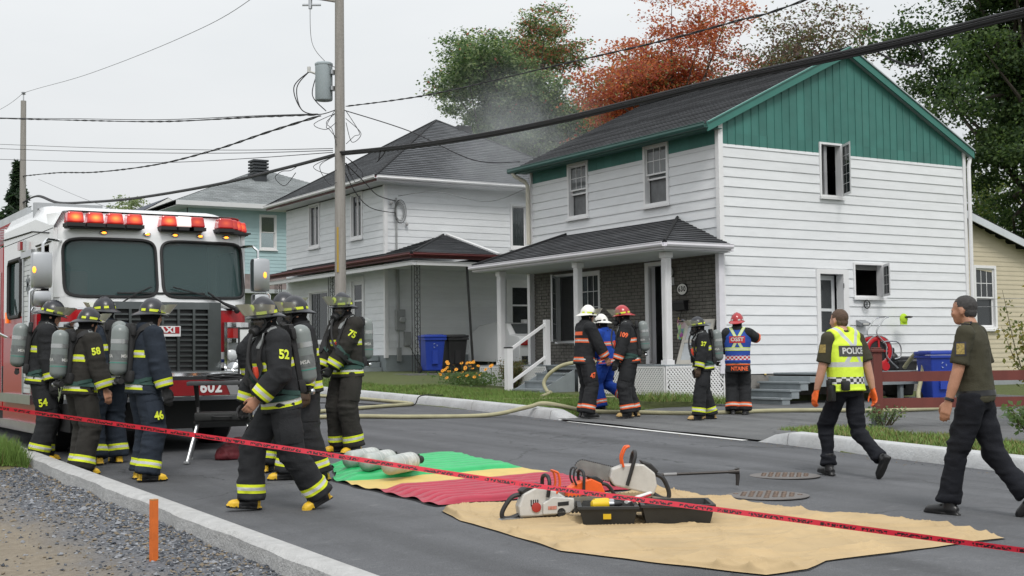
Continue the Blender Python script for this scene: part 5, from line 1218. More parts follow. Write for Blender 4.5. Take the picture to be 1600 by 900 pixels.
def finish(me, name, mats, parent, band=None, smooth=True, **kw):
    me.name = name; me.materials.clear()
    for m_ in (mats if isinstance(mats, (list, tuple)) else [mats]): me.materials.append(m_)
    if band is not None:
        at = me.attributes.new('band', 'FLOAT', 'POINT'); at.data.foreach_set('value', band.astype(np.float32))
    me.polygons.foreach_set('use_smooth', [True]*len(me.polygons)); me.update()
    return link(bpy.data.objects.new(name, me), parent, **kw)
def gear_mat(nm, col, trim):
    def fn(t, v, c, b):
        at = t.n('ShaderNodeAttribute', attribute_name='band'); ab = mathn(t, 'ABSOLUTE', at.outputs['Fac'])
        n = t.n('ShaderNodeTexNoise', i_Scale=9, i_Detail=5); t.l(v, n.inputs['Vector'])
        tr = mixc(t, n.outputs['Fac'], tuple(q*.85 for q in trim), tuple(min(1, q*1.08) for q in trim))
        sv = mixc(t, n.outputs['Fac'], (.46, .47, .45), (.62, .62, .60))
        c = mixc(t, mathn(t, 'LESS_THAN', ab, .037), c, tr); return mixc(t, mathn(t, 'LESS_THAN', ab, .0135), c, sv)
    return M(nm, col, rough=.86, var=.28, scale=5, bump=.35, bscale=120, spec=.25, dirt=.22, dirtcol=tuple(min(1, q*2.1+.012) for q in col), dscale=3, fn=fn)
LIME = (.62, .70, .03); ORANGE = (.80, .13, .035)
G_BLACK = gear_mat('gear_black', (.020, .021, .023), LIME); G_NAVY = gear_mat('gear_navy', (.020, .027, .039), LIME); G_BROWN = gear_mat('gear_brownblack', (.028, .026, .023), LIME)
G_ORANGE = gear_mat('gear_black_orange', (.022, .023, .025), ORANGE); G_BLUE = gear_mat('gear_blue', (.012, .05, .29), ORANGE)
M_HOOD = M('hood_black', (.010, .010, .011), .9, var=.2, bump=.3, bscale=80, spec=.2)
M_GLOVE = M('glove_black', (.014, .014, .015), .75, var=.3, scale=20, bump=.3, bscale=60)
M_GLOVEB = M('glove_brown', (.06, .035, .02), .75, var=.3, scale=20); M_GLOVEO = M('glove_orange', (.85, .14, .02), .55, var=.12, scale=20)
M_SKIN = M('skin', (.47, .25, .17), .5, var=.10, scale=14, bump=.15, bscale=70); M_SKIN2 = M('skin_tan', (.40, .20, .125), .5, var=.12, scale=14, bump=.15, bscale=70)
M_BOOT = M('boot_black', (.013, .013, .014), .42, var=.2, scale=12); M_BOOTY = M('boot_yellow', (.70, .43, .02), .5, var=.2, scale=10, dirt=.35, dirtcol=(.2, .13, .03), dscale=12); M_BOOTT = M('boot_tan', (.45, .30, .12), .7, var=.2)
M_HELM = M('helmet_dark', (.013, .014, .020), .34, var=.2, scale=8, coat=.15); M_HELMW = M('helmet_white', (.74, .73, .68), .35, var=.06); M_HELMR = M('helmet_red', (.36, .015, .02), .25, var=.12, coat=.4)
M_LIME = M('lime_tape', (.62, .70, .03), .5, var=.08, scale=12); M_ORNG = M('orange_tape', ORANGE, .55, var=.08); M_SILV = M('silver_tape', (.5, .51, .5), .45, var=.08)
M_TANK = M('tank_grey', (.185, .21, .205), .32, var=.12, scale=6, dirt=.4, dirtcol=(.16, .16, .14), dscale=6, stretch=(1, 1, .6)); M_TANKB = M('tank_band', (.46, .47, .47), .25, metal=.7, var=.1); M_LABEL = M('label_white', (.55, .55, .53), .5, var=.15, scale=30); M_STRAPG = M('strap_green', (.02, .06, .05), .7, var=.2); M_STRAP = M('strap_black', (.016, .016, .017), .75, var=.2)
M_VISOR = glass('visor_amber', (.60, .58, .46), .55, .1); M_LENS = glass('mask_lens', (.05, .055, .06), .55)
def build_hand(curl, vox=.0065):
    """right hand: wrist at origin, fingers -Z, palm faces -X, thumb +Y"""
    mb = MB(); mb.sweep([(0, 0, .03), (0, 0, 0), (-.002, 0, -.04), (-.003, 0, -.09)], [(.030, .022), (.031, .022), (.042, .017), (.043, .015)], 12, upv=(0, 1, 0))
    for k, (y, L_) in enumerate(((.030, .075), (.010, .085), (-.011, .078), (-.031, .060))):
        p = Vector((-.003, y, -.085)); ang = 0; pts = [p.copy()]; d = curl*(.9+.12*k)
        for j, fr_ in enumerate((.45, .32, .23)):
            ang += d*(.7 if j == 0 else 1.0); p = p + Vector((-math.sin(ang), y*.15, -math.cos(ang)))*L_*fr_; pts.append(p.copy())
        mb.sweep(pts, [.0098, .0092, .0085, .007], 8); mb.ell(pts[-1], (.0072,)*3, 8, 6)
    tp = [Vector((-.004, .030, -.02)), Vector((-.012, .050, -.048)), Vector((-.022-.02*curl, .056, -.078)), Vector((-.032-.03*curl, .05, -.100))]
    mb.sweep(tp, [.015, .0125, .010, .008], 8); mb.ell(tp[-1], (.008,)*3, 8, 6)
    m_ = remesh(mb, vox, 2, .4); V, _ = mesh_np(m_); F_ = [tuple(p.vertices) for p in m_.polygons]; bpy.data.meshes.remove(m_); return V, F_
HANDS = {'relaxed': build_hand(.42), 'fist': build_hand(1.15)}
def two_bone(A, B, l1, l2, hint):
    A, B = Vector(A), Vector(B); d = B-A; L_ = min(d.length, (l1+l2)*.998); u = d.normalized(); B = A + u*L_
    x = (l1*l1 - l2*l2 + L_*L_)/(2*L_); h = math.sqrt(max(0, l1*l1-x*x)); hv = Vector(hint); hv = (hv - u*hv.dot(u)).normalized()
    return A + u*x + hv*h, B
def lerp(a, b, t): return Vector(a).lerp(Vector(b), t)
class Fig: pass
def skeleton(pose, s):
    f = Fig(); g = lambda k, d: pose.get(k, d); f.s = s
    f.hip = Vector(g('hip', (0, 0, .962)))*s; ln = Vector((*g('lean', (0, .03)), 0)); sp = Vector((ln.x, ln.y, .56)).normalized()*.56*s
    f.neck = f.hip + sp; f.spd = sp.normalized(); tw = math.radians(g('tw', 0)); f.rt = Vector((math.cos(tw), math.sin(tw), 0)); f.rt = (f.rt - f.spd*f.rt.dot(f.spd)).normalized(); f.fw = f.spd.cross(f.rt)*-1
    f.fw = f.spd.cross(f.rt); 
    if f.fw.y < 0 and abs(tw) < 1.5: f.fw = -f.fw
    f.sh = {}; f.el = {}; f.wr = {}; f.hj = {}; f.kn = {}; f.an = {}
    for k, sg in (('l', -1), ('r', 1)):
        f.sh[k] = f.neck + f.rt*(.192*s*sg) - f.spd*.045*s
        w_ = Vector(g('h'+k, (.31*sg, .06, .80)))*s; f.el[k], f.wr[k] = two_bone(f.sh[k], w_, .295*s, .265*s, g('e'+k, (.35*sg, -1, -.1)))
        f.hj[k] = f.hip + Vector((.095*s*sg, 0, -.02*s)); a_ = Vector(g('f'+k, (.13*sg, 0, .09)))*s
        f.kn[k], f.an[k] = two_bone(f.hj[k], a_, .435*s, .435*s, g('k'+k, (.12*sg, 1, 0)))
    yw, pt, rl_ = [math.radians(q) for q in g('head', (0, 0, 0))]
    f.hr = Matrix.Rotation(yw, 3, 'Z') @ Matrix.Rotation(-pt, 3, 'X') @ Matrix.Rotation(rl_, 3, 'Y')
    f.head = f.neck + Vector((0, .035, .128))*s + f.hr @ Vector((0, .012, .02))*s
    return f
def torso_prims(mb, f, k=1.0, hem=-.13, bulk=0, flare=0):
    s = f.s; P = lambda t, o=0: f.hip + f.spd*(t*s) + f.fw*(o*s)
    prof = [(hem, .0, .150+flare, .205+flare), (-.04, .0, .150, .200), (.08, .0, .143, .188), (.22, .008, .148, .196), (.36, .010, .150, .212), (.46, .0, .138, .205), (.53, -.008, .105, .150), (.575, -.01, .075, .085)]
    mb.sweep([P(t, o) for t, o, a, b in prof], [((a+bulk)*s*k, (b+bulk)*s*k) for t, o, a, b in prof], 20, upv=tuple(f.fw))
def arm_prims(mb, f, sd, r=(.088, .080, .074, .068), end=1.0, k=1.0):
    s = f.s; S, E, W = f.sh[sd], f.el[sd], f.wr[sd]
    pts = [lerp(S, f.neck, .35), S, lerp(S, E, .5), E, lerp(E, W, .55), lerp(E, W, .98*end)]
    rr = [r[0]*.9, r[0], (r[0]+r[1])/2, r[1], (r[1]+r[2])/2, r[3]]
    mb.sweep(pts, [q*s*k for q in rr], 14); mb.ell(S, (r[0]*s*k,)*3, 12, 8); mb.ell(E, (r[1]*s*k*1.02,)*3, 12, 8)
def leg_prims(mb, f, sd, r=(.115, .100, .092, .098), low=.02, k=1.0):
    s = f.s; Hj, K, A_ = f.hj[sd], f.kn[sd], f.an[sd]
    d = (A_-K).normalized(); bot = A_ + d*low*s
    pts = [Hj + Vector((0, 0, .06*s)), Hj, lerp(Hj, K, .5), K, lerp(K, A_, .5), lerp(K, A_, .85), bot]
    rr = [r[0]*.95, r[0], (r[0]+r[1])/2*1.02, r[1], r[2], r[3], r[3]*1.03]
    mb.sweep(pts, [q*s*k for q in rr], 16); mb.ell(K, (r[1]*s*k*1.01,)*3, 12, 8)
    return bot
def ring_on(bvh, c, ax, ref, hw, off, n=40, span=(0, 2*math.pi), maxd=.5):
    """band hugging a surface: rays from the axis point outwards"""
    ax = Vector(ax).normalized(); a = (Vector(ref) - ax*Vector(ref).dot(ax)).normalized(); b = ax.cross(a); rows = []
    full = abs(span[1]-span[0] - 2*math.pi) < 1e-3; m_ = n if full else n+1
    for dz in (-hw, 0, hw):
        row = []
        for i in range(m_):
            t = span[0] + (span[1]-span[0])*i/n; d = a*math.cos(t) + b*math.sin(t); o = Vector(c) + ax*dz
            h = bvh.ray_cast(o + d*maxd, -d, maxd); row.append((h[0] if h[0] else o + d*.15) + d*off)
        rows.append(row)
    V = [p for r_ in rows for p in r_]; F_ = []
    for j in range(2):
        for i in range(m_ if full else n):
            k = (i+1) % m_; F_.append((j*m_+i, j*m_+k, (j+1)*m_+k, (j+1)*m_+i))
    return V, F_
def strap_on(bvh, pts, w_, off, side, n=24):
    """ribbon along guide points pulled onto the surface"""
    P = [Vector(p) for p in pts]; Q = []
    for i in range(n+1):
        t = i/n*(len(P)-1); k = min(int(t), len(P)-2); q = P[k].lerp(P[k+1], t-k); h = bvh.find_nearest(q)
        if h[0] is None: Q.append((q, Vector((0, -1, 0)))); continue
        nrm = (q-h[0]).normalized() if (q-h[0]).length > 1e-4 and (q-h[0]).dot(h[1]) > 0 else h[1]
        Q.append((h[0] + nrm*off, nrm))
    V = []; F_ = []
    for i, (q, nrm) in enumerate(Q):
        t = Q[min(i+1, n)][0] - Q[max(i-1, 0)][0]; b = t.cross(nrm)
        b = b.normalized() if b.length > 1e-6 else Vector((1, 0, 0)); V += [q + b*w_ + nrm*.004, q - b*w_ + nrm*.004, q - b*w_ - nrm*.006, q + b*w_ - nrm*.006]
    for i in range(n):
        for k in range(4): F_.append((i*4+k, i*4+(k+1) % 4, (i+1)*4+(k+1) % 4, (i+1)*4+k))
    F_ += [(0, 3, 2, 1), (n*4, n*4+1, n*4+2, n*4+3)]; return V, F_
def decal(bvh, txt, c, nrm, upv, size, m_, parent, name='lettering', off=.006, stretch=1.0, bold=.0, back=None, mirror=False):
    nrm = Vector(nrm).normalized(); x = Vector(upv).cross(nrm).normalized(); y = nrm.cross(x)
    def put(V):
        out = []
        for p in V:
            o = Vector(c) + x*p[0]*stretch + y*p[1]; h = bvh.ray_cast(o + nrm*.25, -nrm, .5); out.append((h[0] if h[0] else o) + nrm*(off + p[2]))
        return out
    if back is not None:
        w_, h_, bm_ = back; mb = MB(); nx, ny = 8, 3
        mb.add(put([((i/nx-.5)*w_/stretch, (j/ny-.5)*h_, -.002) for j in range(ny+1) for i in range(nx+1)]), [(j*(nx+1)+i, j*(nx+1)+i+1, (j+1)*(nx+1)+i+1, (j+1)*(nx+1)+i) for j in range(ny) for i in range(nx)])
        local(mb, 'patch', bm_, parent, recalc=False)
    if txt:
        V, F_ = text_mesh(txt, size, 0, bold); mb = MB(); mb.add(put([(v.x, v.y, .001) for v in V]), F_); local(mb, name, m_, parent, recalc=False)
def bvh_of(o): return BVHTree.FromPolygons([v.co for v in o.data.vertices], [tuple(p.vertices) for p in o.data.polygons])
# ---------------------------------------------------------------- head gear
def place(mb_fn, f, parent, name, m_, smooth=True, **kw):
    mb = MB(); mb.T = Matrix.Translation(f.head) @ f.hr.to_4x4() @ Matrix.Scale(f.s, 4); mb_fn(mb); return local(mb, name, m_, parent, smooth=smooth, **kw)
def helmet(f, parent, m_, trim=None, visor='up', badge=None, n=36):
    bz = .035
    def br(t): c = math.cos(t); return .024 + .012*max(0, c) + .052*max(0, -c)**1.5       # brim width; t=0 front
    def base(t): return Vector((math.sin(t)*.116, math.cos(t)*.138, 0))
    def shell(mb):
        rows = []
        for v in range(9):
            ph = math.pi/2*v/8
            rows.append([Vector((base(t).x*math.cos(ph), base(t).y*math.cos(ph), bz + .150*math.sin(ph) + .009*math.exp(-(base(t).x*math.cos(ph)/.02)**2)*math.sin(ph*1.0))) for t in [2*math.pi*i/n for i in range(n)]])
        V = [p for r_ in rows for p in r_]; mb.add(V, [(j*n+i, j*n+(i+1) % n, (j+1)*n+(i+1) % n, (j+1)*n+i) for j in range(8) for i in range(n)])
        V = []
        for i in range(n):
            t = 2*math.pi*i/n; d = base(t).normalized(); dip = -.012 - .030*max(0, -math.cos(t))**1.5
            for q, zz in ((0, .006), (.5, dip*.35), (1, dip), (1, dip-.007), (.4, dip*.4-.010), (-.05, -.012)): V.append(base(t) + d*br(t)*q + Vector((0, 0, bz+zz)))
        mb.add(V, [(i*6+k, ((i+1) % n)*6+k, ((i+1) % n)*6+(k+1) % 6, i*6+(k+1) % 6) for i in range(n) for k in range(6)])
    ho = place(shell, f, parent, 'helmet', m_, smooth=50)
    if trim:
        def bnd(mb):
            for t0, t1 in ((.45, 1.15), (1.35, 2.05), (2.35, 2.75), (-.45, -1.15), (-1.35, -2.05), (-2.35, -2.75)):
                V = []
                for i in range(7):
                    t = t0+(t1-t0)*i/6
                    for zz in (.010, .036):
                        ph = math.asin(zz/.150); p = base(t)*math.cos(ph); V.append(p*1.022 + Vector((0, 0, bz+zz)))
                mb.add(V, [(2*i, 2*i+1, 2*i+3, 2*i+2) for i in range(6)])
        place(bnd, f, ho, 'reflective_trim', trim, smooth=80, recalc=False, kind='stuff')
    if badge:
        def bd(mb): mb.lathe([(.043, 0), (.043, .008), (.036, .012), (0, .013)], 18, (0, .134, bz+.058), (0, 1, .35))
        place(bd, f, ho, 'front_badge', badge, smooth=40)
        def bt(mb): mb.cbox((0, .152, bz+.062), (.045, .003, .01)); mb.cbox((0, .150, bz+.074), (.03, .003, .008)); mb.cbox((0, .153, bz+.048), (.035, .003, .007))
        place(bt, f, ho, 'badge_mark', M_STRAP)
    if visor:
        def vz(mb):
            V = []; k = 18
            for i in range(k+1):
                t = -1.45 + 2.9*i/k; d = base(t).normalized(); w_ = math.cos(t*.75)
                for q in range(4):
                    u = q/3
                    if visor == 'up': p = base(t) + d*(.030 + .070*u*w_ + .01) + Vector((0, 0, bz + .012 + .105*u*(.35+.65*w_)))
                    else: p = base(t) + d*(.040 + .02*u) + Vector((0, 0, bz + .01 - .11*u*w_))
                    V.append(p)
            mb.add(V, [(i*4+q, i*4+q+1, (i+1)*4+q+1, (i+1)*4+q) for i in range(k) for q in range(3)])
        place(vz, f, ho, 'visor', M_VISOR, smooth=80)
        def pv(mb):
            for sx in (-1, 1): mb.lathe([(.017, 0), (.017, .012), (.012, .016), (0, .017)], 12, (sx*.133, .03, bz+.012), (sx, .1, 0))
        place(pv, f, ho, 'pivot', M_STRAP, smooth=40)
    return ho
def scba_mask(f, parent):
    def lens(mb):
        V = []; nu, nv = 14, 10
        for j in range(nv+1):
            for i in range(nu+1):
                a = -1.25 + 2.5*i/nu; e = -.85 + 1.75*j/nv
                V.append(Vector((math.sin(a)*math.cos(e)*.083, .028 + math.cos(a)*math.cos(e)*.108, -.028 + math.sin(e)*.098)))
        mb.add(V, [(j*(nu+1)+i, j*(nu+1)+i+1, (j+1)*(nu+1)+i+1, (j+1)*(nu+1)+i) for j in range(nv) for i in range(nu)])
    ms_ = place(lens, f, parent, 'face_mask', M_LENS, smooth=80)
    def rim(mb):
        P = []
        for i in range(28):
            t = 2*math.pi*i/28; a = 1.25*math.cos(t); e = .025 + .875*math.sin(t)
            P.append(Vector((math.sin(a)*math.cos(e)*.085, .026 + math.cos(a)*math.cos(e)*.106, -.028 + math.sin(e)*.099)))
        mb.sweep(P, .011, 8, closed=True)
    place(rim, f, ms_, 'rim', M_RUB)
    def reg(mb):
        mb.lathe([(.030, -.03), (.043, 0), (.046, .03), (.040, .05), (.022, .058), (0, .058)], 18, (0, .105, -.085), (0, 1, -.45)); mb.cbox((0, .125, -.05), (.05, .04, .02), bev=.006)
        for sx in (-1, 1): mb.sweep([(sx*.06, .08, -.05), (sx*.085, .03, -.02), (sx*.10, -.04, .0)], [(.006, .010)]*3, 6)
    place(reg, f, ms_, 'regulator', M_RUB)
    return ms_
def tank_mesh(mb, c, ax, r=.088, L_=.52):
    prof = [(.0, -L_/2)] + [(r*math.sin(t), -L_/2 + r*.75*(1-math.cos(t))) for t in (.4, .8, 1.2, 1.57)] + [(r, L_/2-r*.9)] + [(r*math.cos(t), L_/2 - r*.9 + r*.9*math.sin(t)) for t in (.35, .7, 1.05, 1.4)] + [(.0, L_/2)]
    mb.lathe(prof, 24, c, ax)
def scba(f, parent, coat_bvh, tank_label=True, hose=True):
    s = f.s; bk = -f.fw; ax = (f.spd*1.0 + bk*.02).normalized(); c = f.hip + f.spd*(.345*s) + bk*(.275*s)
    mb = MB(); tank_mesh(mb, c, ax); tk = local(mb, 'air_tank', M_TANK, parent, smooth=50)
    for dz, hh, m_, nm in ((.085, .022, M_TANKB, 'tank_strap'), (-.055, .05, M('tank_dark_label', (.13, .14, .14), .45, var=.3, scale=25), 'tank_label'), (-.13, .004, M('tank_stripe', (.05, .25, .2), .5), 'tank_stripe')):
        mb = MB(); mb.lathe([(.0885, -hh), (.0905, -hh), (.0905, hh), (.0885, hh)], 24, c + ax*dz, ax); local(mb, nm, m_, tk, smooth=40)
    if tank_label:
        for an in (0, 1.9, -1.9):
            d = Matrix.Rotation(an, 3, ax) @ bk; x = ax.cross(d) * 1.0; V, F_ = text_mesh('MSA', .046, 0, .001); mb = MB()
            mb.add([c + ax*(-.065) + d*.0925 + x*v.x*.95 + ax*v.y - d*(v.x*v.x/.18) for v in V], F_); local(mb, 'tank_lettering', M_LABEL, tk, recalc=False)
    mb = MB(); b0 = c - ax*.27; mb.cyl(b0, b0 - ax*.05, .025, 10); mb.sweep([b0 - ax*.04 - f.rt*.07, b0 - ax*.04 + f.rt*.05], .024, 10); mb.sweep([b0 - ax*.045 + f.rt*.05, b0 - ax*.045 + f.rt*.10], .03, 10); local(mb, 'tank_valve', M_RUB, tk, smooth=True)
    mb = MB(); mb.ell(b0 - ax*.05 - f.rt*.07, (.028,)*3, 10, 7); local(mb, 'valve_gauge', M_CHROME2, tk, smooth=True)
    # back plate
    mb = MB(); R_ = Matrix((f.rt, f.fw, f.spd)).transposed(); mb.cbox(c - bk*.095*s, (.17, .05, .56), R_, bev=.018); mb.cbox(c - bk*.10*s - f.spd*.26*s, (.26, .07, .12), R_, bev=.03); mb.cbox(c - bk*.095*s + f.spd*.20*s, (.24, .045, .10), R_, bev=.02)
    bp = local(mb, 'back_plate', M_STRAP, parent, smooth=True)
    P = lambda r, t, o: f.hip + f.rt*(r*s) + f.spd*(t*s) + f.fw*(o*s)
    for sg in (-1, 1):
        V, F_ = strap_on(coat_bvh, [P(.06*sg, .36, -.2), P(.09*sg, .56, -.15), P(.12*sg, .62, 0), P(.125*sg, .54, .14), P(.13*sg, .40, .22), P(.16*sg, .22, .22), P(.20*sg, .08, .10)], .030*s, .014, sg)
        mb = MB(); mb.add(V, F_); st_ = local(mb, 'shoulder_strap', M_STRAP, bp, smooth=True)
        V, F_ = strap_on(coat_bvh, [P(.115*sg, .60, -.02), P(.125*sg, .57, .12), P(.125*sg, .49, .2)], .020*s, .021, sg, 10)
        mb = MB(); mb.add(V, F_); local(mb, 'strap_pad', M('strap_grey', (.20, .21, .21), .6, var=.25, scale=40), st_, smooth=True)
        V, F_ = strap_on(coat_bvh, [P(.15*sg, .26, .2), P(.21*sg, .10, .08), P(.18*sg, .04, -.12)], .018*s, .016, sg, 12); mb = MB(); mb.add(V, F_); local(mb, 'lower_strap', M_STRAPG, bp, smooth=True)
    V, F_ = ring_on(coat_bvh, f.hip + f.spd*.03*s, f.spd, f.fw, .024*s, .010, maxd=.3); mb = MB(); mb.add(V, F_); local(mb, 'waist_belt', M_STRAPG, bp, smooth=True)
    mb = MB(); mb.cbox(P(-.04, .03, .17), (.07, .03, .06), R_, bev=.008); mb.cbox(P(.10, .05, .15), (.06, .05, .08), R_, bev=.01); local(mb, 'belt_gear', M_RUB, bp, smooth=True)
    if hose:
        m0 = f.head + f.hr @ Vector((0, .14*s, -.105*s)); mb = MB(); q = [m0, m0 + f.fw*.05*s - f.spd*.07*s - f.rt*.02, P(-.10, .36, .26), P(-.17, .22, .24), P(-.20, .10, .12), P(-.18, .06, -.06)]
        Q = []
        for i in range(25):
            t = i/24*(len(q)-1); k = min(int(t), len(q)-2); u = t-k; p0, p1, p2, p3 = q[max(k-1, 0)], q[k], q[k+1], q[min(k+2, len(q)-1)]
            Q.append(.5*((2*p1) + (p2-p0)*u + (2*p0-5*p1+4*p2-p3)*u*u + (3*p1-p0-3*p2+p3)*u**3))
        mb.sweep(Q, .014, 8); local(mb, 'breathing_hose', M_RUB, bp, smooth=True)
        mb = MB(); mb.sweep([P(.125, .40, .19), P(.10, .24, .215), P(.07, .16, .20)], .011, 7); mb.cbox(P(.075, .13, .195), (.05, .045, .10), R_, bev=.012); local(mb, 'gauge', M_RUB, bp, smooth=True)
        mb = MB(); mb.cbox(P(-.12, .27, .215), (.045, .04, .12), R_, bev=.012); local(mb, 'alarm_unit', M('alarm_red', (.55, .05, .02), .5), bp, smooth=True)
# ---------------------------------------------------------------- boots, body, head
def boot(f, sd, pose, parent, m_, toe, kind='fire'):
    s = f.s; yw = math.radians(pose.get('fy'+sd, 8))*(-1 if sd == 'r' else 1); pt = math.radians(pose.get('fp'+sd, 0))
    T_ = Matrix.Translation(f.an[sd]) @ Matrix.Rotation(yw, 4, 'Z') @ Matrix.Rotation(-pt, 4, 'X') @ Matrix.Scale(s, 4); k = 1.0 if kind == 'fire' else .88
    mb = MB(); mb.sweep([(0, -.085, -.045), (0, -.06, -.042), (0, .0, -.035), (0, .08, -.045), (0, .15, -.052), (0, .185, -.058)], [(.035, .035*k), (.045, .042*k), (.050, .044*k), (.042, .050*k), (.036, .050*k), (.022, .034*k)], 16, upv=(0, 0, 1))
    mb.sweep([(0, -.02, -.05), (0, -.015, .02), (0, -.005, .14)], [.052, .050, .060], 14)
    mb.sweep([(0, -.105, -.075), (0, -.09, -.074), (0, 0, -.074), (0, .08, -.074), (0, .16, -.074), (0, .20, -.073)], [(.014, .030*k), (.016, .042*k), (.016, .042*k), (.016, .052*k), (.016, .050*k), (.014, .030*k)], 12, upv=(0, 0, 1))
    me = remesh(mb, .009, 2, .4); V, _ = mesh_np(me); Z = V.copy()
    V4 = np.c_[V, np.ones(len(V))] @ np.array(T_).T; me.vertices.foreach_set('co', V4[:, :3].ravel())
    o = finish(me, 'boot', [m_, toe, M('boot_sole', (.022, .021, .020), .7)], parent)
    idx = np.zeros(len(me.polygons), int)
    for p in me.polygons:
        c = Z[list(p.vertices)].mean(0)
        if c[2] < -.072: idx[p.index] = 2
        elif kind == 'fire' and (c[1] > .105 or (c[1] < -.055 and c[2] < -.01)  ): idx[p.index] = 1
    me.polygons.foreach_set('material_index', idx.tolist()); me.update(); return o
def head_prims(mb, f):
    s = f.s; T_ = Matrix.Translation(f.head) @ f.hr.to_4x4() @ Matrix.Scale(s, 4); R_ = f.hr; q = lambda p: T_ @ Vector(p)
    def E(c, r): mb.ell(q(c), tuple(v*s for v in r), 16, 11, R_)
    E((0, -.010, .030), (.076, .097, .088)); E((0, .022, -.020), (.066, .076, .092)); E((0, .045, -.075), (.046, .045, .040)); E((0, .094, -.022), (.012, .020, .024)); E((0, .090, .002), (.009, .012, .024)); E((0, .083, .012), (.050, .016, .014))
    E((0, .083, -.059), (.022, .012, .006)); E((0, .081, -.069), (.020, .012, .006))
    for sx in (-1, 1): E((sx*.078, -.005, -.012), (.010, .020, .032)); E((sx*.040, .064, -.022), (.024, .022, .022))
    mb.sweep([f.neck - f.spd*.06*s, f.neck + f.spd*.03*s, q((0, -.018, -.06)), q((0, -.015, -.02))], [.075*s, .062*s, .056*s, .055*s], 14)
def body(f, pose, parent, m_, fine=False, tk=.80, hands=('relaxed', 'relaxed'), hand_m=None, cuff=1.0):
    mb = MB(); s = f.s; torso_prims(mb, f, tk, hem=-.08)
    for sd in 'lr': arm_prims(mb, f, sd, (.062, .048, .040, .030)); leg_prims(mb, f, sd, (.085, .062, .050, .045), low=-.02)
    head_prims(mb, f)
    me = remesh(mb, .0105 if fine else .013, 2, .45); V, _ = mesh_np(me); V = V.tolist(); F_ = [tuple(p.vertices) for p in me.polygons]; mi = [0]*len(F_); bpy.data.meshes.remove(me)
    hm = hand_m or [m_, m_]; mats = [m_] + [h for h in hm]
    for i, (sd, sg) in enumerate((('l', -1), ('r', 1))):
        HV, HF = HANDS[hands[i]]; d = (f.wr[sd] - f.el[sd]).normalized(); th = Vector(pose.get('t'+sd, (0, 1, .1))); th = (th - d*th.dot(d)).normalized(); x = th.cross(-d)*1.0
        x = (-d).cross(th)*-1; R_ = np.array([[x.x*1, th.x, -d.x], [x.y, th.y, -d.y], [x.z, th.z, -d.z]]) if False else np.array(Matrix((th.cross(-d), th, -d)).transposed())
        W_ = HV*np.array([1 if sd == 'r' else -1, 1, 1])*s*1.06*(1.12 if hm[i] in (M_GLOVE, M_GLOVEB) else 1)
        W_ = W_ @ R_.T + np.array(f.wr[sd] + d*.005); o = len(V); V += W_.tolist(); F_ += [tuple(a+o for a in (p if sd == 'r' else p[::-1])) for p in HF]; mi += [i+1]*len(HF)
    me = bpy.data.meshes.new('body'); me.from_pydata(V, [], F_); me.polygons.foreach_set  # noqa
    for q in mats: me.materials.append(q)
    me.polygons.foreach_set('material_index', mi); me.polygons.foreach_set('use_smooth', [True]*len(F_)); me.update()
    return link(bpy.data.objects.new('body', me), parent)
def hood(f, parent, m_=None):
    mb = MB(); s = f.s; T_ = Matrix.Translation(f.head) @ f.hr.to_4x4() @ Matrix.Scale(s, 4); q = lambda p: T_ @ Vector(p)
    mb.ell(q((0, -.014, .022)), (.092*s, .108*s, .100*s), 16, 11, f.hr); mb.ell(q((0, -.005, -.045)), (.080*s, .080*s, .085*s), 16, 11, f.hr)
    mb.sweep([f.neck - f.spd*.05*s, f.neck + f.spd*.03*s, q((0, -.02, -.06)), q((0, -.015, -.01))], [.125*s, .098*s, .085*s, .08*s], 16)
    me = remesh(mb, .009, 3); wrinkle(me, .008, (10, 10, 22), 3); V, _ = mesh_np(me); Lc = (np.c_[V, np.ones(len(V))] @ np.array(T_.inverted()).T)[:, :3]
    cut = (Lc[:, 1] > .02) & ((Lc[:, 0]/.058)**2 + ((Lc[:, 2]+.022)/.070)**2 < 1); bm = bmesh.new(); bm.from_mesh(me); bm.verts.ensure_lookup_table(); bmesh.ops.delete(bm, geom=[v for v in bm.verts if cut[v.index]], context='VERTS'); bm.to_mesh(me); bm.free()
    return finish(me, 'hood', m_ or M_HOOD, parent)
def legwear(f, pose, parent, m_, name='trousers', r=(.125, .116, .112, .120), low=.01, bands=(.80,), vox=.0125, seed=1, amp=.019, hipk=1.0):
    mb = MB(); s = f.s
    P = lambda t, o=0: f.hip + f.spd*(t*s) + f.fw*(o*s)
    mb.sweep([P(.14), P(.02), P(-.05), P(-.10)], [(.125*s*hipk, .170*s*hipk), (.135*s*hipk, .185*s*hipk), (.130*s*hipk, .185*s*hipk), (.105*s*hipk, .16*s*hipk)], 18, upv=(0, 1, 0))
    for sd in 'lr': leg_prims(mb, f, sd, r, low)
    me = remesh(mb, vox, 3); zn = [(f.kn['l'], .16*s, .8), (f.kn['r'], .16*s, .8), (f.an['l'], .15*s, 1.1), (f.an['r'], .15*s, 1.1)]
    V = wrinkle(me, amp, (6, 6, 13), seed, zn); b = np.full(len(V), .12)
    if bands:
        for sd in 'lr':
            t, r_, L_ = seg_t(V, f.kn[sd], f.an[sd]); o = 'l' if sd == 'r' else 'r'; _, r2_, _ = seg_t(V, f.kn[o], f.an[o]); ok = (r_ < .17*s) & (r_ <= r2_) & (t > .05)
            for q in bands: d = t - q*L_; u = ok & (np.abs(d) < np.abs(b)); b[u] = d[u]
    return finish(me, name, m_, parent, band=np.clip(np.abs(b), 0, .12))
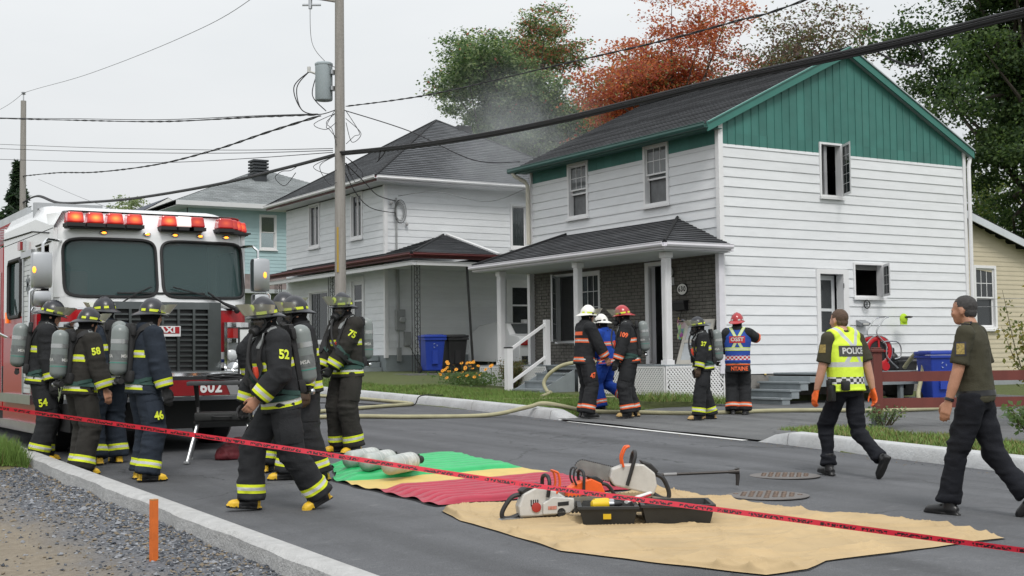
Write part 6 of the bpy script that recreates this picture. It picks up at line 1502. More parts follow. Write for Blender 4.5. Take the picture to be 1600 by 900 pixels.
def coatwear(f, pose, parent, m_, name='coat', hem=-.085, bulk=.018, arm=(.102, .095, .090, .080), chest=.26, hemband=True, cuffband=.78, vox=.0125, seed=2, amp=.015, flare=.012, shoulder_band=None, armend=1.0, waistband=None):
    mb = MB(); s = f.s; torso_prims(mb, f, 1.0, hem, bulk, flare)
    for sd in 'lr': arm_prims(mb, f, sd, arm, armend)
    P = lambda t, o=0: f.hip + f.spd*(t*s) + f.fw*(o*s)
    mb.sweep([P(.50), P(.57, -.005), P(.635, .0)], [(.125*s, .150*s), (.108*s, .120*s), (.098*s, .104*s)], 16, upv=tuple(f.fw))
    me = remesh(mb, vox, 3); zn = [(f.el['l'], .13*s, 1.0), (f.el['r'], .13*s, 1.0), (f.hip, .25*s, .5), (f.sh['l'], .12*s, .4), (f.sh['r'], .12*s, .4)]
    V = wrinkle(me, amp, (7, 7, 12), seed, zn); b = np.full(len(V), .12)
    arm_d = np.full(len(V), 9.); arm_t = np.zeros(len(V))
    for sd in 'lr':
        t1, r1, L1_ = seg_t(V, f.sh[sd], f.el[sd]); t2, r2_, L2_ = seg_t(V, f.el[sd], f.wr[sd])
        isf = r2_ < r1; r_ = np.where(isf, r2_, r1); tt = np.where(isf, t2 + L1_, t1); u = r_ < arm_d; arm_d[u] = r_[u]; arm_t[u] = tt[u]
        if cuffband:
            d = t2 - cuffband*L2_; ok = (r2_ < .125*s) & isf; w_ = ok & (np.abs(d) < np.abs(b)); b[w_] = d[w_]
    isarm = (arm_d < .118*s) & (arm_t > .10*s); tz = (V - np.array(f.hip)) @ np.array(f.spd)
    lst = []
    if hemband: lst.append(hem*s + .075*s)
    if chest: lst.append(chest*s)
    if waistband is not None: lst.append(waistband*s)
    if shoulder_band: lst.append(shoulder_band*s)
    for q in lst:
        d = tz - q; w_ = (~isarm) & (np.abs(d) < np.abs(b)); b[w_] = d[w_]
    return finish(me, name, m_, parent, band=np.clip(np.abs(b), 0, .12))
def hair(f, parent, m_, low=-.060):
    mb = MB(); s = f.s; T_ = Matrix.Translation(f.head) @ f.hr.to_4x4() @ Matrix.Scale(s, 4); q = lambda p: T_ @ Vector(p)
    mb.ell(q((0, -.016, .034)), (.0772*s, .0975*s, .0895*s), 18, 12, f.hr); mb.ell(q((0, -.038, -.018)), (.066*s, .066*s, .062*s), 16, 10, f.hr)
    me = remesh(mb, .0065, 2); V, _ = mesh_np(me); inv = np.array((T_.inverted())); Lc = np.c_[V, np.ones(len(V))] @ inv.T; Lc = Lc[:, :3]
    jit = .008*(vnoise(Lc*90)-.5)*2; keep = (Lc[:, 1] + jit < .074 + (Lc[:, 2]-.06)*.25) & (Lc[:, 2] + jit > low + np.where(Lc[:, 1] > -.02, .085, 0)) & ~((Lc[:, 1] > .03) & (Lc[:, 2] + jit < .058))
    bm = bmesh.new(); bm.from_mesh(me); bm.verts.ensure_lookup_table(); bmesh.ops.delete(bm, geom=[v for v in bm.verts if not keep[v.index]], context='VERTS'); bm.to_mesh(me); bm.free()
    wrinkle(me, .004, (60, 60, 60), 2); return finish(me, 'hair', m_, parent)
def face_bits(f, parent):
    def e(mb):
        for sx in (-1, 1): mb.ell((sx*.033, .078, .0), (.012, .010, .009), 10, 7)
    place(e, f, parent, 'eyes', M('eye_dark', (.03, .025, .02), .2))
def person(loc, heading, H_, pose, label, group=None):
    o = thing('person', loc, math.atan2(-heading[0], heading[1]), label, 'person', group); f = skeleton(pose, H_/1.8); return o, f
DIR_R = Vector((.852, -.524)); DIR_A = Vector((.524, .852))
def hd(r, a): v = DIR_R*r + DIR_A*a; return (v.x, v.y)
def firefighter(loc, heading, H_, pose, label, gear, seed, number=None, num_side='r', thigh=None, helm=None, trim=None, badge=None, mask=True, tank=True, visor='up', boots=None, toe=None, hand_m=None, hands=('relaxed', 'relaxed'), lower=None, skin=None, chest=.315, num_col=None, back_text=None, back_z=.45):
    o, f = person(loc, heading, H_, pose, label, 'firefighters on the street')
    tc_ = num_col or M_LIME
    body(f, pose, o, skin or M_SKIN, hands=hands, hand_m=hand_m or [M_GLOVE, M_GLOVE])
    tr_ = legwear(f, pose, o, lower or gear, seed=seed)
    ct = coatwear(f, pose, o, gear, seed=seed+1, chest=chest); cb = bvh_of(ct)
    for sd in 'lr': boot(f, sd, pose, o, boots or M_BOOT, toe or M_BOOTY)
    hood(f, o); face_bits(f, o)
    helmet(f, o, helm or M_HELM, trim or M_LIME, visor, badge)
    if mask: scba_mask(f, o)
    if tank: scba(f, o, cb, hose=mask)
    # pockets
    s = f.s; tb = bvh_of(tr_)
    for sd, sg in (('l', -1), ('r', 1)):
        d = (f.kn[sd]-f.hj[sd]).normalized(); c = lerp(f.hj[sd], f.kn[sd], .55); n_ = Vector((sg, .15, 0)).normalized(); up_ = -d
        V = []; x = up_.cross(n_).normalized()
        for j in range(4):
            for i in range(4):
                p = c + x*(i/3-.5)*.19*s + up_*(j/3-.5)*.21*s; h = tb.ray_cast(p + n_*.3, -n_, .5); q = (h[0] if h[0] else p + n_*.1*s); V.append(q + n_*(.022 if 0 < i < 3 and 0 < j < 3 else .012))
        mb = MB(); mb.add(V, [(j*4+i, j*4+i+1, (j+1)*4+i+1, (j+1)*4+i) for j in range(3) for i in range(3)])
        pk = local(mb, 'pocket', lower or gear, o, smooth=80, recalc=False)
        at = pk.data.attributes.new('band', 'FLOAT', 'POINT'); at.data.foreach_set('value', [.12]*16)
    if number:
        sd = num_side; sg = 1 if sd == 'r' else -1; S, E = f.sh[sd], f.el[sd]; d = (E-S).normalized(); n_ = Vector(pose.get('num_n', (sg, .0, 0)))
        decal(cb, number, lerp(S, E, .42), n_, -d, .105*s, tc_, o, 'sleeve_number', bold=.004, stretch=.9)
    if thigh:
        txt, sd, n_, off_ = thigh; d = (f.kn[sd]-f.hj[sd]).normalized(); decal(tb, txt, lerp(f.hj[sd], f.kn[sd], off_), n_, -d, .115*s, tc_, o, 'pocket_number', bold=.004, stretch=.85, off=.026)
    if back_text:
        txt, n_, z_, sz = back_text; decal(cb, txt, f.hip + f.spd*z_*s, n_, f.spd, sz*s, tc_, o, 'coat_lettering', bold=.003, stretch=.8)
    return o, f, ct, cb, tr_
def gz_(x, y): return road_z(x, y)
# ================================================================ the people in the photograph
SIDE_L, SIDE_R = (-1, 0, 0), (1, 0, 0)
# --- group by the truck
firefighter((3.36, 16.0, gz_(3.36, 16.0)), hd(.93, .35), 1.84, dict(fl=(-.12, .02, .09), fr=(.12, -.03, .09), hl=(-.22, .25, .95), hr=(.27, .12, .86), lean=(0, .06), head=(-8, 14, 0), num_n=(1, -.3, 0)),
    'firefighter 54 in dark gear and helmet by the kerb, leftmost in the photo', G_BLACK, 11, mask=False, thigh=('54', 'r', (1, -.2, 0), .62))
firefighter((3.42, 14.38, gz_(3.42, 14.38)), hd(.72, .7), 1.73, dict(fl=(-.13, .06, .09), fr=(.14, -.04, .09), hr=(.36, .16, .80), hl=(-.25, .25, .92), lean=(0, .05), head=(6, 8, 0), num_n=(1, -.35, 0)),
    'firefighter in brown black gear with bare hand and sleeve number 58, back turned', G_BROWN, 21, number='58', mask=False, hand_m=[M_GLOVE, M_SKIN2])
firefighter((3.94, 15.25, gz_(3.94, 15.25)), hd(-.72, .7), 1.86, dict(fl=(-.14, .0, .09), fr=(.14, .05, .09), hl=(-.30, .12, .88), hr=(.30, .16, .88), lean=(0, .04), head=(12, 4, 0)),
    'tall firefighter in navy gear facing left in front of the windscreen', G_NAVY, 31, mask=False)
firefighter((3.82, 13.42, gz_(3.82, 13.42)), hd(.80, .60), 1.80, dict(fl=(-.16, .05, .09), fr=(.17, -.02, .09), hr=(.32, .14, .80), hl=(-.28, .2, .9), lean=(0, .04), head=(-4, 6, 0), num_n=(1, -.2, 0), fyl=14, fyr=14),
    'firefighter in navy gear with pocket number 46, nearest the grille', G_NAVY, 41, mask=False, thigh=('46', 'r', (1, .1, 0), .66))
# --- group walking out
firefighter((5.22, 13.2, gz_(5.22, 13.2)), hd(.25, .97), 1.86, dict(fl=(-.16, .0, .09), fr=(.16, .02, .09), hl=(-.36, .02, 1.0), hr=(.3, .1, .85), el=(-.9, -.6, 0), lean=(0, .03), head=(-40, 4, 0)),
    'firefighter seen from behind, mostly hidden behind firefighter 52', G_BLACK, 51, mask=False, toe=M_BOOTY)
firefighter((5.16, 12.38, gz_(5.16, 12.38)), hd(-.90, -.35), 1.80, dict(fl=(-.14, -.12, .09), fr=(.14, .16, .09), hl=(-.32, .06, .80), hr=(.28, .2, .9), lean=(0, .05), head=(0, 6, 0), num_n=(-1, .1, 0)),
    'masked firefighter with yellow helmet badge close behind firefighter 52', G_BLACK, 61, number='1', num_side='l', badge=M_LIME, hand_m=[M_GLOVEB, M_GLOVE], tank=False)
p52 = firefighter((4.17, 10.55, gz_(4.17, 10.55)), hd(-.86, -.50), 1.78, dict(hip=(0, .0, .935), fl=(-.12, -.30, .125), fr=(.11, .23, .10), fpl=22, fpr=-6, hl=(-.20, .27, .96), hr=(.26, .22, .90), el=(-.8, -1, 0), lean=(0, .10), head=(22, 8, 0), num_n=(-1, -.1, 0), tl=(.3, 1, 0)),
    'firefighter 52 in air mask striding left in front of the others', G_BLACK, 71, number='52', num_side='l', badge=M_LIME, hand_m=[M_SKIN2, M_GLOVE], hands=('relaxed', 'fist'))
firefighter((6.72, 14.8, gz_(6.72, 14.8)), hd(-.72, -.62), 1.90, dict(fl=(-.17, .02, .09), fr=(.17, .0, .09), hl=(-.08, .27, .98), hr=(.16, .27, .95), el=(-1, -.5, -.2), er=(.8, -.5, 0), lean=(0, .02), head=(12, 4, 0), num_n=(-.9, .35, 0)),
    'firefighter 75 in air mask standing with hands at the belt', G_BROWN, 81, number='75', num_side='l', badge=M_LIME, hands=('fist', 'fist'))
# --- group in front of the porch
firefighter((12.85, 18.55, ground_z(0, 18.55)+.03), hd(.88, .32), 1.86, dict(fl=(-.15, .05, .09), fr=(.15, -.02, .09), hr=(.24, .28, .98), hl=(-.28, .1, .85), er=(.7, -1, 0), lean=(0, .03), head=(0, 4, 0), num_n=(.6, -.8, 0)),
    'officer in white helmet and orange striped black gear', G_ORANGE, 91, helm=M_HELMW, trim=M_LIME, mask=False, tank=False, num_col=M_ORNG, thigh=('47', 'r', (1, 0, 0), .6), toe=M_BOOT, chest=.30, hand_m=[M_GLOVE, M_SKIN])
o10, f10, c10, b10, t10 = firefighter((13.75, 19.15, ground_z(0, 19.15)+.08), hd(-.75, .55), 1.70, dict(hip=(0, 0, .94), fl=(-.12, .05, .09), fr=(.13, -.30, .30), fpr=55, hl=(-.22, .25, .98), hr=(.25, .2, 1.0), lean=(0, .05), head=(0, 6, 0), kr=(.1, 1, -.3)),
    'firefighter in blue orange striped suit behind the red helmet', G_BLUE, 101, helm=M_HELMW, trim=M_STRAP, tank=False, mask=True, toe=M_BOOT, back_text=('RT OPERATION', (.55, -.83, 0), -.13, .07), num_col=M_ORNG)
firefighter((13.45, 18.05, ground_z(0, 18.05)+.04), hd(-.93, .12), 1.85, dict(fl=(-.14, .04, .09), fr=(.14, -.05, .09), hl=(-.25, .22, .86), hr=(.27, .15, .86), lean=(0, .06), head=(0, 8, 0), num_n=(-1, .05, 0)),
    'firefighter 109 in red helmet with air tank, orange striped gear', G_ORANGE, 111, number='109', num_side='l', helm=M_HELMR, trim=M_LIME, num_col=M_ORNG, toe=M_BOOTT, chest=.30, back_text=('LE', (-.5, -.85, 0), -.09, .10))
firefighter((14.02, 16.78, ground_z(0, 16.78)+.05), hd(-.90, -.05), 1.64, dict(fl=(-.16, .16, .09), fr=(.15, -.14, .09), hl=(-.26, .16, .84), hr=(.26, .10, .84), lean=(0, .05), head=(0, 8, 0), num_n=(-1, .05, 0)),
    'firefighter 37 in air mask beside the white lattice', G_BLACK, 121, number='37', num_side='l', toe=M_BOOTT, boots=M_BOOT, hand_m=[M_GLOVEB, M_GLOVE])
WHT = [o_ for o_ in COL.objects if o_.get('label', '').startswith('officer in white helmet')][0]; wct = [q for q in WHT.children if q.name.startswith('coat')][0]
decal(bvh_of(wct), None, Vector((0, 0, 1.43)), (.3, -1, 0), (0, 0, 1), .1, None, WHT, back=(.26, .06, M_ORNG))
# --- safety adviser in a blue vest, back turned
def vest(f, parent, m_, hem=-.06, bulk=.035, seed=5, top=True, amp=.007):
    mb = MB(); torso_prims(mb, f, 1.0, hem, bulk, .01)
    s = f.s
    for sd in 'lr': mb.sweep([lerp(f.neck, f.sh[sd], .2), lerp(f.neck, f.sh[sd], .85)], [.10*s, .088*s], 14)
    me = remesh(mb, .0115, 3); wrinkle(me, amp, (6, 6, 8), seed); return finish(me, 'vest', m_, parent)
def vest_mat(nm, base, xcol, zc, slope, zb, checker, ck, s, w_=.026, only_back=True):
    def fn(t, v, c, b):
        sx = t.n('ShaderNodeSeparateXYZ'); t.l(v, sx.inputs[0]); x, z = sx.outputs[0], sx.outputs[2]; dz = mathn(t, 'SUBTRACT', z, zc)
        for sg in (1, -1):
            d = mathn(t, 'ABSOLUTE', mathn(t, 'SUBTRACT', x, mathn(t, 'MULTIPLY', dz, slope*sg)))
            m1 = mathn(t, 'MULTIPLY', mathn(t, 'LESS_THAN', d, w_), mathn(t, 'GREATER_THAN', z, zb)); c = mixc(t, m1, c, xcol)
            if nm.startswith('vest_blue'): m1 = mathn(t, 'MULTIPLY', mathn(t, 'LESS_THAN', d, w_*.45), mathn(t, 'GREATER_THAN', z, zb)); c = mixc(t, m1, c, (.5, .52, .5))
        d = mathn(t, 'ABSOLUTE', mathn(t, 'SUBTRACT', z, zb)); c = mixc(t, mathn(t, 'LESS_THAN', d, w_*1.05), c, xcol)
        if nm.startswith('vest_blue'): c = mixc(t, mathn(t, 'LESS_THAN', d, w_*.45), c, (.5, .52, .5))
        at = t.n('ShaderNodeTexCoord'); ck_ = t.n('ShaderNodeTexChecker', i_Scale=1/.036); ck_.inputs['Color1'].default_value = (*ck[0], 1); ck_.inputs['Color2'].default_value = (*ck[1], 1)
        cm = t.n('ShaderNodeCombineXYZ'); t.l(x, cm.inputs[0]); t.l(z, cm.inputs[2]); cm.inputs[1].default_value = .01; t.l(cm.outputs[0], ck_.inputs['Vector'])
        d = mathn(t, 'ABSOLUTE', mathn(t, 'SUBTRACT', z, checker)); return mixc(t, mathn(t, 'LESS_THAN', d, .036), c, ck_.outputs['Color'])
    return M(nm, base, .75, var=.10, scale=5, bump=.2, bscale=50, fn=fn)
pose = dict(fl=(-.11, .0, .09), fr=(.11, .03, .09), hr=(.10, .20, 1.52), hl=(-.06, .26, 1.30), er=(1, -.1, -.55), el=(-.7, -.5, -1), lean=(0, .02), head=(-12, -4, 0))
o, f = person((15.31, 17.42, ground_z(0, 17.42)+.05), hd(.20, .98), 1.72, pose, 'adviser in a blue OSST vest and red helmet, back turned', 'firefighters on the street')
body(f, pose, o, M_SKIN); legwear(f, pose, o, G_ORANGE, seed=131); ct = coatwear(f, pose, o, G_ORANGE, seed=132, chest=None, waistband=-.03, hem=-.20, hemband=False, cuffband=None)
for sd in 'lr': boot(f, sd, pose, o, M_BOOT, M_BOOT)
hood(f, o); helmet(f, o, M_HELMR, M_LABEL, None)
s = f.s; vb = vest(f, o, vest_mat('vest_blue', (.010, .055, .30), (.55, .68, .08), 1.36*s, .55, 1.19*s, 1.03*s, ((.6, .6, .6), (.45, .02, .03)), s), hem=.01); bb = bvh_of(vb)
decal(bb, 'OSST', f.hip + f.spd*.40*s, (0, -1, 0), f.spd, .095*s, M_LABEL, o, 'vest_lettering', bold=.003, back=(.27, .115, M('patch_red', (.45, .02, .03), .6)), stretch=1.05)
decal(bvh_of(ct), 'NTAINE', f.hip + f.spd*(-.13)*s + f.rt*.03, (0, -1, 0), f.spd, .10*s, M_ORNG, o, 'coat_lettering', bold=.003, stretch=.85)
V, F_ = ring_on(bvh_of(ct), f.el['r'].lerp(f.wr['r'], .0) + Vector((0, 0, 0)), (f.el['r']-f.sh['r']), (0, 1, 0), .03, .006, maxd=.25); mb = MB(); mb.add(V, F_); local(mb, 'sleeve_band', M_ORNG, o, smooth=80)
# --- police officer in a hi-vis vest, walking away
M_OLIVE = M('shirt_olive', (.045, .042, .026), .85, var=.16, scale=5, bump=.25, bscale=90, spec=.3); M_NAVYP = M('trouser_navy_black', (.009, .010, .014), .85, var=.3, scale=5, bump=.25, bscale=90, spec=.25); M_LEATHER = M('black_leather', (.012, .012, .013), .35, var=.15, scale=20)
M_HAIR = M('hair_brown', (.085, .052, .034), .8, var=.3, scale=60); M_HAIRD = M('hair_dark', (.042, .039, .038), .8, var=.35, scale=60)
def officer(loc, heading, H_, pose, label, hair_m, skin, gloves, seed, leg=(.098, .080, .070, .076)):
    o, f = person(loc, heading, H_, pose, label, 'police officers walking')
    body(f, pose, o, skin, fine=True, tk=.70, hand_m=gloves, hands=pose.get('hands', ('relaxed', 'relaxed')))
    legwear(f, pose, o, M_NAVYP, r=leg, low=-.02, bands=None, seed=seed, amp=.024, hipk=.93)
    mb = MB(); torso_prims(mb, f, .90, -.01, .010, 0); s = f.s
    for sd in 'lr':
        S, E = f.sh[sd], f.el[sd]; mb.sweep([lerp(S, f.neck, .3), S, lerp(S, E, .5), lerp(S, E, .86)], [.070*s, .075*s, .074*s, .078*s], 14); mb.ell(S, (.076*s,)*3, 12, 8)
    mb.sweep([f.neck - f.spd*.03*s, f.neck + f.spd*.045*s + Vector((0, .006, 0))], [(.085*s, .095*s), (.066*s, .072*s)], 16, upv=tuple(f.fw))
    me = remesh(mb, .0105, 3); wrinkle(me, .016, (6, 6, 10), seed+1, [(f.hip, .22*s, .9)]); sh = finish(me, 'shirt', M_OLIVE, o)
    for sd in 'lr': boot(f, sd, pose, o, M_LEATHER, M_LEATHER, kind='shoe')
    hair(f, o, hair_m); face_bits(f, o)
    tb = bvh_of([c for c in o.children if c.name.startswith('trousers')][0]); V, F_ = ring_on(bvh_of(sh), f.hip + f.spd*.035*s, f.spd, f.fw, .022*s, .004, maxd=.3); mb = MB(); mb.add(V, F_); local(mb, 'belt', M_LEATHER, o, smooth=80)
    return o, f, sh
pose = dict(hip=(0, .0, .925), fl=(-.09, .20, .10), fr=(.12, -.36, .20), fpr=52, fpl=-4, kl=(0, 1, 0), kr=(.05, 1, -.1), hl=(-.31, .14, .82), hr=(.30, -.10, .82), lean=(0, .04), head=(6, 3, 0), tw=-4, fyl=-12)
o, f, sh = officer((10.0, 9.72, gz_(10.0, 9.72)), hd(-.48, .88), 1.77, pose, 'police officer in lime hi-vis vest and orange gloves walking away', M_HAIR, M_SKIN, [M_GLOVEO, M_GLOVEO], 141); s = f.s
vm = vest_mat('vest_lime', (.62, .80, .05), (.48, .50, .49), 1.34*s, .62, 1.17*s, 1.005*s, ((.03, .03, .03), (.6, .6, .6)), s, w_=.024); vb = vest(f, o, vm, hem=-.03, bulk=.012); bb = bvh_of(vb)
decal(bb, 'POLICE', f.hip + f.spd*.385*s, (0, -1, 0), f.spd, .088*s, M_LABEL, o, 'vest_lettering', bold=.003, back=(.31, .11, M('patch_dark', (.05, .05, .05), .6)), stretch=.92)
P = lambda r, t, q: f.hip + f.rt*(r*s) + f.spd*(t*s) + f.fw*(q*s)
mb = MB(); mb.cbox(P(-.225, -.05, -.03), (.06, .09, .17), bev=.018); mb.cbox(P(-.235, .05, -.02), (.045, .05, .08), bev=.012); mb.cbox(P(-.13, .02, -.15), (.09, .05, .10), bev=.015); local(mb, 'holster', M_LEATHER, o, smooth=True)
decal(bvh_of(sh), None, lerp(f.sh['l'], f.el['l'], .35), (-1, -.3, 0), (0, 0, 1), .1, None, o, back=(.075, .085, M('badge_gold', (.26, .19, .05), .6, var=.7, scale=70)))
# --- senior officer in olive shirt
pose = dict(hip=(0, .0, .945), fl=(-.10, .22, .085), fr=(.11, -.36, .16), fpr=40, fpl=-3, kr=(.05, 1, 0), hl=(-.30, .16, .79), hr=(.30, -.02, .86), lean=(0, .03), head=(-2, 4, 0), tw=4, fyl=-6)
o, f, sh = officer((8.76, 7.1, gz_(8.76, 7.1)), hd(-.80, .60), 1.80, pose, 'older police officer in olive shirt and black trousers walking left, rightmost person', M_HAIRD, M_SKIN2, None, 151, leg=(.108, .088, .080, .088)); s = f.s
P = lambda r, t, q: f.hip + f.rt*(r*s) + f.spd*(t*s) + f.fw*(q*s)
sbv = bvh_of(sh)
for sd, sg in (('l', -1),):
    decal(sbv, None, lerp(f.sh[sd], f.el[sd], .42), (sg, -.15, 0), (0, 0, 1), .1, None, o, back=(.085, .11, M('crest_navy', (.02, .02, .03), .6)))
    decal(sbv, None, lerp(f.sh[sd], f.el[sd], .42), (sg, -.15, 0), (0, 0, 1), .1, None, o, back=(.062, .085, MATS['badge_gold']), off=.010)
for sd, sg in (('l', -1), ('r', 1)):
    V, F_ = strap_on(sbv, [lerp(f.neck, f.sh[sd], .35) + Vector((0, 0, .1)), f.sh[sd] + Vector((.02*sg, 0, .1))], .028*s, .006, sg, 8); mb = MB(); mb.add(V, F_); ep = local(mb, 'epaulette', MATS['crest_navy'], o, smooth=True)
    V, F_ = strap_on(sbv, [lerp(f.neck, f.sh[sd], .75) + Vector((0, 0, .1)), lerp(f.neck, f.sh[sd], .85) + Vector((0, 0, .1))], .029*s, .009, sg, 3); mb = MB(); mb.add(V, F_); local(mb, 'gold_bar', MATS['badge_gold'], ep, smooth=True)
mb = MB(); mb.cbox(P(.20, .02, .02), (.05, .07, .14), bev=.015); mb.cbox(P(.205, .13, .03), (.035, .05, .08), bev=.01); local(mb, 'radio', M_LEATHER, o, smooth=True)
d = (f.wr['l']-f.el['l']).normalized(); mb = MB(); c0 = lerp(f.el['l'], f.wr['l'], .93); mb.lathe([(.034, -.012), (.038, -.008), (.038, .008), (.034, .012)], 18, c0, d); local(mb, 'watch', M_LEATHER, o, smooth=True)
# ================================================================ things lying on the street
def spline(pts, n=8, closed=False):
    P = [Vector(p) for p in pts]; out = []; N = len(P)
    for k in range(N if closed else N-1):
        p0 = P[k-1] if (k > 0 or closed) else P[0]; p1 = P[k]; p2 = P[(k+1) % N]; p3 = P[(k+2) % N] if (closed or k+2 < N) else P[-1]
        for i in range(n):
            u = i/n; out.append(.5*((2*p1) + (p2-p0)*u + (2*p0-5*p1+4*p2-p3)*u*u + (3*p1-p0-3*p2+p3)*u**3))
    if not closed: out.append(P[-1])
    return out
# coloured staging mat: green, yellow, red; ribs run along X
def mat_xy(u, v):           # v: 0 far (green) .. 1 near (red)
    y = 13.62 - 3.72*v; x0 = 5.86 - .52*sstep(0, .45, v) + .02*math.sin(v*31); x1 = 7.66 - .25*v + .03*math.sin(v*23)
    return x0 + (x1-x0)*u, y + .30*(u-.5)*(1-v) + .02*math.sin(u*17)
MT = thing('staging_mat', (6.5, 11.8, road_z(6.5, 11.8)), 0, 'long staging mat in ribbed green, plain yellow and ribbed red sections', 'mat')
def mat_part(v0, v1, ribs, m_, name, nv=216):
    def fn(u, v):
        vv = v0+(v1-v0)*v; x, y = mat_xy(u, vv); z = road_z(x, y) + .012 + .006*noise.noise((x*5, y*5, 0))
        if ribs:
            ed = sstep(0, .10, u)*sstep(1, .92, u); fr_ = (ribs*v) % 1; z += .055*ed*math.sqrt(max(0, 1-((fr_-.5)/.42)**2))
        z += .02*sstep(.06, 0, u)*(.5+.5*math.sin(vv*60))
        return (x, y, z)
    mb = MB(); mb.sheet(fn, 30, nv); mb.build(name, m_, MT, smooth=80, recalc=False)
mat_part(0, .43, 8, M('mat_green', (.025, .40, .13), .35, var=.12, scale=5, dirt=.2, dirtcol=(.08, .4, .16)), 'green_section'); mat_part(.43, .66, 0, M('mat_yellow', (.62, .45, .14), .55, var=.12, scale=4), 'yellow_section', 14); mat_part(.66, 1, 8, M('mat_red', (.36, .018, .045), .35, var=.12, scale=4, dirt=.15, dirtcol=(.5, .12, .15)), 'red_section')
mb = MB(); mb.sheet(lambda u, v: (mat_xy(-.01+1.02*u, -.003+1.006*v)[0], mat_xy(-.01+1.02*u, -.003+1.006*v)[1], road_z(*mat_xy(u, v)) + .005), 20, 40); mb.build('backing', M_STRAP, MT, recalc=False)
# air cylinders on the mat
M_TANKW = M('tank_worn', (.40, .43, .41), .35, var=.18, scale=5, dirt=.55, dirtcol=(.24, .19, .10), dscale=6)
for k, (a, b, lb) in enumerate((((5.62, 12.56), (6.40, 13.10), 'spare grey air cylinder on the green mat, farthest of three'), ((5.58, 12.10), (6.40, 12.70), 'spare grey air cylinder on the green mat, middle of three'), ((5.62, 11.62), (6.38, 12.18), 'spare grey air cylinder with black valve on the green mat, nearest of three'))):
    z = road_z(6, 12.2) + .15; A_, B_ = Vector((*a, z)), Vector((*b, z+.01)); c = (A_+B_)/2; ax = (B_-A_).normalized()
    T_ = thing('air_cylinder', (c.x, c.y, c.z-.095), 0, lb, 'air cylinder', 'spare air cylinders on the mat')
    mb = MB(); tank_mesh(mb, c - ax*.03, ax, .095, .62); mb.build('cylinder', M_TANKW, T_, smooth=50)
    mb = MB(); mb.lathe([(.0955, -.09), (.0972, -.09), (.0972, .09), (.0955, .09)], 24, c + ax*.05, ax); mb.build('label', M('worn_label', (.5, .52, .5), .5, var=.35, scale=25), T_, smooth=40)
    for q in (-.12, -.02, .17):
        mb = MB(); mb.lathe([(.0955, -.006), (.0978, -.006), (.0978, .006), (.0955, .006)], 24, c + ax*q, ax); mb.build('stripe', M_LABEL, T_, smooth=40)
    mb = MB(); e = c + ax*.28; mb.cyl(e, e + ax*.06, .028, 12); mb.sweep([e + ax*.06 + Vector((0, 0, -.03)), e + ax*.06 + Vector((0, 0, .06))], .026, 10); mb.sweep([e + ax*.06, e + ax*.14], .042, 12); mb.build('valve', M_RUB, T_, smooth=True)
# tan tarpaulin: Coons patch through its measured outline, with folds
TL = [(5.21, 9.62), (5.08, 9.06), (5.03, 8.22), (4.97, 7.46), (5.18, 6.87), (5.35, 6.44), (5.51, 6.05)]; TB = [(5.51, 6.05), (5.85, 6.04), (6.16, 6.2), (6.77, 6.17), (7.29, 6.19), (7.88, 6.18)]
TRt = [(7.44, 9.76), (7.6, 9.22), (7.68, 8.81), (7.73, 7.92), (7.9, 7.52), (8.05, 6.82), (7.88, 6.18)]; TT = [(5.21, 9.62), (5.73, 9.77), (6.33, 9.8), (7.05, 9.73), (7.44, 9.76)]
def pl(P, t):
    k = min(int(t*(len(P)-1)), len(P)-2); u = t*(len(P)-1)-k; return Vector((P[k][0]+(P[k+1][0]-P[k][0])*u, P[k][1]+(P[k+1][1]-P[k][1])*u))
def coons(u, v):
    a, b, c, d = Vector(TT[0]), Vector(TT[-1]), Vector(TL[-1]), Vector(TB[-1])
    return pl(TL, v)*(1-u) + pl(TRt, v)*u + pl(TT, u)*(1-v) + pl(TB, u)*v - (a*(1-u)*(1-v) + b*u*(1-v) + c*(1-u)*v + d*u*v)
def rdg(x, y, s): return max(0, 1-abs(1.7*noise.noise((x+.3*noise.noise((x*2, y*2, s+3)), y, s))))
def tarp_pt(u, v, lift=0):
    p = coons(u, v); x, y = p.x, p.y; e = min(u, v, 1-u, 1-v)
    x += .025*noise.noise((x*3, y*3, 7)); y += .025*noise.noise((x*3, y*3, 9))
    d1 = x*.40+y*.92; d2 = x*.92-y*.40
    h = .026*rdg(d1*1.9, d2*.35, 1)**16 + .034*rdg(d1*.9+3, d2*.3, 2)**24 + .014*rdg(d1*4.6, d2*.8, 3)**12 + .016*rdg(d2*1.6, d1*.5, 8)**26
    h += .008*noise.noise((x*2, y*2, 5)) + .006
    h += .05*math.exp(-((u-.02)/.05)**2)*(math.sin(v*19)*.5+.4)*sstep(.5, 0, v) + .032*math.exp(-abs(u-.93)/.05)*(.45+.55*math.sin(v*11)) + .035*math.exp(-abs(v-.95-.02*math.sin(u*9))/.015)*(.4+.6*math.sin(u*13+1)) + .03*math.exp(-abs(v-.03)/.02)*(.5+.5*math.sin(u*15))
    return (x, y, road_z(x, y) + .010 + h*sstep(0, .015, e) + lift)
mb = MB(); mb.sheet(tarp_pt, 260, 280)
def canvas_fn(t, v, c, b):
    mp = t.n('ShaderNodeMapping'); mp.vector_type = 'TEXTURE'; mp.inputs['Scale'].default_value = (1.5, .36, 1); mp.inputs['Rotation'].default_value = (0, 0, -.42); t.l(v, mp.inputs[0]); n = t.n('ShaderNodeTexNoise', noise_type='RIDGED_MULTIFRACTAL', i_Scale=.9, i_Detail=3, i_Roughness=.5); t.l(mp.outputs[0], n.inputs['Vector'])
    bp = t.n('ShaderNodeBump', i_Strength=.75, i_Distance=.045); t.l(n.outputs['Fac'], bp.inputs['Height']); t.l(bp.outputs[0], b.inputs['Normal'])
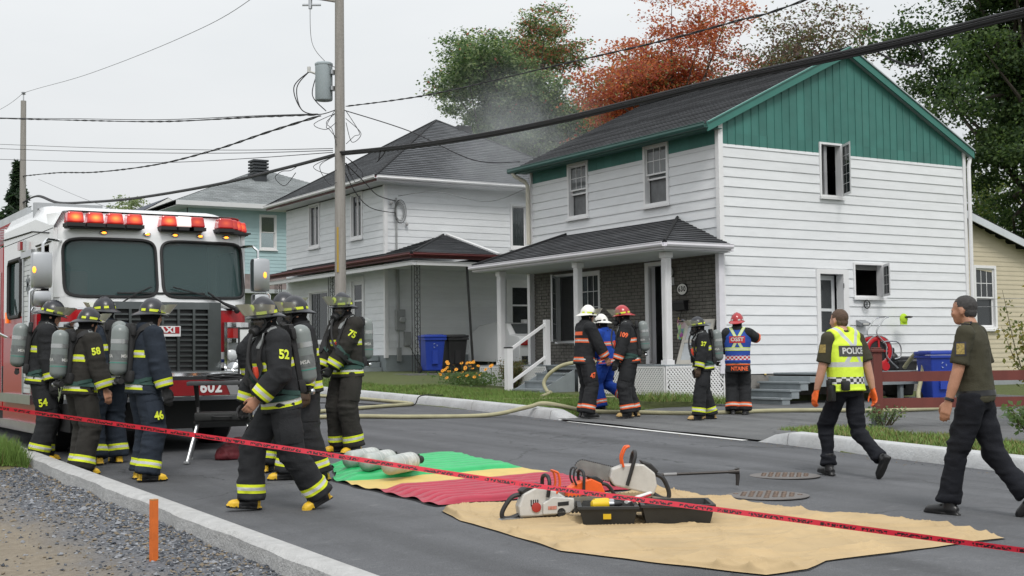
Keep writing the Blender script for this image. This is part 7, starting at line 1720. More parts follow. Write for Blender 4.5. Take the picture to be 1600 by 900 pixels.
TP = mb.build('tarpaulin', M('tan_canvas', (.43, .315, .17), .8, var=.12, scale=2.2, dirt=.45, dirtcol=(.27, .19, .10), dscale=2, fn=canvas_fn), smooth=80, recalc=False, label='wrinkled tan canvas tarpaulin spread under the saws', cat='tarpaulin')
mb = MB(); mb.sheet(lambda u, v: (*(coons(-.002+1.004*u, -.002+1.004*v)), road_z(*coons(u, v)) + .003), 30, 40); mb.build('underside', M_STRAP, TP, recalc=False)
def tarp_z(x, y): return road_z(x, y) + .028
# chain saws
M_SAWW = M('saw_white', (.52, .51, .48), .4, var=.12, scale=8, dirt=.35, dirtcol=(.25, .22, .18), dscale=9); M_SAWO = M('saw_orange', (.75, .11, .015), .4, var=.1, scale=8); M_SAWK = M('saw_black', (.016, .016, .017), .5, var=.2); M_BAR = M('saw_bar', (.36, .36, .35), .35, metal=.8, var=.2, scale=12, dirt=.4, dirtcol=(.2, .19, .17), dscale=10)
def prism_xz(mb, poly, y0, y1): mb.prism(poly, y1-y0, (0, y0, 0), ((1, 0, 0), (0, 0, 1)), (0, 1, 0))
def chainsaw(loc, rz, label, style, barlen=.42, tilt=0, roll=0):
    S = thing('chainsaw', loc, rz, label, 'chainsaw', 'saws on the tarpaulin'); S.rotation_euler = (roll, tilt, rz)
    bm_ = M_SAWW if style != 'orange' else M_SAWO
    mb = MB(); prism_xz(mb, [(-.20, .02), (.14, .02), (.19, .07), (.19, .15), (.10, .21), (-.06, .25), (-.17, .20), (-.21, .10)], -.06, .06); b = local(mb, 'engine_body', bm_, S); bv = b.modifiers.new('b', 'BEVEL'); bv.width = .014; bv.segments = 2
    mb = MB(); prism_xz(mb, [(-.02, .03), (.20, .035), (.24, .07), (.24, .15), (.06, .17), (-.02, .12)], -.085, -.061); cv = local(mb, 'clutch_cover', M_SAWW, S); bv = cv.modifiers.new('b', 'BEVEL'); bv.width = .01; bv.segments = 2
    mb = MB(); prism_xz(mb, [(.10, .095), (.19, .10), (.19, .13), (.10, .125)], -.0885, -.0855); local(mb, 'cover_slot', M_SAWK, cv); mb = MB(); prism_xz(mb, [(.02, .07), (.09, .072), (.09, .098), (.02, .096)], -.0885, -.0855); local(mb, 'cover_label', M('saw_label', (.5, .2, .15), .5, var=.5, scale=60), cv)
    mb = MB(); prism_xz(mb, [(-.17, .19), (-.05, .245), (-.02, .275), (-.12, .27), (-.20, .22)], -.05, .05); tp_ = local(mb, 'filter_cover', M_SAWK, S); bv = tp_.modifiers.new('b', 'BEVEL'); bv.width = .012; bv.segments = 2
    for k in range(4): mb = MB(); mb.box((-.115+.018*k, -.0635, .10), (-.106+.018*k, -.0602, .15)); local(mb, 'vent_slot', M_SAWK, S)
    mb = MB(); mb.sweep(spline([(-.17, 0, .19), (-.25, 0, .17), (-.32, 0, .08), (-.33, 0, .02), (-.28, 0, .005), (-.19, 0, .03)], 6), .019, 8); local(mb, 'rear_handle', M_SAWK, S, smooth=True)
    mb = MB(); prism_xz(mb, [(-.36, .0), (-.20, -.005), (-.18, .012), (-.34, .012)], -.075, .02); local(mb, 'hand_guard', M_BAR, S)
    mb = MB(); mb.sweep(spline([(.02, -.085, .17), (.03, -.10, .27), (.03, -.06, .325), (.03, .05, .325), (.03, .10, .27), (.04, .10, .05)], 6), .016, 8); local(mb, 'front_handle', M_SAWK, S, smooth=True)
    mb = MB(); mb.sweep(spline([(.10, -.05, .19), (.13, -.05, .26), (.12, -.05, .34), (.10, -.04, .36), (.10, .06, .36), (.12, .07, .34), (.13, .07, .26), (.10, .07, .19)], 5), [(.010, .016)]*36, 8); local(mb, 'brake_guard', M_SAWO if style != 'orange' else M_SAWK, S, smooth=True)
    mb = MB(); n = 12; L_ = .2 + barlen; w_ = .060; prism_xz(mb, [(.16, .10-w_)] + [(L_ + w_*math.sin(t), .10 - w_*math.cos(t)) for t in [math.pi*i/n for i in range(n+1)]] + [(.16, .10+w_)], -.062, -.054); bar = local(mb, 'guide_bar', M_BAR, S)
    mb = MB(); P = [(.16 + (L_-.16)*i/14, -.058, .10-w_-.004) for i in range(15)] + [(L_ + (w_+.004)*math.sin(t), -.058, .10 - (w_+.004)*math.cos(t)) for t in [math.pi*i/10 for i in range(1, 10)]] + [(L_ - (L_-.16)*i/14, -.058, .10+w_+.004) for i in range(15)]
    for i in range(0, len(P)-1):
        mb.sweep([P[i], lerp(P[i], P[i+1], .62)], [(.007, .006), (.004, .005)], 5)
    local(mb, 'chain', M_SAWK, bar)
    mb = MB(); mb.lathe([(.035, -.02), (.04, -.01), (.04, .01), (.035, .02)], 14, (.13, -.065, .045), (0, 1, 0)); local(mb, 'sprocket', M_SAWK, S, smooth=40)
    mb = MB(); mb.lathe([(.038, 0), (.038, .012), (.02, .016), (0, .016)], 16, (-.07, -.06, .09), (0, -1, 0)); local(mb, 'starter_knob', M('knob_red', (.35, .03, .02), .5), S, smooth=40)
    return S
chainsaw((5.66, 8.78, tarp_z(5.66, 8.78)-.012), math.radians(-16), 'grey white chainsaw with long bar and orange brake guard, nearest the mat', 'white', .40)
so2 = chainsaw((6.42, 9.30, tarp_z(6.42, 9.3)-.012), math.radians(163), 'orange topped chainsaw lying behind the white one', 'orange', .30); so2.scale = (.84, .84, .84)
s3 = chainsaw((6.92, 9.33, tarp_z(6.92, 9.3)+.05), math.radians(150), 'large white vent saw tipped up with its orange guard raised', 'white', .22, tilt=math.radians(-14)); s3.scale = (1.05, 1.05, 1.05)
# open black tool case with yellow drills
TCs = thing('tool_case', (6.18, 8.22, tarp_z(6.1, 8.15)-.015), math.radians(-33), 'open black plastic tool case holding yellow drills', 'tool case')
M_CASE = M('case_black', (.020, .021, .021), .5, var=.2, scale=10, bump=.15, bscale=120)
def tray(x0, x1, y0, y1, h, nm):
    mb = MB(); t = .012; d = .03
    for a, b in (((x0, y0), (x1, y0)), ((x1, y0), (x1, y1)), ((x1, y1), (x0, y1)), ((x0, y1), (x0, y0))):
        pass
    O = [(x0+d, y0+d), (x1-d, y0+d), (x1-d, y1-d), (x0+d, y1-d)]; T_ = [(x0, y0), (x1, y0), (x1, y1), (x0, y1)]; R_ = [(x0-.012, y0-.012), (x1+.012, y0-.012), (x1+.012, y1+.012), (x0-.012, y1+.012)]; I = [(x0+.02, y0+.02), (x1-.02, y0+.02), (x1-.02, y1-.02), (x0+.02, y1-.02)]; IB = [(x0+d+.012, y0+d+.012), (x1-d-.012, y0+d+.012), (x1-d-.012, y1-d-.012), (x0+d+.012, y1-d-.012)]
    V = [(*p, 0) for p in O] + [(*p, h*.86) for p in T_] + [(*p, h*.86) for p in R_] + [(*p, h) for p in R_] + [(*p, h) for p in I] + [(*p, .012) for p in IB]
    F_ = [(3, 2, 1, 0)] + [(r*4+k, r*4+(k+1) % 4, (r+1)*4+(k+1) % 4, (r+1)*4+k) for r in range(5) for k in range(4)] + [(20, 21, 22, 23)]
    mb.add(V, F_); return local(mb, nm, M_CASE, TCs)
tb_ = tray(-.46, -.02, -.22, .24, .14, 'base_tray'); lt = tray(.02, .56, -.22, .24, .15, 'lid_tray')
for k in range(3): mb = MB(); mb.box((.10+.11*k, -.185, .012), (.115+.11*k, .185, .06)); local(mb, 'lid_rib', M_CASE, lt)
mb = MB(); mb.box((-.28, -.216, .045), (-.22, -.206, .085)); local(mb, 'latch', M('latch_yellow', (.65, .42, .01), .5), tb_)
mb = MB(); mb.box((-.02, -.15, .09), (.02, -.09, .12)); mb.box((-.02, .09, .09), (.02, .15, .12)); local(mb, 'hinge', M_CASE, TCs)
M_YEL = M('drill_yellow', (.72, .47, .01), .4, var=.08)
for k, (x, y, rz_, lb) in enumerate(((-.26, -.05, .2, 'yellow cordless drill with black chuck in the front of the case'), (-.25, .09, .5, 'yellow cordless drill at the back of the case'))):
    p = TCs.matrix_basis if False else Matrix.Rotation(math.radians(-33), 4, 'Z'); q = p @ Vector((x, y, .12)) + Vector(TCs.location)
    D_ = thing('cordless_drill', q, math.radians(-33)+rz_, lb, 'drill')
    mb = MB(); mb.sweep([(-.11, 0, .02), (-.10, 0, .02), (.02, 0, .02), (.03, 0, .02)], [.018, .034, .034, .028], 12); mb.sweep([(-.06, 0, .0), (-.085, .02, -.08)], [(.022, .017), (.02, .016)], 8); local(mb, 'housing', M_YEL, D_, smooth=50)
    mb = MB(); mb.sweep([(.03, 0, .02), (.07, 0, .02)], [.026, .024], 12); local(mb, 'gear_collar', M_CHROME2, D_, smooth=50); mb = MB(); mb.sweep([(.07, 0, .02), (.12, 0, .02), (.14, 0, .02)], [.024, .020, .010], 12); local(mb, 'chuck', M_SAWK, D_, smooth=50); mb = MB(); mb.cbox((-.09, .02, -.09), (.11, .07, .045), bev=.01); local(mb, 'battery', M_SAWK, D_, smooth=True)
rsaw = thing('hacksaw', Matrix.Rotation(math.radians(-33), 4, 'Z') @ Vector((.0, .03, .17)) + Vector(TCs.location), math.radians(20), 'white and red hand tool lying across the open case', 'tool')
mb = MB(); mb.sweep([(-.16, 0, -.01), (0, 0, .015), (.18, 0, .03)], [(.012, .02)]*3, 8); local(mb, 'body', M('tool_white', (.68, .68, .66), .4), rsaw, smooth=True); mb = MB(); mb.sweep([(-.10, -.024, -.012), (.15, -.024, .02)], [(.008, .006)]*2, 6); local(mb, 'red_edge', M('tool_red', (.4, .01, .015), .4), rsaw)
# halligan bar
hb = thing('halligan_bar', (7.85, 9.62, tarp_z(7.85, 9.6)), 0, 'steel halligan bar with pick head at the tarpaulin edge', 'pry bar'); A_, B_ = Vector((7.36, 9.92, tarp_z(7.36, 9.9)+.10)), Vector((8.24, 9.42, tarp_z(8.2, 9.4)+.14)); M_IRON = M('dark_iron', (.055, .05, .047), .45, metal=.6, var=.2)
mb = MB(); mb.cyl(A_, B_, .014, 10); mb.build('shaft', M_IRON, hb, smooth=True); d_ = (B_-A_).normalized(); mb = MB(); mb.cyl(lerp(A_, B_, .32), lerp(A_, B_, .44), .0155, 10); mb.build('grip_tape', M('grip_grey', (.25, .25, .25), .6), hb, smooth=True)
mb = MB(); mb.sweep([B_ - d_*.08, B_, B_ + d_*.02], [.016, .026, .028], 10); mb.sweep([B_ + Vector((0, 0, .03)), B_ + Vector((.01, 0, -.05)), B_ + Vector((.0, 0, -.13))], [(.026, .020), (.022, .018), (.014, .016)], 8); mb.build('pick_head', M_IRON, hb, smooth=40)
# manhole covers
def rust_fn(t, v, c, b):
    n = t.n('ShaderNodeTexVoronoi', i_Scale=26); t.l(v, n.inputs['Vector']); return mixc(t, n.outputs['Distance'], (.24, .17, .13), (.10, .075, .06))
M_MAN = M('manhole_iron', (.2, .14, .1), .8, var=0, bump=.5, bscale=60, fn=rust_fn)
for (x, y, r_, lb) in ((9.46, 10.08, .33, 'round rusty manhole cover, farther of two'), (8.15, 8.91, .34, 'round rusty manhole cover, nearer of two')):
    T_ = thing('manhole_cover', (x, y, road_z(x, y)), 0, lb, 'manhole cover', 'manhole covers in the road'); mb = MB(); mb.lathe([(0, .0), (r_*.92, .0), (r_*.92, .010), (0, .010)], 40, (x, y, road_z(x, y)+.004)); mb.build('cover', M_MAN, T_)
    mb = MB(); mb.lathe([(r_*.94, 0), (r_*1.08, 0), (r_*1.08, .006), (r_*.94, .012)], 40, (x, y, road_z(x, y)+.003)); mb.build('ring', M('ring_iron', (.13, .12, .115), .7, var=.2), T_)
    mb = MB()
    for i in range(-6, 7):
        for j in range(-6, 7):
            if (i*i+j*j)*.05**2 < (r_*.85)**2 and (i+j) % 2 == 0: mb.box((x+i*.05-.017, y+j*.05-.017, road_z(x, y)+.0142), (x+i*.05+.017, y+j*.05+.017, road_z(x, y)+.020))
    mb.build('stud_pattern', M_MAN, T_, kind='stuff')
# hoses and cable
M_HOSE = M('hose_canvas', (.36, .34, .21), .75, var=.18, scale=4, dirt=.3, dirtcol=(.2, .19, .13), bump=.2, bscale=150)
def hose(pts, r_, name, m_, label, cat, zf=None): 
    mb = MB(); mb.sweep(spline(pts, 10), r_, 10); return mb.build(name, m_, None, smooth=True, label=label, cat=cat)
def gp_(x, y, dz=.04):
    z = road_z(x, y) if x < kx(y) else (drive_z(x, y) if in_drive(x, y) else lawn_z(x, y)); return (x, y, z+dz)
hose([gp_(7.6, 21.2), gp_(8.56, 20.73), gp_(9.51, 20.52), gp_(10.26, 20.05), gp_(11.71, 19.94), (12.45, 19.75, .50), (12.75, 19.6, .56), gp_(13.27, 19.03, .07), gp_(13.89, 18.38), gp_(14.59, 17.67), gp_(16.09, 17.54), gp_(16.99, 17.19), gp_(17.9, 16.5), gp_(19.2, 16.4)], .037, 'fire_hose', M_HOSE, 'long pale fire hose crossing the road to the driveway', 'hose')
hose([gp_(8.0, 21.3), gp_(9.01, 21.83), gp_(10.23, 22.62), gp_(11.38, 23.36), gp_(12.2, 23.85), gp_(12.42, 24.3), gp_(12.42, 25.2), gp_(12.38, 26.2), gp_(12.3, 27.3), gp_(11.9, 28.5), gp_(11.4, 30)], .036, 'fire_hose', M_HOSE, 'fire hose doubled back along the far kerb', 'hose')
hose([gp_(10.2, 25.9, .012), gp_(11.19, 25.39, .012), gp_(11.89, 24.38, .012), gp_(12.35, 24.0, .015), (12.55, 24.0, .62), gp_(13.36, 24.2, .02), gp_(14.2, 24.3, .03)], .012, 'power_cable', M_RUB, 'thin black cable lying over the kerb', 'cable')
hose([(14.2, 22.0, lawn_z(14.2, 22)+.04), (14.9, 22.75, .64), (15.05, 23.1, .66), (15.1, 23.3, .85), (15.25, 23.2, 1.08), (15.55, 23.0, 1.24), (16.2, 22.7, 1.26), (16.9, 22.5, 1.25)], .04, 'fire_hose', M_HOSE, 'pale fire hose rising from the lawn onto the porch', 'hose')
hose([gp_(19.3, 16.6), gp_(20.3, 17.6), gp_(21.0, 18.4), (21.35, 18.75, .55), (21.6, 18.85, .95), (21.75, 18.95, 1.3), (21.85, 19.25, 1.34), (21.9, 19.6, 1.06)], .045, 'fire_hose', M_HOSE, 'pale hose looped over the side landing between the bins', 'hose')
hose([gp_(13.2, 22.4, .02), gp_(14.0, 21.6, .03), gp_(14.9, 21.0, .03), gp_(15.6, 20.9, .03)], .010, 'rope', M('rope_tan', (.42, .38, .24), .8), 'thin tan rope lying on the lawn', 'rope')
# folding work stand with case, cables, red bag and sticker board
WS_ = thing('work_stand', (5.12, 14.75, road_z(5.1, 14.75)), math.radians(-22), 'black folding work stand in front of the truck bumper', 'work stand')
mb = MB(); mb.cbox((0, -.13, .90), (.78, .22, .045), bev=.01); local(mb, 'top_board', M('stand_top', (.05, .052, .055), .5, var=.3, scale=9), WS_, smooth=True); mb = MB(); mb.cbox((0, .13, .90), (.78, .22, .045), bev=.01); local(mb, 'top_board', MATS['stand_top'], WS_, smooth=True)
M_ALU = M('alu_leg', (.42, .43, .44), .35, metal=.6, var=.1)
for sx in (-1, 1):
    for sy in (-1, 1):
        mb = MB(); mb.sweep([(sx*.27, sy*.06, .48), (sx*.38, sy*.30, .02)], .018, 8); mb.cbox((sx*.385, sy*.31, .015), (.06, .05, .03), bev=.008); local(mb, 'leg', M_ALU, WS_, smooth=True)
    mb = MB(); mb.sweep([(sx*.27, -.05, .5), (sx*.30, .10, .88)], .022, 6); mb.sweep([(sx*.27, .05, .5), (sx*.30, -.10, .88)], .022, 6); local(mb, 'brace', M_SAWK, WS_)
mb = MB(); mb.cbox((0, 0, .455), (.64, .24, .03)); local(mb, 'shelf', M_SAWK, WS_)
Tm = Matrix.Rotation(math.radians(-22), 4, 'Z')
cs = thing('black_case', Tm @ Vector((0, 0, .47)) + Vector(WS_.location), math.radians(-22), 'flat black carrying case on the shelf of the work stand', 'case'); mb = MB(); mb.cbox((0, 0, .05), (.62, .34, .095), bev=.02); local(mb, 'shell', M_CASE, cs, smooth=True); mb = MB(); mb.sweep(spline([(-.10, -.17, .05), (-.09, -.21, .05), (.09, -.21, .05), (.10, -.17, .05)], 5), .012, 7); local(mb, 'handle', M_SAWK, cs, smooth=True)
cc = thing('cable_coil', Tm @ Vector((.05, 0, .93)) + Vector(WS_.location), math.radians(-22), 'coil of black cable on top of the work stand', 'cable'); mb = MB(); P = []
for i in range(120):
    t = i/120*2*math.pi*6; P.append(((.20+.03*math.sin(t*.37))*math.cos(t), (.11+.02*math.sin(t*.51))*math.sin(t), .012+.055*i/120+.01*math.sin(t*2.3)))
mb.sweep(P, .010, 6); local(mb, 'coil', M_RUB, cc, smooth=True)
rb_ = thing('red_bag', (5.35, 14.95, road_z(5.3, 14.9)), .3, 'crumpled dark red bag on the road under the work stand', 'bag'); mb = MB(); mb.ell((0, 0, .08), (.26, .17, .11), 24, 14); mb.ell((.08, .04, .13), (.15, .12, .10), 20, 12); mb.ell((-.12, -.02, .05), (.16, .14, .07), 20, 12)
me = remesh(mb, .012, 3); V = wrinkle(me, .05, (7, 7, 9), 4); V, _ = mesh_np(me); V[:, 2] = np.maximum(V[:, 2], .004); me.vertices.foreach_set('co', V.ravel()); finish(me, 'bag', M('bag_red', (.11, .008, .014), .7, var=.2, scale=6), rb_)
sbd = thing('status_board', (5.52, 14.9, road_z(5.5, 14.9)), math.radians(-12), 'narrow white board with red and blue stickers behind firefighter 52', 'board'); mb = MB(); mb.box((-.13, 0, .86), (.13, .02, 1.52)); local(mb, 'panel', M('board_white', (.66, .67, .67), .4), sbd); mb = MB()
for a, b in (((-.15, -.005, .84), (-.13, .025, 1.54)), ((.13, -.005, .84), (.15, .025, 1.54)), ((-.13, -.005, 1.52), (.13, .025, 1.54)), ((-.02, .005, 0), (.02, .02, .85))): mb.box(a, b)
local(mb, 'frame', M_SAWK, sbd)
for i in range(3):
    for j in range(3): mb = MB(); mb.box((-.10+.075*i, -.003, .90+.09*j), (-.045+.075*i, -.0005, .955+.09*j)); local(mb, 'sticker', M('sticker_orange', (.6, .12, .03), .5) if (i+j) % 2 else M('sticker_blue', (.03, .06, .3), .5), sbd)
# wheelie bins
M_BLUEB = M('bin_blue', (.015, .045, .32), .45, var=.1, scale=5); M_BLKB = M('bin_black', (.018, .018, .020), .5, var=.15, scale=5)
def bin_(loc, rz, m_, label):
    B = thing('wheelie_bin', loc, rz, label, 'bin', 'wheelie bins'); B.scale = (1, 1, .86) if loc[1] > 20 and loc[1] < 21 else (1, 1, 1); mb = MB(); h = .95
    L0 = [(-.22, -.24), (.22, -.24), (.22, .24), (-.22, .24)]; L1 = [(-.29, -.34), (.29, -.34), (.29, .30), (-.29, .30)]
    mb.add([(*p, .06) for p in L0] + [(*p, h) for p in L1], [(3, 2, 1, 0), (4, 5, 6, 7)] + [(k, (k+1) % 4, 4+(k+1) % 4, 4+k) for k in range(4)]); b = local(mb, 'body', m_, B); bv = b.modifiers.new('b', 'BEVEL'); bv.width = .03; bv.segments = 2
    mb = MB(); mb.box((-.315, -.365, h-.05), (.315, -.335, h)); mb.box((-.315, -.33, h-.05), (-.292, .32, h)); mb.box((.292, -.33, h-.05), (.315, .32, h)); local(mb, 'rim', m_, B)
    mb = MB(); mb.cbox((0, -.02, h+.045), (.64, .72, .075), bev=.03); mb.cbox((0, -.02, h+.085), (.5, .56, .03), bev=.012); local(mb, 'lid', m_, B, smooth=True)
    mb = MB(); mb.sweep([(-.25, .36, h-.02), (.25, .36, h-.02)], .018, 8); mb.box((-.26, .30, h-.05), (-.22, .37, h)); mb.box((.22, .30, h-.05), (.26, .37, h)); local(mb, 'handle', m_, B)
    for sx in (-1, 1): mb = MB(); mb.lathe([(.03, -.03), (.10, -.03), (.10, .03), (.03, .03)], 16, (sx*.26, .24, .10), (1, 0, 0)); local(mb, 'wheel', M_RUB, B, smooth=40)
    mb = MB(); mb.box((-.08, -.318, .25), (.08, -.268, .62)); local(mb, 'front_panel', m_, B)
    mb = MB()
    for k in range(3):
        a = 2*math.pi*k/3; mb.prism([(.045*math.cos(a)-.03*math.sin(a), .75+.045*math.sin(a)+.03*math.cos(a)), (.045*math.cos(a)+.03*math.sin(a), .75+.045*math.sin(a)-.03*math.cos(a)), (.075*math.cos(a), .75+.075*math.sin(a))], .004, (0, -.325, 0), ((1, 0, 0), (0, 0, 1)), (0, -1, 0))
    if m_ is M_BLUEB: local(mb, 'recycling_mark', M('mark_pale', (.25, .3, .5), .6), B, kind='stuff')
bin_((16.98, 31.85, .975), math.radians(-10), M_BLUEB, 'blue wheelie bin under the carport'); bin_((17.72, 31.95, .975), math.radians(-6), M_BLKB, 'black wheelie bin beside the blue one under the carport')
bin_((21.86, 18.72, drive_z(22, 18.7)), math.radians(-20), M_BLUEB, 'blue wheelie bin beside the side landing'); bin_((22.3, 20.15, drive_z(22, 20)), math.radians(-4), M_BLKB, 'black wheelie bin half hidden behind the side landing')
# brown rail fence
fe = thing('rail_fence', (15.1, 14.05, drive_z(15.1, 14.05)), math.atan2(-.50, .866), 'reddish brown two rail wooden fence by the driveway', 'fence'); M_FEN = M('fence_brown', (.14, .032, .024), .6, var=.18, scale=4, stretch=(1, 1, .3))
for x in (0, 2.4, 4.8):
    mb = MB(); mb.cbox((x, 0, .63), (.135, .135, 1.0), bev=.008); mb.cbox((x, 0, 1.155), (.19, .19, .045), bev=.01); mb.cbox((x, 0, 1.19), (.13, .13, .03), bev=.01); local(mb, 'post', M_FEN, fe); mb = MB(); mb.cbox((x, 0, .07), (.16, .16, .26), bev=.006); local(mb, 'post_base', M('fence_base', (.12, .14, .13), .8, var=.3), fe)
    for z in (.36, .76):
        mb = MB(); mb.box((x+.07, -.025, z-.075), (x+2.33, .025, z+.075)); local(mb, 'rail', M_FEN, fe)
# hose reel cart on the landing
RL = thing('hose_reel', (21.15, 19.65, 1.0), math.radians(-14), 'red hose reel cart with chrome handle on the side landing', 'hose reel')
for y in (-.14, .14):
    mb = MB(); mb.sweep([(-.05+.27*math.cos(t), y, .42+.27*math.sin(t)) for t in [2*math.pi*i/30 for i in range(30)]], [(.012, .045)]*30, 8, upv=(0, 1, 0), closed=True); mb.box((-.32, y-.01, .40), (.22, y+.01, .44)); mb.box((-.07, y-.01, .15), (-.03, y+.01, .69)); local(mb, 'drum_disc', M('reel_red', (.42, .01, .015), .35), RL, smooth=40); mb = MB(); mb.sweep([(-.05+.325*math.cos(t), y, .42+.325*math.sin(t)) for t in [2*math.pi*i/30 for i in range(30)]], .012, 6, closed=True); local(mb, 'drum_ring', M_CHROME2, RL, smooth=True)
mb = MB(); mb.lathe([(.10, -.13), (.22, -.12), (.24, 0), (.22, .12), (.10, .13)], 24, (-.05, 0, .42), (0, 1, 0)); local(mb, 'hose_coil', M_RUB, RL, smooth=40)
for y in (-.18, .18):
    mb = MB(); mb.sweep(spline([(.38, y, .06), (.12, y, .30), (.10, y, .55), (-.12, y, .80), (.0, y, 1.02), (.10, y, 1.12), (.18, y*.98, 1.14)], 6), .015, 8); mb.sweep(spline([(.05, y, .62), (.35, y, .62), (.46, y, .5), (.44, y, .3), (.30, y, .25)], 6), .015, 8); local(mb, 'frame', M_CHROME2, RL, smooth=True)
mb = MB(); mb.sweep([(.18, -.177, 1.14), (.18, .177, 1.14)], .016, 8); local(mb, 'handle', M_CHROME2, RL, smooth=True)
for y in (-.22, .22): mb = MB(); mb.lathe([(.0, -.02), (.09, -.02), (.10, 0), (.09, .02), (0, .02)], 18, (.05, y, .10), (0, 1, 0)); local(mb, 'wheel', MATS['reel_red'], RL, smooth=40)
mb = MB(); mb.cbox((.28, 0, .40), (.16, .22, .18), bev=.03); mb.ell((.34, -.08, .28), (.10, .08, .10), 12, 8); local(mb, 'motor', M_SAWK, RL, smooth=True)
# small things on the gable wall
def wthing(name, a, z, label, cat): return thing(name, G.P(a, .03, z), 0, label, cat)
pu = wthing('clothesline_pulley', 4.05, 2.45, 'small spoked clothesline pulley on the white gable wall', 'pulley'); mb = MB(); c0 = G.P(4.05, .10, 2.45); mb.sweep([c0 + Vector((math.cos(t)*.09, 0, math.sin(t)*.09)) for t in [2*math.pi*i/20 for i in range(20)]], .013, 6, closed=True); mb.build('wheel', M_RUB, pu, smooth=True); mb = MB()
for k in range(3): d = Vector((math.cos(k*math.pi/3), 0, math.sin(k*math.pi/3)))*.085; mb.cyl(c0-d, c0+d, .006, 5)
mb.build('spokes', M_RUB, pu, kind='stuff'); mb = MB(); mb.cyl(c0, G.P(4.05, .01, 2.45), .01, 6); mb.build('bracket', M_CHROME2, pu)
for k, dz in enumerate((.07, -.09)):
    mb = MB(); P = [Vector((21.73+.16*i, 20.42-.25*i, 2.45+dz-.0*i-.05*math.sin(math.pi*i/40))) for i in range(41)]; mb.sweep(P, .004, 4); mb.build('clothesline', M('line_grey', (.3, .3, .3), .6), None, label=('upper' if k == 0 else 'lower')+' thin clothesline running out from the wall pulley', cat='clothesline')
lp = wthing('wall_lamp', 3.9, 2.04, 'grey wedge wall lamp beside the side door', 'lamp'); mb = MB(); mb.prism([(0, .02), (.14, .0), (.16, .06), (.0, .13)], .28, G.P(3.78, .025, 1.98), ((0, -1, 0), (0, 0, 1)), (1, 0, 0)); mb.build('housing', M('lamp_grey', (.22, .23, .24), .4), lp); mb = MB(); mb.box(G.P(3.83, .19, 2.0), G.P(4.0, .18, 2.035)); mb.build('lens', M_LABEL, lp)
cp = wthing('cap', 4.98, 2.15, 'lime green cap hanging on the clothesline', 'cap'); mb = MB(); mb.ell((22.62, 20.22, 2.13), (.12, .05, .12), 14, 10); mb.box((22.51, 20.2, 2.0), (22.71, 20.225, 2.10)); mb.build('crown', M('cap_lime', (.42, .62, .02), .7, var=.15), cp, smooth=True); mb = MB(); mb.ell((22.72, 20.17, 2.17), (.13, .05, .025), 12, 6); mb.build('peak', M_STRAP, cp, smooth=True)
so_ = wthing('outlet_cover', 3.8, 1.72, 'small grey outlet cover on the white siding', 'outlet'); mb = MB(); G.box(mb, 3.76, 3.84, .02, .05, 1.68, 1.76); mb.build('cover', MATS['lamp_grey'], so_); mb = MB(); G.box(mb, 3.765, 3.835, .051, .056, 1.725, 1.755); mb.build('flap', M_STRAP, so_)
# orange survey stake and red tape
sk = thing('survey_stake', (2.52, 8.60, grav_z(2.52, 8.6)), .4, 'orange painted wooden survey stake in the gravel', 'stake'); mb = MB(); mb.box((-.022, -.018, -.05), (.022, .018, .40)); local(mb, 'shaft', M('stake_orange', (.62, .14, .02), .7, var=.2, scale=9), sk); mb = MB(); mb.box((-.0225, -.0185, .395), (.0225, .0185, .402)); local(mb, 'top', M('stake_wood', (.45, .22, .08), .8), sk)
def tape_fn(t, v, c, b):
    uvn = t.n('ShaderNodeUVMap'); uvn.uv_map = 'UVMap'; sx = t.n('ShaderNodeSeparateXYZ'); t.l(uvn.outputs[0], sx.inputs[0])
    fr = mathn(t, 'FRACT', mathn(t, 'MULTIPLY', sx.outputs[0], 2.6)); word = mathn(t, 'MULTIPLY', mathn(t, 'GREATER_THAN', fr, .10), mathn(t, 'LESS_THAN', mathn(t, 'ABSOLUTE', mathn(t, 'SUBTRACT', fr, .66)), 1.0))
    g2 = mathn(t, 'MULTIPLY', mathn(t, 'GREATER_THAN', mathn(t, 'ABSOLUTE', mathn(t, 'SUBTRACT', fr, .62)), .035), word)
    nz = t.n('ShaderNodeTexNoise', i_Scale=1.0, i_Detail=1); mp = t.n('ShaderNodeMapping'); mp.inputs['Scale'].default_value = (95, 2.2, 1); t.l(uvn.outputs[0], mp.inputs[0]); t.l(mp.outputs[0], nz.inputs['Vector'])
    lt_ = mathn(t, 'GREATER_THAN', nz.outputs['Fac'], .47); vv = mathn(t, 'LESS_THAN', mathn(t, 'ABSOLUTE', mathn(t, 'SUBTRACT', sx.outputs[1], .42)), .30)
    return mixc(t, mathn(t, 'MULTIPLY', mathn(t, 'MULTIPLY', g2, lt_), vv), (.62, .02, .045), (.02, .008, .01))
TPp = [(.9, 10.6, 1.24), (1.47, 9.46, 1.14), (1.65, 9.11, 1.105), (2.91, 7.77, .88), (4.0, 6.52, .67), (4.92, 5.38, .52), (5.67, 4.33, .395), (6.1, 3.5, .33), (6.6, 2.4, .30)]
P = spline(TPp, 24); mb = MB(); V = []; uv = []; sarc = 0
for i, p in enumerate(P):
    if i: sarc += (p-P[i-1]).length
    t_ = (P[min(i+1, len(P)-1)]-P[max(i-1, 0)]).normalized(); a = .75 + .35*math.sin(sarc*.8+.6); sd_v = t_.cross(Vector((0, 0, 1))).normalized(); u_ = sd_v.cross(t_); wv = u_*math.cos(a-.75) + sd_v*math.sin(a-.75); V += [p - wv*.0145, p + wv*.0145]; uv.append(sarc)
mb.add(V, [(2*i, 2*i+2, 2*i+3, 2*i+1) for i in range(len(P)-1)])
to = mb.build('barrier_tape', M('tape_red', (.6, .02, .05), .3, var=0, fn=tape_fn, spec=.6), None, smooth=80, recalc=False, label='red barrier tape with black print stretched across the street', cat='barrier tape'); ul = to.data.uv_layers.new(name='UVMap')
fl = []
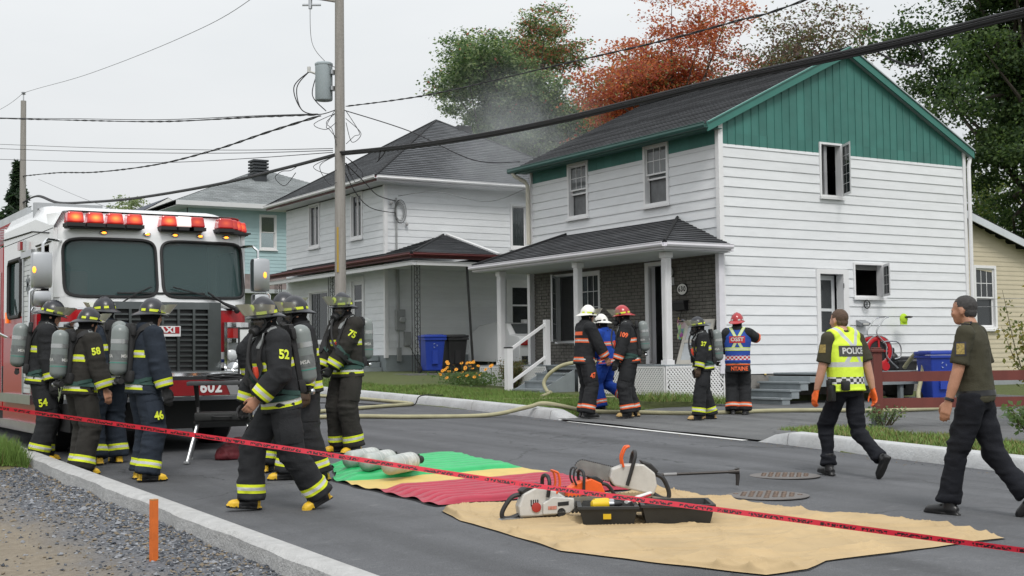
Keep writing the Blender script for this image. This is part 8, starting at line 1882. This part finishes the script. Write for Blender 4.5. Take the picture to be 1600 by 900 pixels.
for i in range(len(P)-1): fl += [uv[i], 0, uv[i+1], 0, uv[i+1], 1, uv[i], 1]
ul.data.foreach_set('uv', fl)
for k, (p, lb) in enumerate(((TPp[0], 'thin wooden post holding the left end of the red tape'), (TPp[-1], 'thin wooden post holding the right end of the red tape'))):
    q = thing('tape_post', (p[0], p[1], terrain_z(p[0], p[1]) if p[0] < 3 else road_z(p[0], p[1])), 0, lb, 'post'); mb = MB(); mb.box((-.025, -.025, -.1 if p[0] < 3 else .025), (.025, .025, p[2]+.1-q.location.z)); local(mb, 'shaft', MATS['stake_wood'], q); mb = MB(); mb.cbox((0, 0, .012), (.26, .26, .024), bev=.006); local(mb, 'foot', MATS['stake_wood'], q)
# white car between the houses, seen from behind
CR = thing('parked_car', (20.35, 31.3, .93), 0, 'white car parked between the houses, only its rear showing', 'car')
prof = [(-.0, .45), (-.02, .95), (.10, 1.05), (.55, 1.10), (.95, 1.42), (1.6, 1.47), (2.5, 1.40), (3.1, 1.02), (4.1, .88), (4.3, .70), (4.3, .35), (0, .3)]
def carx(mb, w_, pr, ins=0):
    n = len(pr); V = []
    for x, k in ((-w_, .90), (-w_*.97, 1), (w_*.97, 1), (w_, .90)): V += [(x if z < 1.12 else x*.84, y, .3+(z-.3)*(k if z > .5 else 1)) for y, z in pr]
    mb.add(V, [(r*n+i, r*n+(i+1) % n, (r+1)*n+(i+1) % n, (r+1)*n+i) for r in range(3) for i in range(n)] + [tuple(range(n)), tuple(3*n+i for i in range(n-1, -1, -1))])
mb = MB(); carx(mb, .88, prof); cb_ = local(mb, 'body', M('car_white', (.72, .73, .74), .25, var=.02, coat=.5), CR, smooth=35); bv = cb_.modifiers.new('b', 'BEVEL'); bv.width = .04; bv.segments = 2
mb = MB(); mb.add([(-.66, .54, 1.125), (.66, .54, 1.125), (.58, .93, 1.415), (-.58, .93, 1.415)], [(0, 1, 2, 3)]); local(mb, 'rear_window', M_GLASS, CR)
for sx in (-1, 1): mb = MB(); mb.cbox((sx*.70, -.01, .86), (.28, .10, .17), bev=.03); local(mb, 'tail_lamp', MATS['lens_red'], CR, smooth=True)
mb = MB(); mb.box((-.26, -.035, .70), (.26, -.028, .84)); local(mb, 'number_plate', M_LABEL, CR); mb = MB(); mb.ell((0, -.03, .96), (.05, .02, .04), 10, 6); local(mb, 'emblem', M_CHROME, CR); mb = MB(); mb.box((-.8, -.05, .30), (.8, .03, .48)); local(mb, 'bumper_lower', M_RUB, CR)
for sx in (-1, 1):
    for y in (.75, 3.45): mb = MB(); mb.lathe([(.2, -.10), (.32, -.10), (.33, 0), (.32, .10), (.2, .10)], 20, (sx*.76, y, .33), (1, 0, 0)); w_ = local(mb, 'wheel', M_RUB, CR, smooth=40); mb = MB(); mb.lathe([(0, -.08), (.2, -.09), (.2, .09), (0, .08)], 14, (sx*.78, y, .33), (1, 0, 0)); local(mb, 'rim', M_CHROME2, w_)
for (x, y, r_) in ((17.1, 33.7, .05), (17.3, 33.5, .07), (17.6, 33.65, .04), (16.6, 33.3, .05)): pass
# ================================================================ poles and lines
def wood_fn(t, v, c, b):
    mp = t.n('ShaderNodeMapping'); mp.inputs['Scale'].default_value = (26, 26, .9); t.l(v, mp.inputs[0]); n = t.n('ShaderNodeTexNoise', i_Scale=1.2, i_Detail=8, i_Roughness=.7); t.l(mp.outputs[0], n.inputs['Vector'])
    return mixc(t, n.outputs['Fac'], (.16, .145, .13), (.42, .40, .37))
M_POLE = M('weathered_pole', rough=.9, var=0, bump=.6, bscale=20, fn=wood_fn); M_WIRE = M('wire_black', (.018, .017, .020), .6, var=.1); M_ALUW = M('wire_grey', (.12, .12, .125), .5)
UP = thing('utility_pole', (13.2, 29.45, .75), 0, 'weathered wooden utility pole carrying a grey transformer', 'utility pole')
mb = MB(); mb.sweep([(13.2, 29.45, .6), (13.2, 29.45, 4), (13.2, 29.44, 8), (13.2, 29.42, 11.6)], [.145, .135, .12, .105], 16); mb.build('shaft', M_POLE, UP, smooth=True)
mb = MB(); mb.sweep([(13.09, 29.36, 3.5), (13.09, 29.36, 4.6)], [(.02, .035)]*2, 4, phase=.785); mb.build('cable_guard', M('guard_yellow', (.45, .30, .05), .6), UP)
mb = MB(); mb.lathe([(.02, 0), (.20, .03), (.215, .06), (.215, .90), (.225, .91), (.225, .95), (.19, .98), (.0, 1.0)], 22, (12.93, 29.78, 7.74)); tf = mb.build('transformer', M('transformer_grey', (.33, .38, .40), .45, var=.08), UP, smooth=40)
mb = MB(); mb.cyl((12.76, 29.9, 8.45), (12.62, 29.98, 8.52), .03, 8); mb.cyl((12.62, 29.98, 8.48), (12.62, 29.98, 8.62), .045, 10); mb.build('bushing', M_LABEL, tf, smooth=True)
mb = MB(); mb.box((13.0, 29.5, 8.0), (13.15, 29.66, 8.1)); mb.box((13.0, 29.5, 8.4), (13.15, 29.66, 8.5)); mb.build('bracket', M_CHROME2, tf)
mb = MB(); mb.sweep([(13.2, 29.45, 10.2), (12.6, 29.9, 10.35)], .035, 6); mb.build('arm', M_POLE, UP); mb = MB(); mb.cyl((12.62, 29.88, 10.05), (12.62, 29.88, 10.3), .05, 8); mb.cyl((12.45, 29.98, 10.15), (12.85, 29.75, 10.15), .03, 6); mb.build('cutout', M_CHROME2, UP)
def lineobj(pts, r_, name, m_, label, parent=None, twist=0, n=10):
    P = spline(pts, n); mb = MB()
    if twist:
        for k in range(2):
            Q = []; s_ = 0
            for i, p in enumerate(P):
                if i: s_ += (p-P[i-1]).length
                a = s_*twist + k*math.pi; Q.append(p + Vector((math.cos(a)*r_*.9, 0, math.sin(a)*r_*.9)))
            mb.sweep(Q, r_*.8, 5)
        return mb.build(name, m_, parent, smooth=True, label=None if parent else label, cat=None if parent else 'cable', **({} if parent else dict(group='overhead lines'))) if parent else mb.build(name, m_, None, smooth=True, label=label, cat='cable', group='overhead lines')
    mb.sweep(P, r_, 6); return mb.build(name, m_, parent, smooth=True) if parent else mb.build(name, m_, None, smooth=True, label=label, cat='cable', group='overhead lines')
for k in range(3):
    c0 = (13.05-.03*k, 29.6, 7.75-.1*k); lineobj([(12.62, 29.98, 8.5), (12.35-.08*k, 30.1, 8.1), (12.45, 30.05, 7.55), (12.8, 29.8, 7.42), (13.1, 29.5, 7.5)] if k < 2 else [(12.78, 29.9, 8.4), (12.7, 29.95, 7.9), (12.95, 29.7, 7.5)], .013, 'jumper_wire', M_WIRE, '', UP)
lineobj([(12.62, 29.9, 10.1), (12.65, 29.85, 9.2), (12.9, 29.6, 8.7), (13.1, 29.45, 8.55)], .008, 'jumper_wire', M_ALUW, '', UP)
random.seed(5)
for k in range(9):
    z0 = 7.5 - (k % 3)*.1 if k < 5 else 6.35; s_ = random.choice((-1, 1)); w_ = random.uniform(.15, .55); lineobj([(13.2+.14*s_, 29.4, z0), (13.2+s_*(.14+w_), 29.4+random.uniform(-.3, .3), z0-random.uniform(.2, .5)), (13.2+s_*(.1+w_*.6), 29.4, z0-random.uniform(.4, .7)), (13.2+.13*s_, 29.36, z0-random.uniform(.1, .9))], .008, 'jumper_wire', M_WIRE, '', UP)
FP = thing('utility_pole', (13.2, 67.3, 1.4), 0, 'distant wooden utility pole beyond the fire truck', 'utility pole'); mb = MB(); mb.sweep([(13.2, 67.3, 1), (13.2, 67.3, 8), (13.2, 67.3, 14.3)], [.19, .16, .13], 12); mb.build('shaft', M_POLE, FP, smooth=True); mb = MB(); mb.cyl((13.2, 67.3, 14.3), (13.2, 67.3, 14.6), .03, 6); mb.lathe([(.03, 0), (.12, .04), (.05, .08), (.12, .12), (.03, .16)], 10, (13.2, 67.3, 14.6)); mb.build('insulator', M_CHROME2, FP)
def px(x, y, D):
    d = fw + r2*((x-800)/F_PX) + u2*((450-y)/F_PX); return Vector((0, 0, CAM_Z)) + d*D
def wx_(x, y, X=13.2):
    d = fw + r2*((x-800)/F_PX) + u2*((450-y)/F_PX); return Vector((0, 0, CAM_Z)) + d*(X/d.x)
# spans measured in the vertical plane through the pole line (X = 13.2 m), continued beyond the frame
RB = [wx_(531, 240), wx_(640, 229), wx_(760, 211), wx_(880, 187), wx_(1000, 158), wx_(1150, 122), wx_(1310, 88), wx_(1450, 57), wx_(1600, 20), Vector((13.2, 6, 5.25)), Vector((13.2, 1, 5.6)), Vector((13.2, -6, 6.5))]
for k, (dx, dz, r_) in enumerate(((0, 0, .030), (.05, .03, .022), (-.04, .035, .020), (.02, -.035, .018))):
    lineobj([p + Vector((dx, 0, dz)) for p in RB], r_, 'overhead_cable', M_WIRE, ('thickest', 'second', 'third', 'lowest')[k] + ' strand of the heavy black cable bundle crossing to the upper right')
LBn = [wx_(531, 240), wx_(440, 264), wx_(330, 290), wx_(210, 310), wx_(140, 316), wx_(90, 317), wx_(45, 314), Vector((13.2, 67.2, 9.25))]
LBn[-2] = Vector((13.2, 64, 9.2))
for k, (dx, dz, r_) in enumerate(((0, 0, .045), (.06, .03, .035))): lineobj([p + Vector((dx, 0, dz)) for p in LBn], r_, 'overhead_cable', M_WIRE, ('lower', 'upper')[k] + ' strand of the heavy cable sagging left to the distant pole')
lineobj([wx_(541, 166), wx_(620, 156), wx_(700, 142), wx_(870, 102), wx_(1030, 65), wx_(1150, 33), wx_(1250, 3), Vector((13.2, 9, 6.6)), Vector((13.2, 0, 7.2))], .013, 'overhead_cable', M_WIRE, 'twisted power cable rising from the pole to the top centre', twist=7)
lineobj([px(496, 179, 33), px(400, 183, 37), px(250, 190, 44), px(120, 188, 51), px(0, 185, 58), px(-120, 180, 66)], .020, 'overhead_cable', M_WIRE, 'twisted power cable running level to the left edge', twist=4)
lineobj([px(496, 178, 33), px(400, 181, 37), px(250, 187, 44), px(120, 185.5, 51), px(0, 184, 58), px(-120, 179, 66)], .012, 'overhead_cable', M_WIRE, 'thin companion of the level twisted cable')
lineobj([wx_(500, 181), wx_(420, 206), wx_(330, 236), wx_(240, 258), wx_(150, 269), wx_(90, 270), Vector((13.2, 67.2, 10.55))], .022, 'overhead_cable', M_WIRE, 'twisted cable dipping from the transformer to the distant pole', twist=3)
lineobj([Vector((13.2, 67.3, 14.7)), wx_(60, 138), wx_(140, 115), wx_(280, 60), wx_(390, 0), Vector((13.1, 29.5, 12.2))], .010, 'overhead_cable', M_ALUW, 'thin bare line from the distant pole top rising right')
lineobj([Vector((13.2, 67.3, 14.7)), px(0, 171, 66), px(-100, 215, 64)], .010, 'overhead_cable', M_ALUW, 'thin bare line from the distant pole top falling left')
for k, (a, b, c, nm) in enumerate(((225, 233, 232, 'highest'), (232, 239, 235, 'second'), (249, 254, 238, 'lowest'))): lineobj([px(520, c, 32.4), px(380, (b+c)/2+2, 38), px(250, b, 44), px(120, (a+b)/2+1, 50), px(-60, a-2, 58)], .010, 'overhead_cable', M_WIRE if k else M_ALUW, nm + ' of three thin parallel lines left of the pole')
lineobj([px(60, 280, 60), px(130, 310, 52), px(200, 335, 46)], .008, 'overhead_cable', M_ALUW, 'thin stay line slanting down behind the truck')
lineobj([Vector((13.3, 29.4, 7.5)), px(640, 205, 31.5), px(740, 250, 31), Vector((17.25, 27.6, 6.25))], .012, 'overhead_cable', M_WIRE, 'service drop from the pole to the green house eave')
lineobj([Vector((13.25, 29.5, 6.3)), px(570, 285, 34), px(590, 305, 36), Vector((17.02, 34.05, 5.95))], .014, 'overhead_cable', M_WIRE, 'upper service drop from the pole to the white corner house')
lineobj([Vector((13.25, 29.5, 6.2)), px(555, 300, 34), px(580, 325, 36), Vector((17.02, 34.05, 5.6))], .012, 'overhead_cable', M_WIRE, 'lower service drop from the pole to the white corner house')
lineobj([Vector((17.1, 34.05, 6.1)), px(680, 300, 36), px(760, 315, 34), Vector((17.5, 27.75, 5.6))], .008, 'overhead_cable', M_ALUW, 'thin sagging wire between the two white houses')
lineobj([wx_(1372, 82), wx_(1400, 96), wx_(1430, 103), wx_(1443, 90), wx_(1436, 74), wx_(1425, 66)], .014, 'cable_loop', M_WIRE, 'loop of spare cable hanging from the heavy bundle')
lineobj([wx_(595, 232), wx_(592, 248), wx_(590, 252), wx_(600, 240), wx_(604, 230)], .012, 'cable_loop', M_WIRE, 'short cable loop hanging just right of the pole')
lineobj([wx_(470, 255), wx_(455, 266), wx_(440, 268), wx_(430, 278), wx_(445, 290), wx_(462, 270)], .010, 'cable_loop', M_WIRE, 'tangled cable loop hanging just left of the pole')
# ================================================================ trees
def leaf_mesh(name, P, N_, size, mats, idx, parent, kind=None, asp=.62):
    n = len(P); r = RNG.normal(size=(n, 3)); r /= np.linalg.norm(r, axis=1)[:, None]
    nr = N_ + .9*r; nr /= np.linalg.norm(nr, axis=1)[:, None]; q = RNG.normal(size=(n, 3)); a = np.cross(nr, q); a /= np.linalg.norm(a, axis=1)[:, None]; b = np.cross(nr, a); s_ = size[:, None]
    V = np.stack([P - a*s_, P + b*s_*asp + nr*s_*.12, P + a*s_, P - b*s_*asp + nr*s_*.12], 1).reshape(-1, 3) - np.array(root_of(parent).location)
    me = bpy.data.meshes.new(name); me.vertices.add(4*n); me.vertices.foreach_set('co', V.ravel()); me.loops.add(4*n); me.loops.foreach_set('vertex_index', np.arange(4*n)); me.polygons.add(n)
    me.polygons.foreach_set('loop_start', np.arange(n)*4); me.polygons.foreach_set('loop_total', np.full(n, 4)) if hasattr(me.polygons[0], 'loop_total') and False else None
    for m_ in mats: me.materials.append(m_)
    me.polygons.foreach_set('material_index', idx.astype(np.int32)); me.update(); me.validate()
    return link(bpy.data.objects.new(name, me), parent, kind=kind)
def leaf_mat(nm, col):
    if nm in MATS: return MATS[nm]
    m = bpy.data.materials.new(nm); m.use_nodes = True; t = NT(m); MATS[nm] = m; out = t.n('ShaderNodeOutputMaterial'); tc_ = t.n('ShaderNodeTexCoord'); nz_ = t.n('ShaderNodeTexNoise', i_Scale=.9, i_Detail=3); t.l(tc_.outputs['Object'], nz_.inputs['Vector'])
    c = mixc(t, nz_.outputs['Fac'], tuple(q*.9 for q in col), tuple(q*1.6 for q in col)); d = t.n('ShaderNodeBsdfPrincipled', i_Roughness=.55); d.inputs['Specular IOR Level'].default_value = .3; t.l(c, d.inputs['Base Color']); tr = t.n('ShaderNodeBsdfTranslucent'); t.l(mixc(t, 1.0, c, (1.9, 1.9, 1.4), 'MULTIPLY'), tr.inputs[0])
    mx_ = t.n('ShaderNodeMixShader', i_0=.5); t.l(d.outputs[0], mx_.inputs[1]); t.l(tr.outputs[0], mx_.inputs[2]); t.l(mx_.outputs[0], out.inputs[0]); return m
def tree(loc, h, crown, label, mats, n_clump, n_spray, n_leaf, ls, seed, trunk_r=.22, weights=None, name='broadleaf_tree', zone=None, sparse=.0, spray_r=.55, trunk_m=None, shell=.55):
    """crown: (cx,cy,cz, rx,ry,rz) relative to loc; clumps of sprays of leaves"""
    rg = np.random.default_rng(seed); T_ = thing(name, loc, 0, label, 'tree'); L_ = np.array(loc, float); cc = np.array(crown[:3]); rr = np.array(crown[3:]); tm = trunk_m or M('bark', (.085, .07, .06), .95, var=.3, scale=6, bump=.6, bscale=15)
    cl = []
    while len(cl) < n_clump:
        d = rg.normal(size=3); d /= np.linalg.norm(d); rad = (rg.random()**.45); p = cc + d*rr*rad*(.80 + .28*rg.random())
        if p[2] < crown[2]-crown[5]*.98: continue
        cl.append(p)
    cl = np.array(cl); mb = MB(); fork = np.array([0, 0, max(.25*h, crown[2]-crown[5]*.8)])
    mb.sweep([tuple(L_), tuple(L_+fork*.5+[.05, .03, 0]), tuple(L_+fork), tuple(L_+fork*.45+cc*.55+[.1, 0, 0]), tuple(L_ + cc + [0, 0, rr[2]*.7])], [trunk_r*1.25, trunk_r, trunk_r*.85, trunk_r*.5, trunk_r*.12], 10); tr_ = mb.build('trunk', tm, T_, smooth=True)
    for i, p in enumerate(cl):
        t0 = rg.uniform(.0, .75); st_ = fork*(1-t0) + (cc + np.array([0, 0, rr[2]*.3]))*t0; mid = (st_+p)/2 + rg.normal(size=3)*.25 + [0, 0, -.15]
        mb = MB(); mb.sweep([tuple(L_+st_), tuple(L_+mid), tuple(L_+p)], [trunk_r*.30, trunk_r*.17, .012], 5); mb.build('limb', tm, tr_, smooth=True)
    P, N_, S, I = [], [], [], []
    for ci, p in enumerate(cl):
        clr = rg.uniform(.75, 1.25)*spray_r*2.0; tone = rg.random()
        for k in range(n_spray):
            d = rg.normal(size=3); d /= np.linalg.norm(d); sp_ = p + d*clr*(shell + (1-shell)*rg.random())*np.array([1, 1, .72]); out = sp_-cc; out = out/(np.linalg.norm(out)+1e-6)
            if rg.random() < sparse: continue
            q = rg.normal(size=(n_leaf, 3))*np.array([1, 1, .42])*spray_r*.5 + sp_; P.append(q); nn = np.tile(np.array([0, 0, .75]) + .35*out, (n_leaf, 1)); N_.append(nn); S.append(rg.uniform(.65, 1.25, n_leaf)*ls)
            wts = weights(sp_, (sp_-cc)/rr, tone, rg) if weights else None; I.append(rg.choice(len(mats), n_leaf, p=wts))
    P = np.concatenate(P) + L_; leaf_mesh('crown', P, np.concatenate(N_), np.concatenate(S), mats, np.concatenate(I), T_); return T_
LG = [leaf_mat('leaf_green_dark', (.045, .078, .036)), leaf_mat('leaf_green', (.085, .135, .06)), leaf_mat('leaf_green_pale', (.17, .21, .12)), leaf_mat('leaf_red_tint', (.27, .09, .075))]
def w_green(p, u, tone, rg):
    red = .30*max(0, 1-((u[0]-.15)**2*4 + (u[2]-.62)**2*6)) + .03*(tone > .8); a = .25+.3*tone; r_ = np.array([a, .85-a-.15, .30, 0]); r_ = r_/r_.sum()*(1-red); r_[3] = red; return r_
tree((30.6, 48.3, 1.4), 15, (0, 0, 9.2, 5.1, 4.6, 6.3), 'large green tree with a few red leaves behind the hip roof', LG, 100, 28, 54, .075, 101, .28, w_green)
LR = [leaf_mat('leaf_rust', (.26, .085, .05)), leaf_mat('leaf_orange', (.33, .12, .055)), leaf_mat('leaf_red', (.23, .055, .043)), leaf_mat('leaf_olive', (.15, .15, .06))]
def w_red(p, u, tone, rg):
    g = min(.85, max(.06, .34 - .6*u[2] + .3*(u[0]) + .5*(tone-.5))); r_ = np.array([.40, .30, .30])*(1-g); return np.append(r_, g)
tree((31.2, 38.9, 1.0), 15, (0, 0, 9.0, 3.75, 3.75, 5.3), 'red and orange maple tree behind the green gabled roof', LR, 76, 22, 52, .068, 102, .26, w_red)
LD = [leaf_mat('leaf_purple', (.075, .045, .045)), leaf_mat('leaf_bronze', (.10, .075, .045)), leaf_mat('leaf_green_grey', (.075, .095, .055))]
tree((33.6, 34.2, .9), 12, (-.3, .2, 10.6, 3.1, 2.6, 2.5), 'sparse bronze leaved tree above the roof ridge', LD, 40, 13, 26, .07, 103, .18, None, sparse=.2)
LK = [leaf_mat('leaf_deep', (.024, .046, .020)), leaf_mat('leaf_deep2', (.042, .074, .028)), leaf_mat('leaf_deep3', (.075, .115, .040))]
def w_dk(p, u, tone, rg): a = .5-.35*tone; return np.array([a, .35, .65-a])
tree((35.2, 26.0, .6), 17, (0, 0, 10.3, 4.5, 4.5, 7.0), 'tall dark green maple at the right edge', LK, 96, 26, 50, .070, 104, .35, w_dk)
LY = [leaf_mat('leaf_yellowgreen', (.15, .17, .05)), leaf_mat('leaf_green', (.085, .135, .06)), leaf_mat('leaf_deep3', (.075, .115, .040))]
tree((38.0, 32.5, .8), 9, (0, 0, 5.4, 3.4, 3.0, 3.0), 'lighter yellow green tree low behind the dark maple', LY, 36, 18, 40, .075, 105, .2)
# distant conifer and small trees
CF = thing('conifer', (18.4, 93.6, 1.5), 0, 'dark conifer far off at the left edge', 'tree'); mb = MB(); mb.sweep([(18.4, 93.6, 1.5), (18.4, 93.6, 15)], [.3, .05], 8); mb.build('trunk', MATS['bark'], CF)
P, N_ = [], []
for k in range(2600):
    t = RNG.random()**.8; z = 5 + 10*t; r_ = (1-t)*3.6*RNG.random()**.5*(.75+.25*math.sin(z*5)); a = RNG.uniform(0, 6.28); P.append((18.4-.4+r_*math.cos(a), 93.6+r_*math.sin(a), z-r_*.25)); N_.append((math.cos(a)*.3, math.sin(a)*.3, .8))
leaf_mesh('crown', np.array(P), np.array(N_), RNG.uniform(.25, .5, len(P)), [leaf_mat('needle_dark', (.018, .034, .020)), leaf_mat('needle', (.030, .05, .028))], RNG.integers(0, 2, len(P)), CF, asp=.35)
LF = [leaf_mat('leaf_far', (.13, .17, .09)), leaf_mat('leaf_far2', (.18, .21, .13))]
for k, (x, y, hh, rx, lb) in enumerate(((27.3, 100, 14.2, 1.5, 'pale poplar behind the truck, taller of the far trees'), (25.7, 101, 12.6, .9, 'small pale sapling just left of the far poplar'), (31.2, 97.6, 13.8, 1.1, 'pale far tree right of the small dark gable'))):
    tree((x, y, 1.5), hh, (0, 0, hh-4.2, rx, rx, 2.9), lb, LF, 16, 10, 26, .10, 110+k, .1, spray_r=.38, sparse=.15)
# shrub at the right edge, flowers by the porch
def shrub(name, loc, stems, h, sp, mats, n_leaf, ls, label, cat, seed, lean=.35):
    rg = np.random.default_rng(seed); S = thing(name, loc, 0, label, cat); L_ = np.array(loc); P, N_, I = [], [], []
    for k in range(stems):
        a = rg.uniform(0, 6.28); hh = h*rg.uniform(.55, 1.0); e = L_ + np.array([math.cos(a)*sp*rg.random(), math.sin(a)*sp*rg.random(), hh]); b = L_ + np.array([math.cos(a)*.12, math.sin(a)*.12, 0])*rg.random(); mid = (b+e)/2 + [math.cos(a)*lean*.2, math.sin(a)*lean*.2, .1]
        mb = MB(); mb.sweep([tuple(b), tuple(mid), tuple(e)], [.012, .008, .003], 5); mb.build('stem', M('stem_brown', (.09, .075, .045), .9), S)
        for j in range(n_leaf):
            t = .2+.8*rg.random(); q = (1-t)**2*b + 2*t*(1-t)*mid + t*t*e; P.append(q + rg.normal(size=3)*.07*(.5+h*.25)); N_.append((0, 0, .6)); I.append(rg.integers(0, len(mats)))
    leaf_mesh('leaves', np.array(P), np.array(N_), rg.uniform(.6, 1.3, len(P))*ls, mats, np.array(I), S); return S
shrub('shrub', (17.85, 13.2, .35), 22, 2.2, .75, [leaf_mat('leaf_shrub', (.12, .13, .04)), leaf_mat('leaf_shrub2', (.07, .09, .03)), leaf_mat('leaf_shrub3', (.19, .16, .05))], 70, .04, 'loose yellow green shrub by the fence at the right edge', 'shrub', 201)
shrub('leafy_plant', (14.6, 10.9, .27), 14, .40, .55, [leaf_mat('leaf_green', (.085, .135, .06)), leaf_mat('leaf_deep3', (.048, .08, .028))], 30, .045, 'low leafy plant on the grass at the right edge', 'plant', 202)
shrub('leafy_plant', (15.12, 13.95, .30), 16, .28, .35, [leaf_mat('leaf_green', (.085, .135, .06)), leaf_mat('leaf_green_pale', (.17, .21, .12))], 22, .03, 'weeds around the foot of the brown fence post', 'plant', 205)
shrub('bushy_plant', (16.0, 26.0, .68), 46, .70, .42, [leaf_mat('leaf_heather', (.085, .075, .035)), leaf_mat('leaf_deep3', (.048, .08, .028)), leaf_mat('leaf_heather2', (.13, .10, .05))], 60, .022, 'dark bushy plant in front of the porch lattice', 'shrub', 203)
FLW = thing('flower_clump', (15.6, 27.3, .70), 0, 'clump of orange yellow daisies by the porch', 'flowers'); rg = np.random.default_rng(5)
for k in range(34):
    b = Vector((15.6 + rg.normal()*.18, 27.35 + rg.normal()*.55, lawn_z(15.6, 27.3))); e = b + Vector((rg.normal()*.12-.08, rg.normal()*.12, rg.uniform(.18, .58))); mb = MB(); mb.mat(leaf_mat('leaf_green', (.06, .1, .04))); mb.sweep([b, lerp(b, e, .5)+Vector((.02, 0, 0)), e], .006, 4)
    mb.mat(M('petal_orange', (.75, .30, .01), .6, var=.15)); R_ = Vector((rg.normal()*.4-.5, rg.normal()*.4-.4, .8)).normalized().to_track_quat('Z', 'Y').to_matrix()
    for j in range(9):
        a = 2*math.pi*j/9; d = R_ @ Vector((math.cos(a), math.sin(a), .05)); s2 = R_ @ Vector((-math.sin(a), math.cos(a), 0)); mb.add([e, e + d*.03 + s2*.012, e + d*.055, e + d*.03 - s2*.012], [(0, 1, 2, 3)])
    mb.mat(M('flower_eye', (.04, .02, .01), .8)); mb.ell(e + R_ @ Vector((0, 0, .006)), (.012, .012, .009), 6, 4); mb.build('flower', None, FLW, recalc=False)
P = np.c_[15.6+rg.normal(size=1400)*.22, 27.3+rg.normal(size=1400)*.6, lawn_z(15.6, 27.3)+rg.random(1400)*.30]; leaf_mesh('leaves', P, np.tile((0, 0, .7), (1400, 1)), rg.uniform(.02, .045, 1400), [leaf_mat('leaf_green', (.06, .1, .04)), leaf_mat('leaf_deep3', (.05, .08, .03))], rg.integers(0, 2, 1400), FLW)
# ================================================================ smoke drifting from under the eave
mb = MB(); mb.ell((18.0, 28.9, 7.4), (3.3, 2.6, 2.9), 24, 14)
sm = mb.build('smoke', None, None, smooth=True, label='thin grey smoke drifting from the eave between the houses', cat='smoke', kind='stuff')
m = bpy.data.materials.new('smoke_air'); m.use_nodes = True; t = NT(m); out = t.n('ShaderNodeOutputMaterial'); pv = t.n('ShaderNodeVolumePrincipled'); pv.inputs['Color'].default_value = (.82, .85, .87, 1); pv.inputs['Anisotropy'].default_value = .2
tc_ = t.n('ShaderNodeTexCoord'); n1 = t.n('ShaderNodeTexNoise', i_Scale=.9, i_Detail=4, i_Roughness=.6); t.l(tc_.outputs['Object'], n1.inputs['Vector'])
d = t.n('ShaderNodeVectorMath', operation='DISTANCE'); d.inputs[1].default_value = (.5, .5, .40); t.l(tc_.outputs['Generated'], d.inputs[0])
fall = t.n('ShaderNodeMapRange'); fall.inputs[1].default_value = .05; fall.inputs[2].default_value = .46; fall.inputs[3].default_value = 1; fall.inputs[4].default_value = 0; t.l(d.outputs['Value'], fall.inputs[0])
nn = t.n('ShaderNodeMapRange'); nn.inputs[1].default_value = .42; nn.inputs[2].default_value = .75; t.l(n1.outputs['Fac'], nn.inputs[0])
t.l(mathn(t, 'MULTIPLY', mathn(t, 'MULTIPLY', mathn(t, 'POWER', fall.outputs[0], 1.5), mathn(t, 'ADD', nn.outputs[0], .12)), .62), pv.inputs['Density']); t.l(pv.outputs[0], out.inputs['Volume'])
sm.data.materials.clear(); sm.data.materials.append(m)
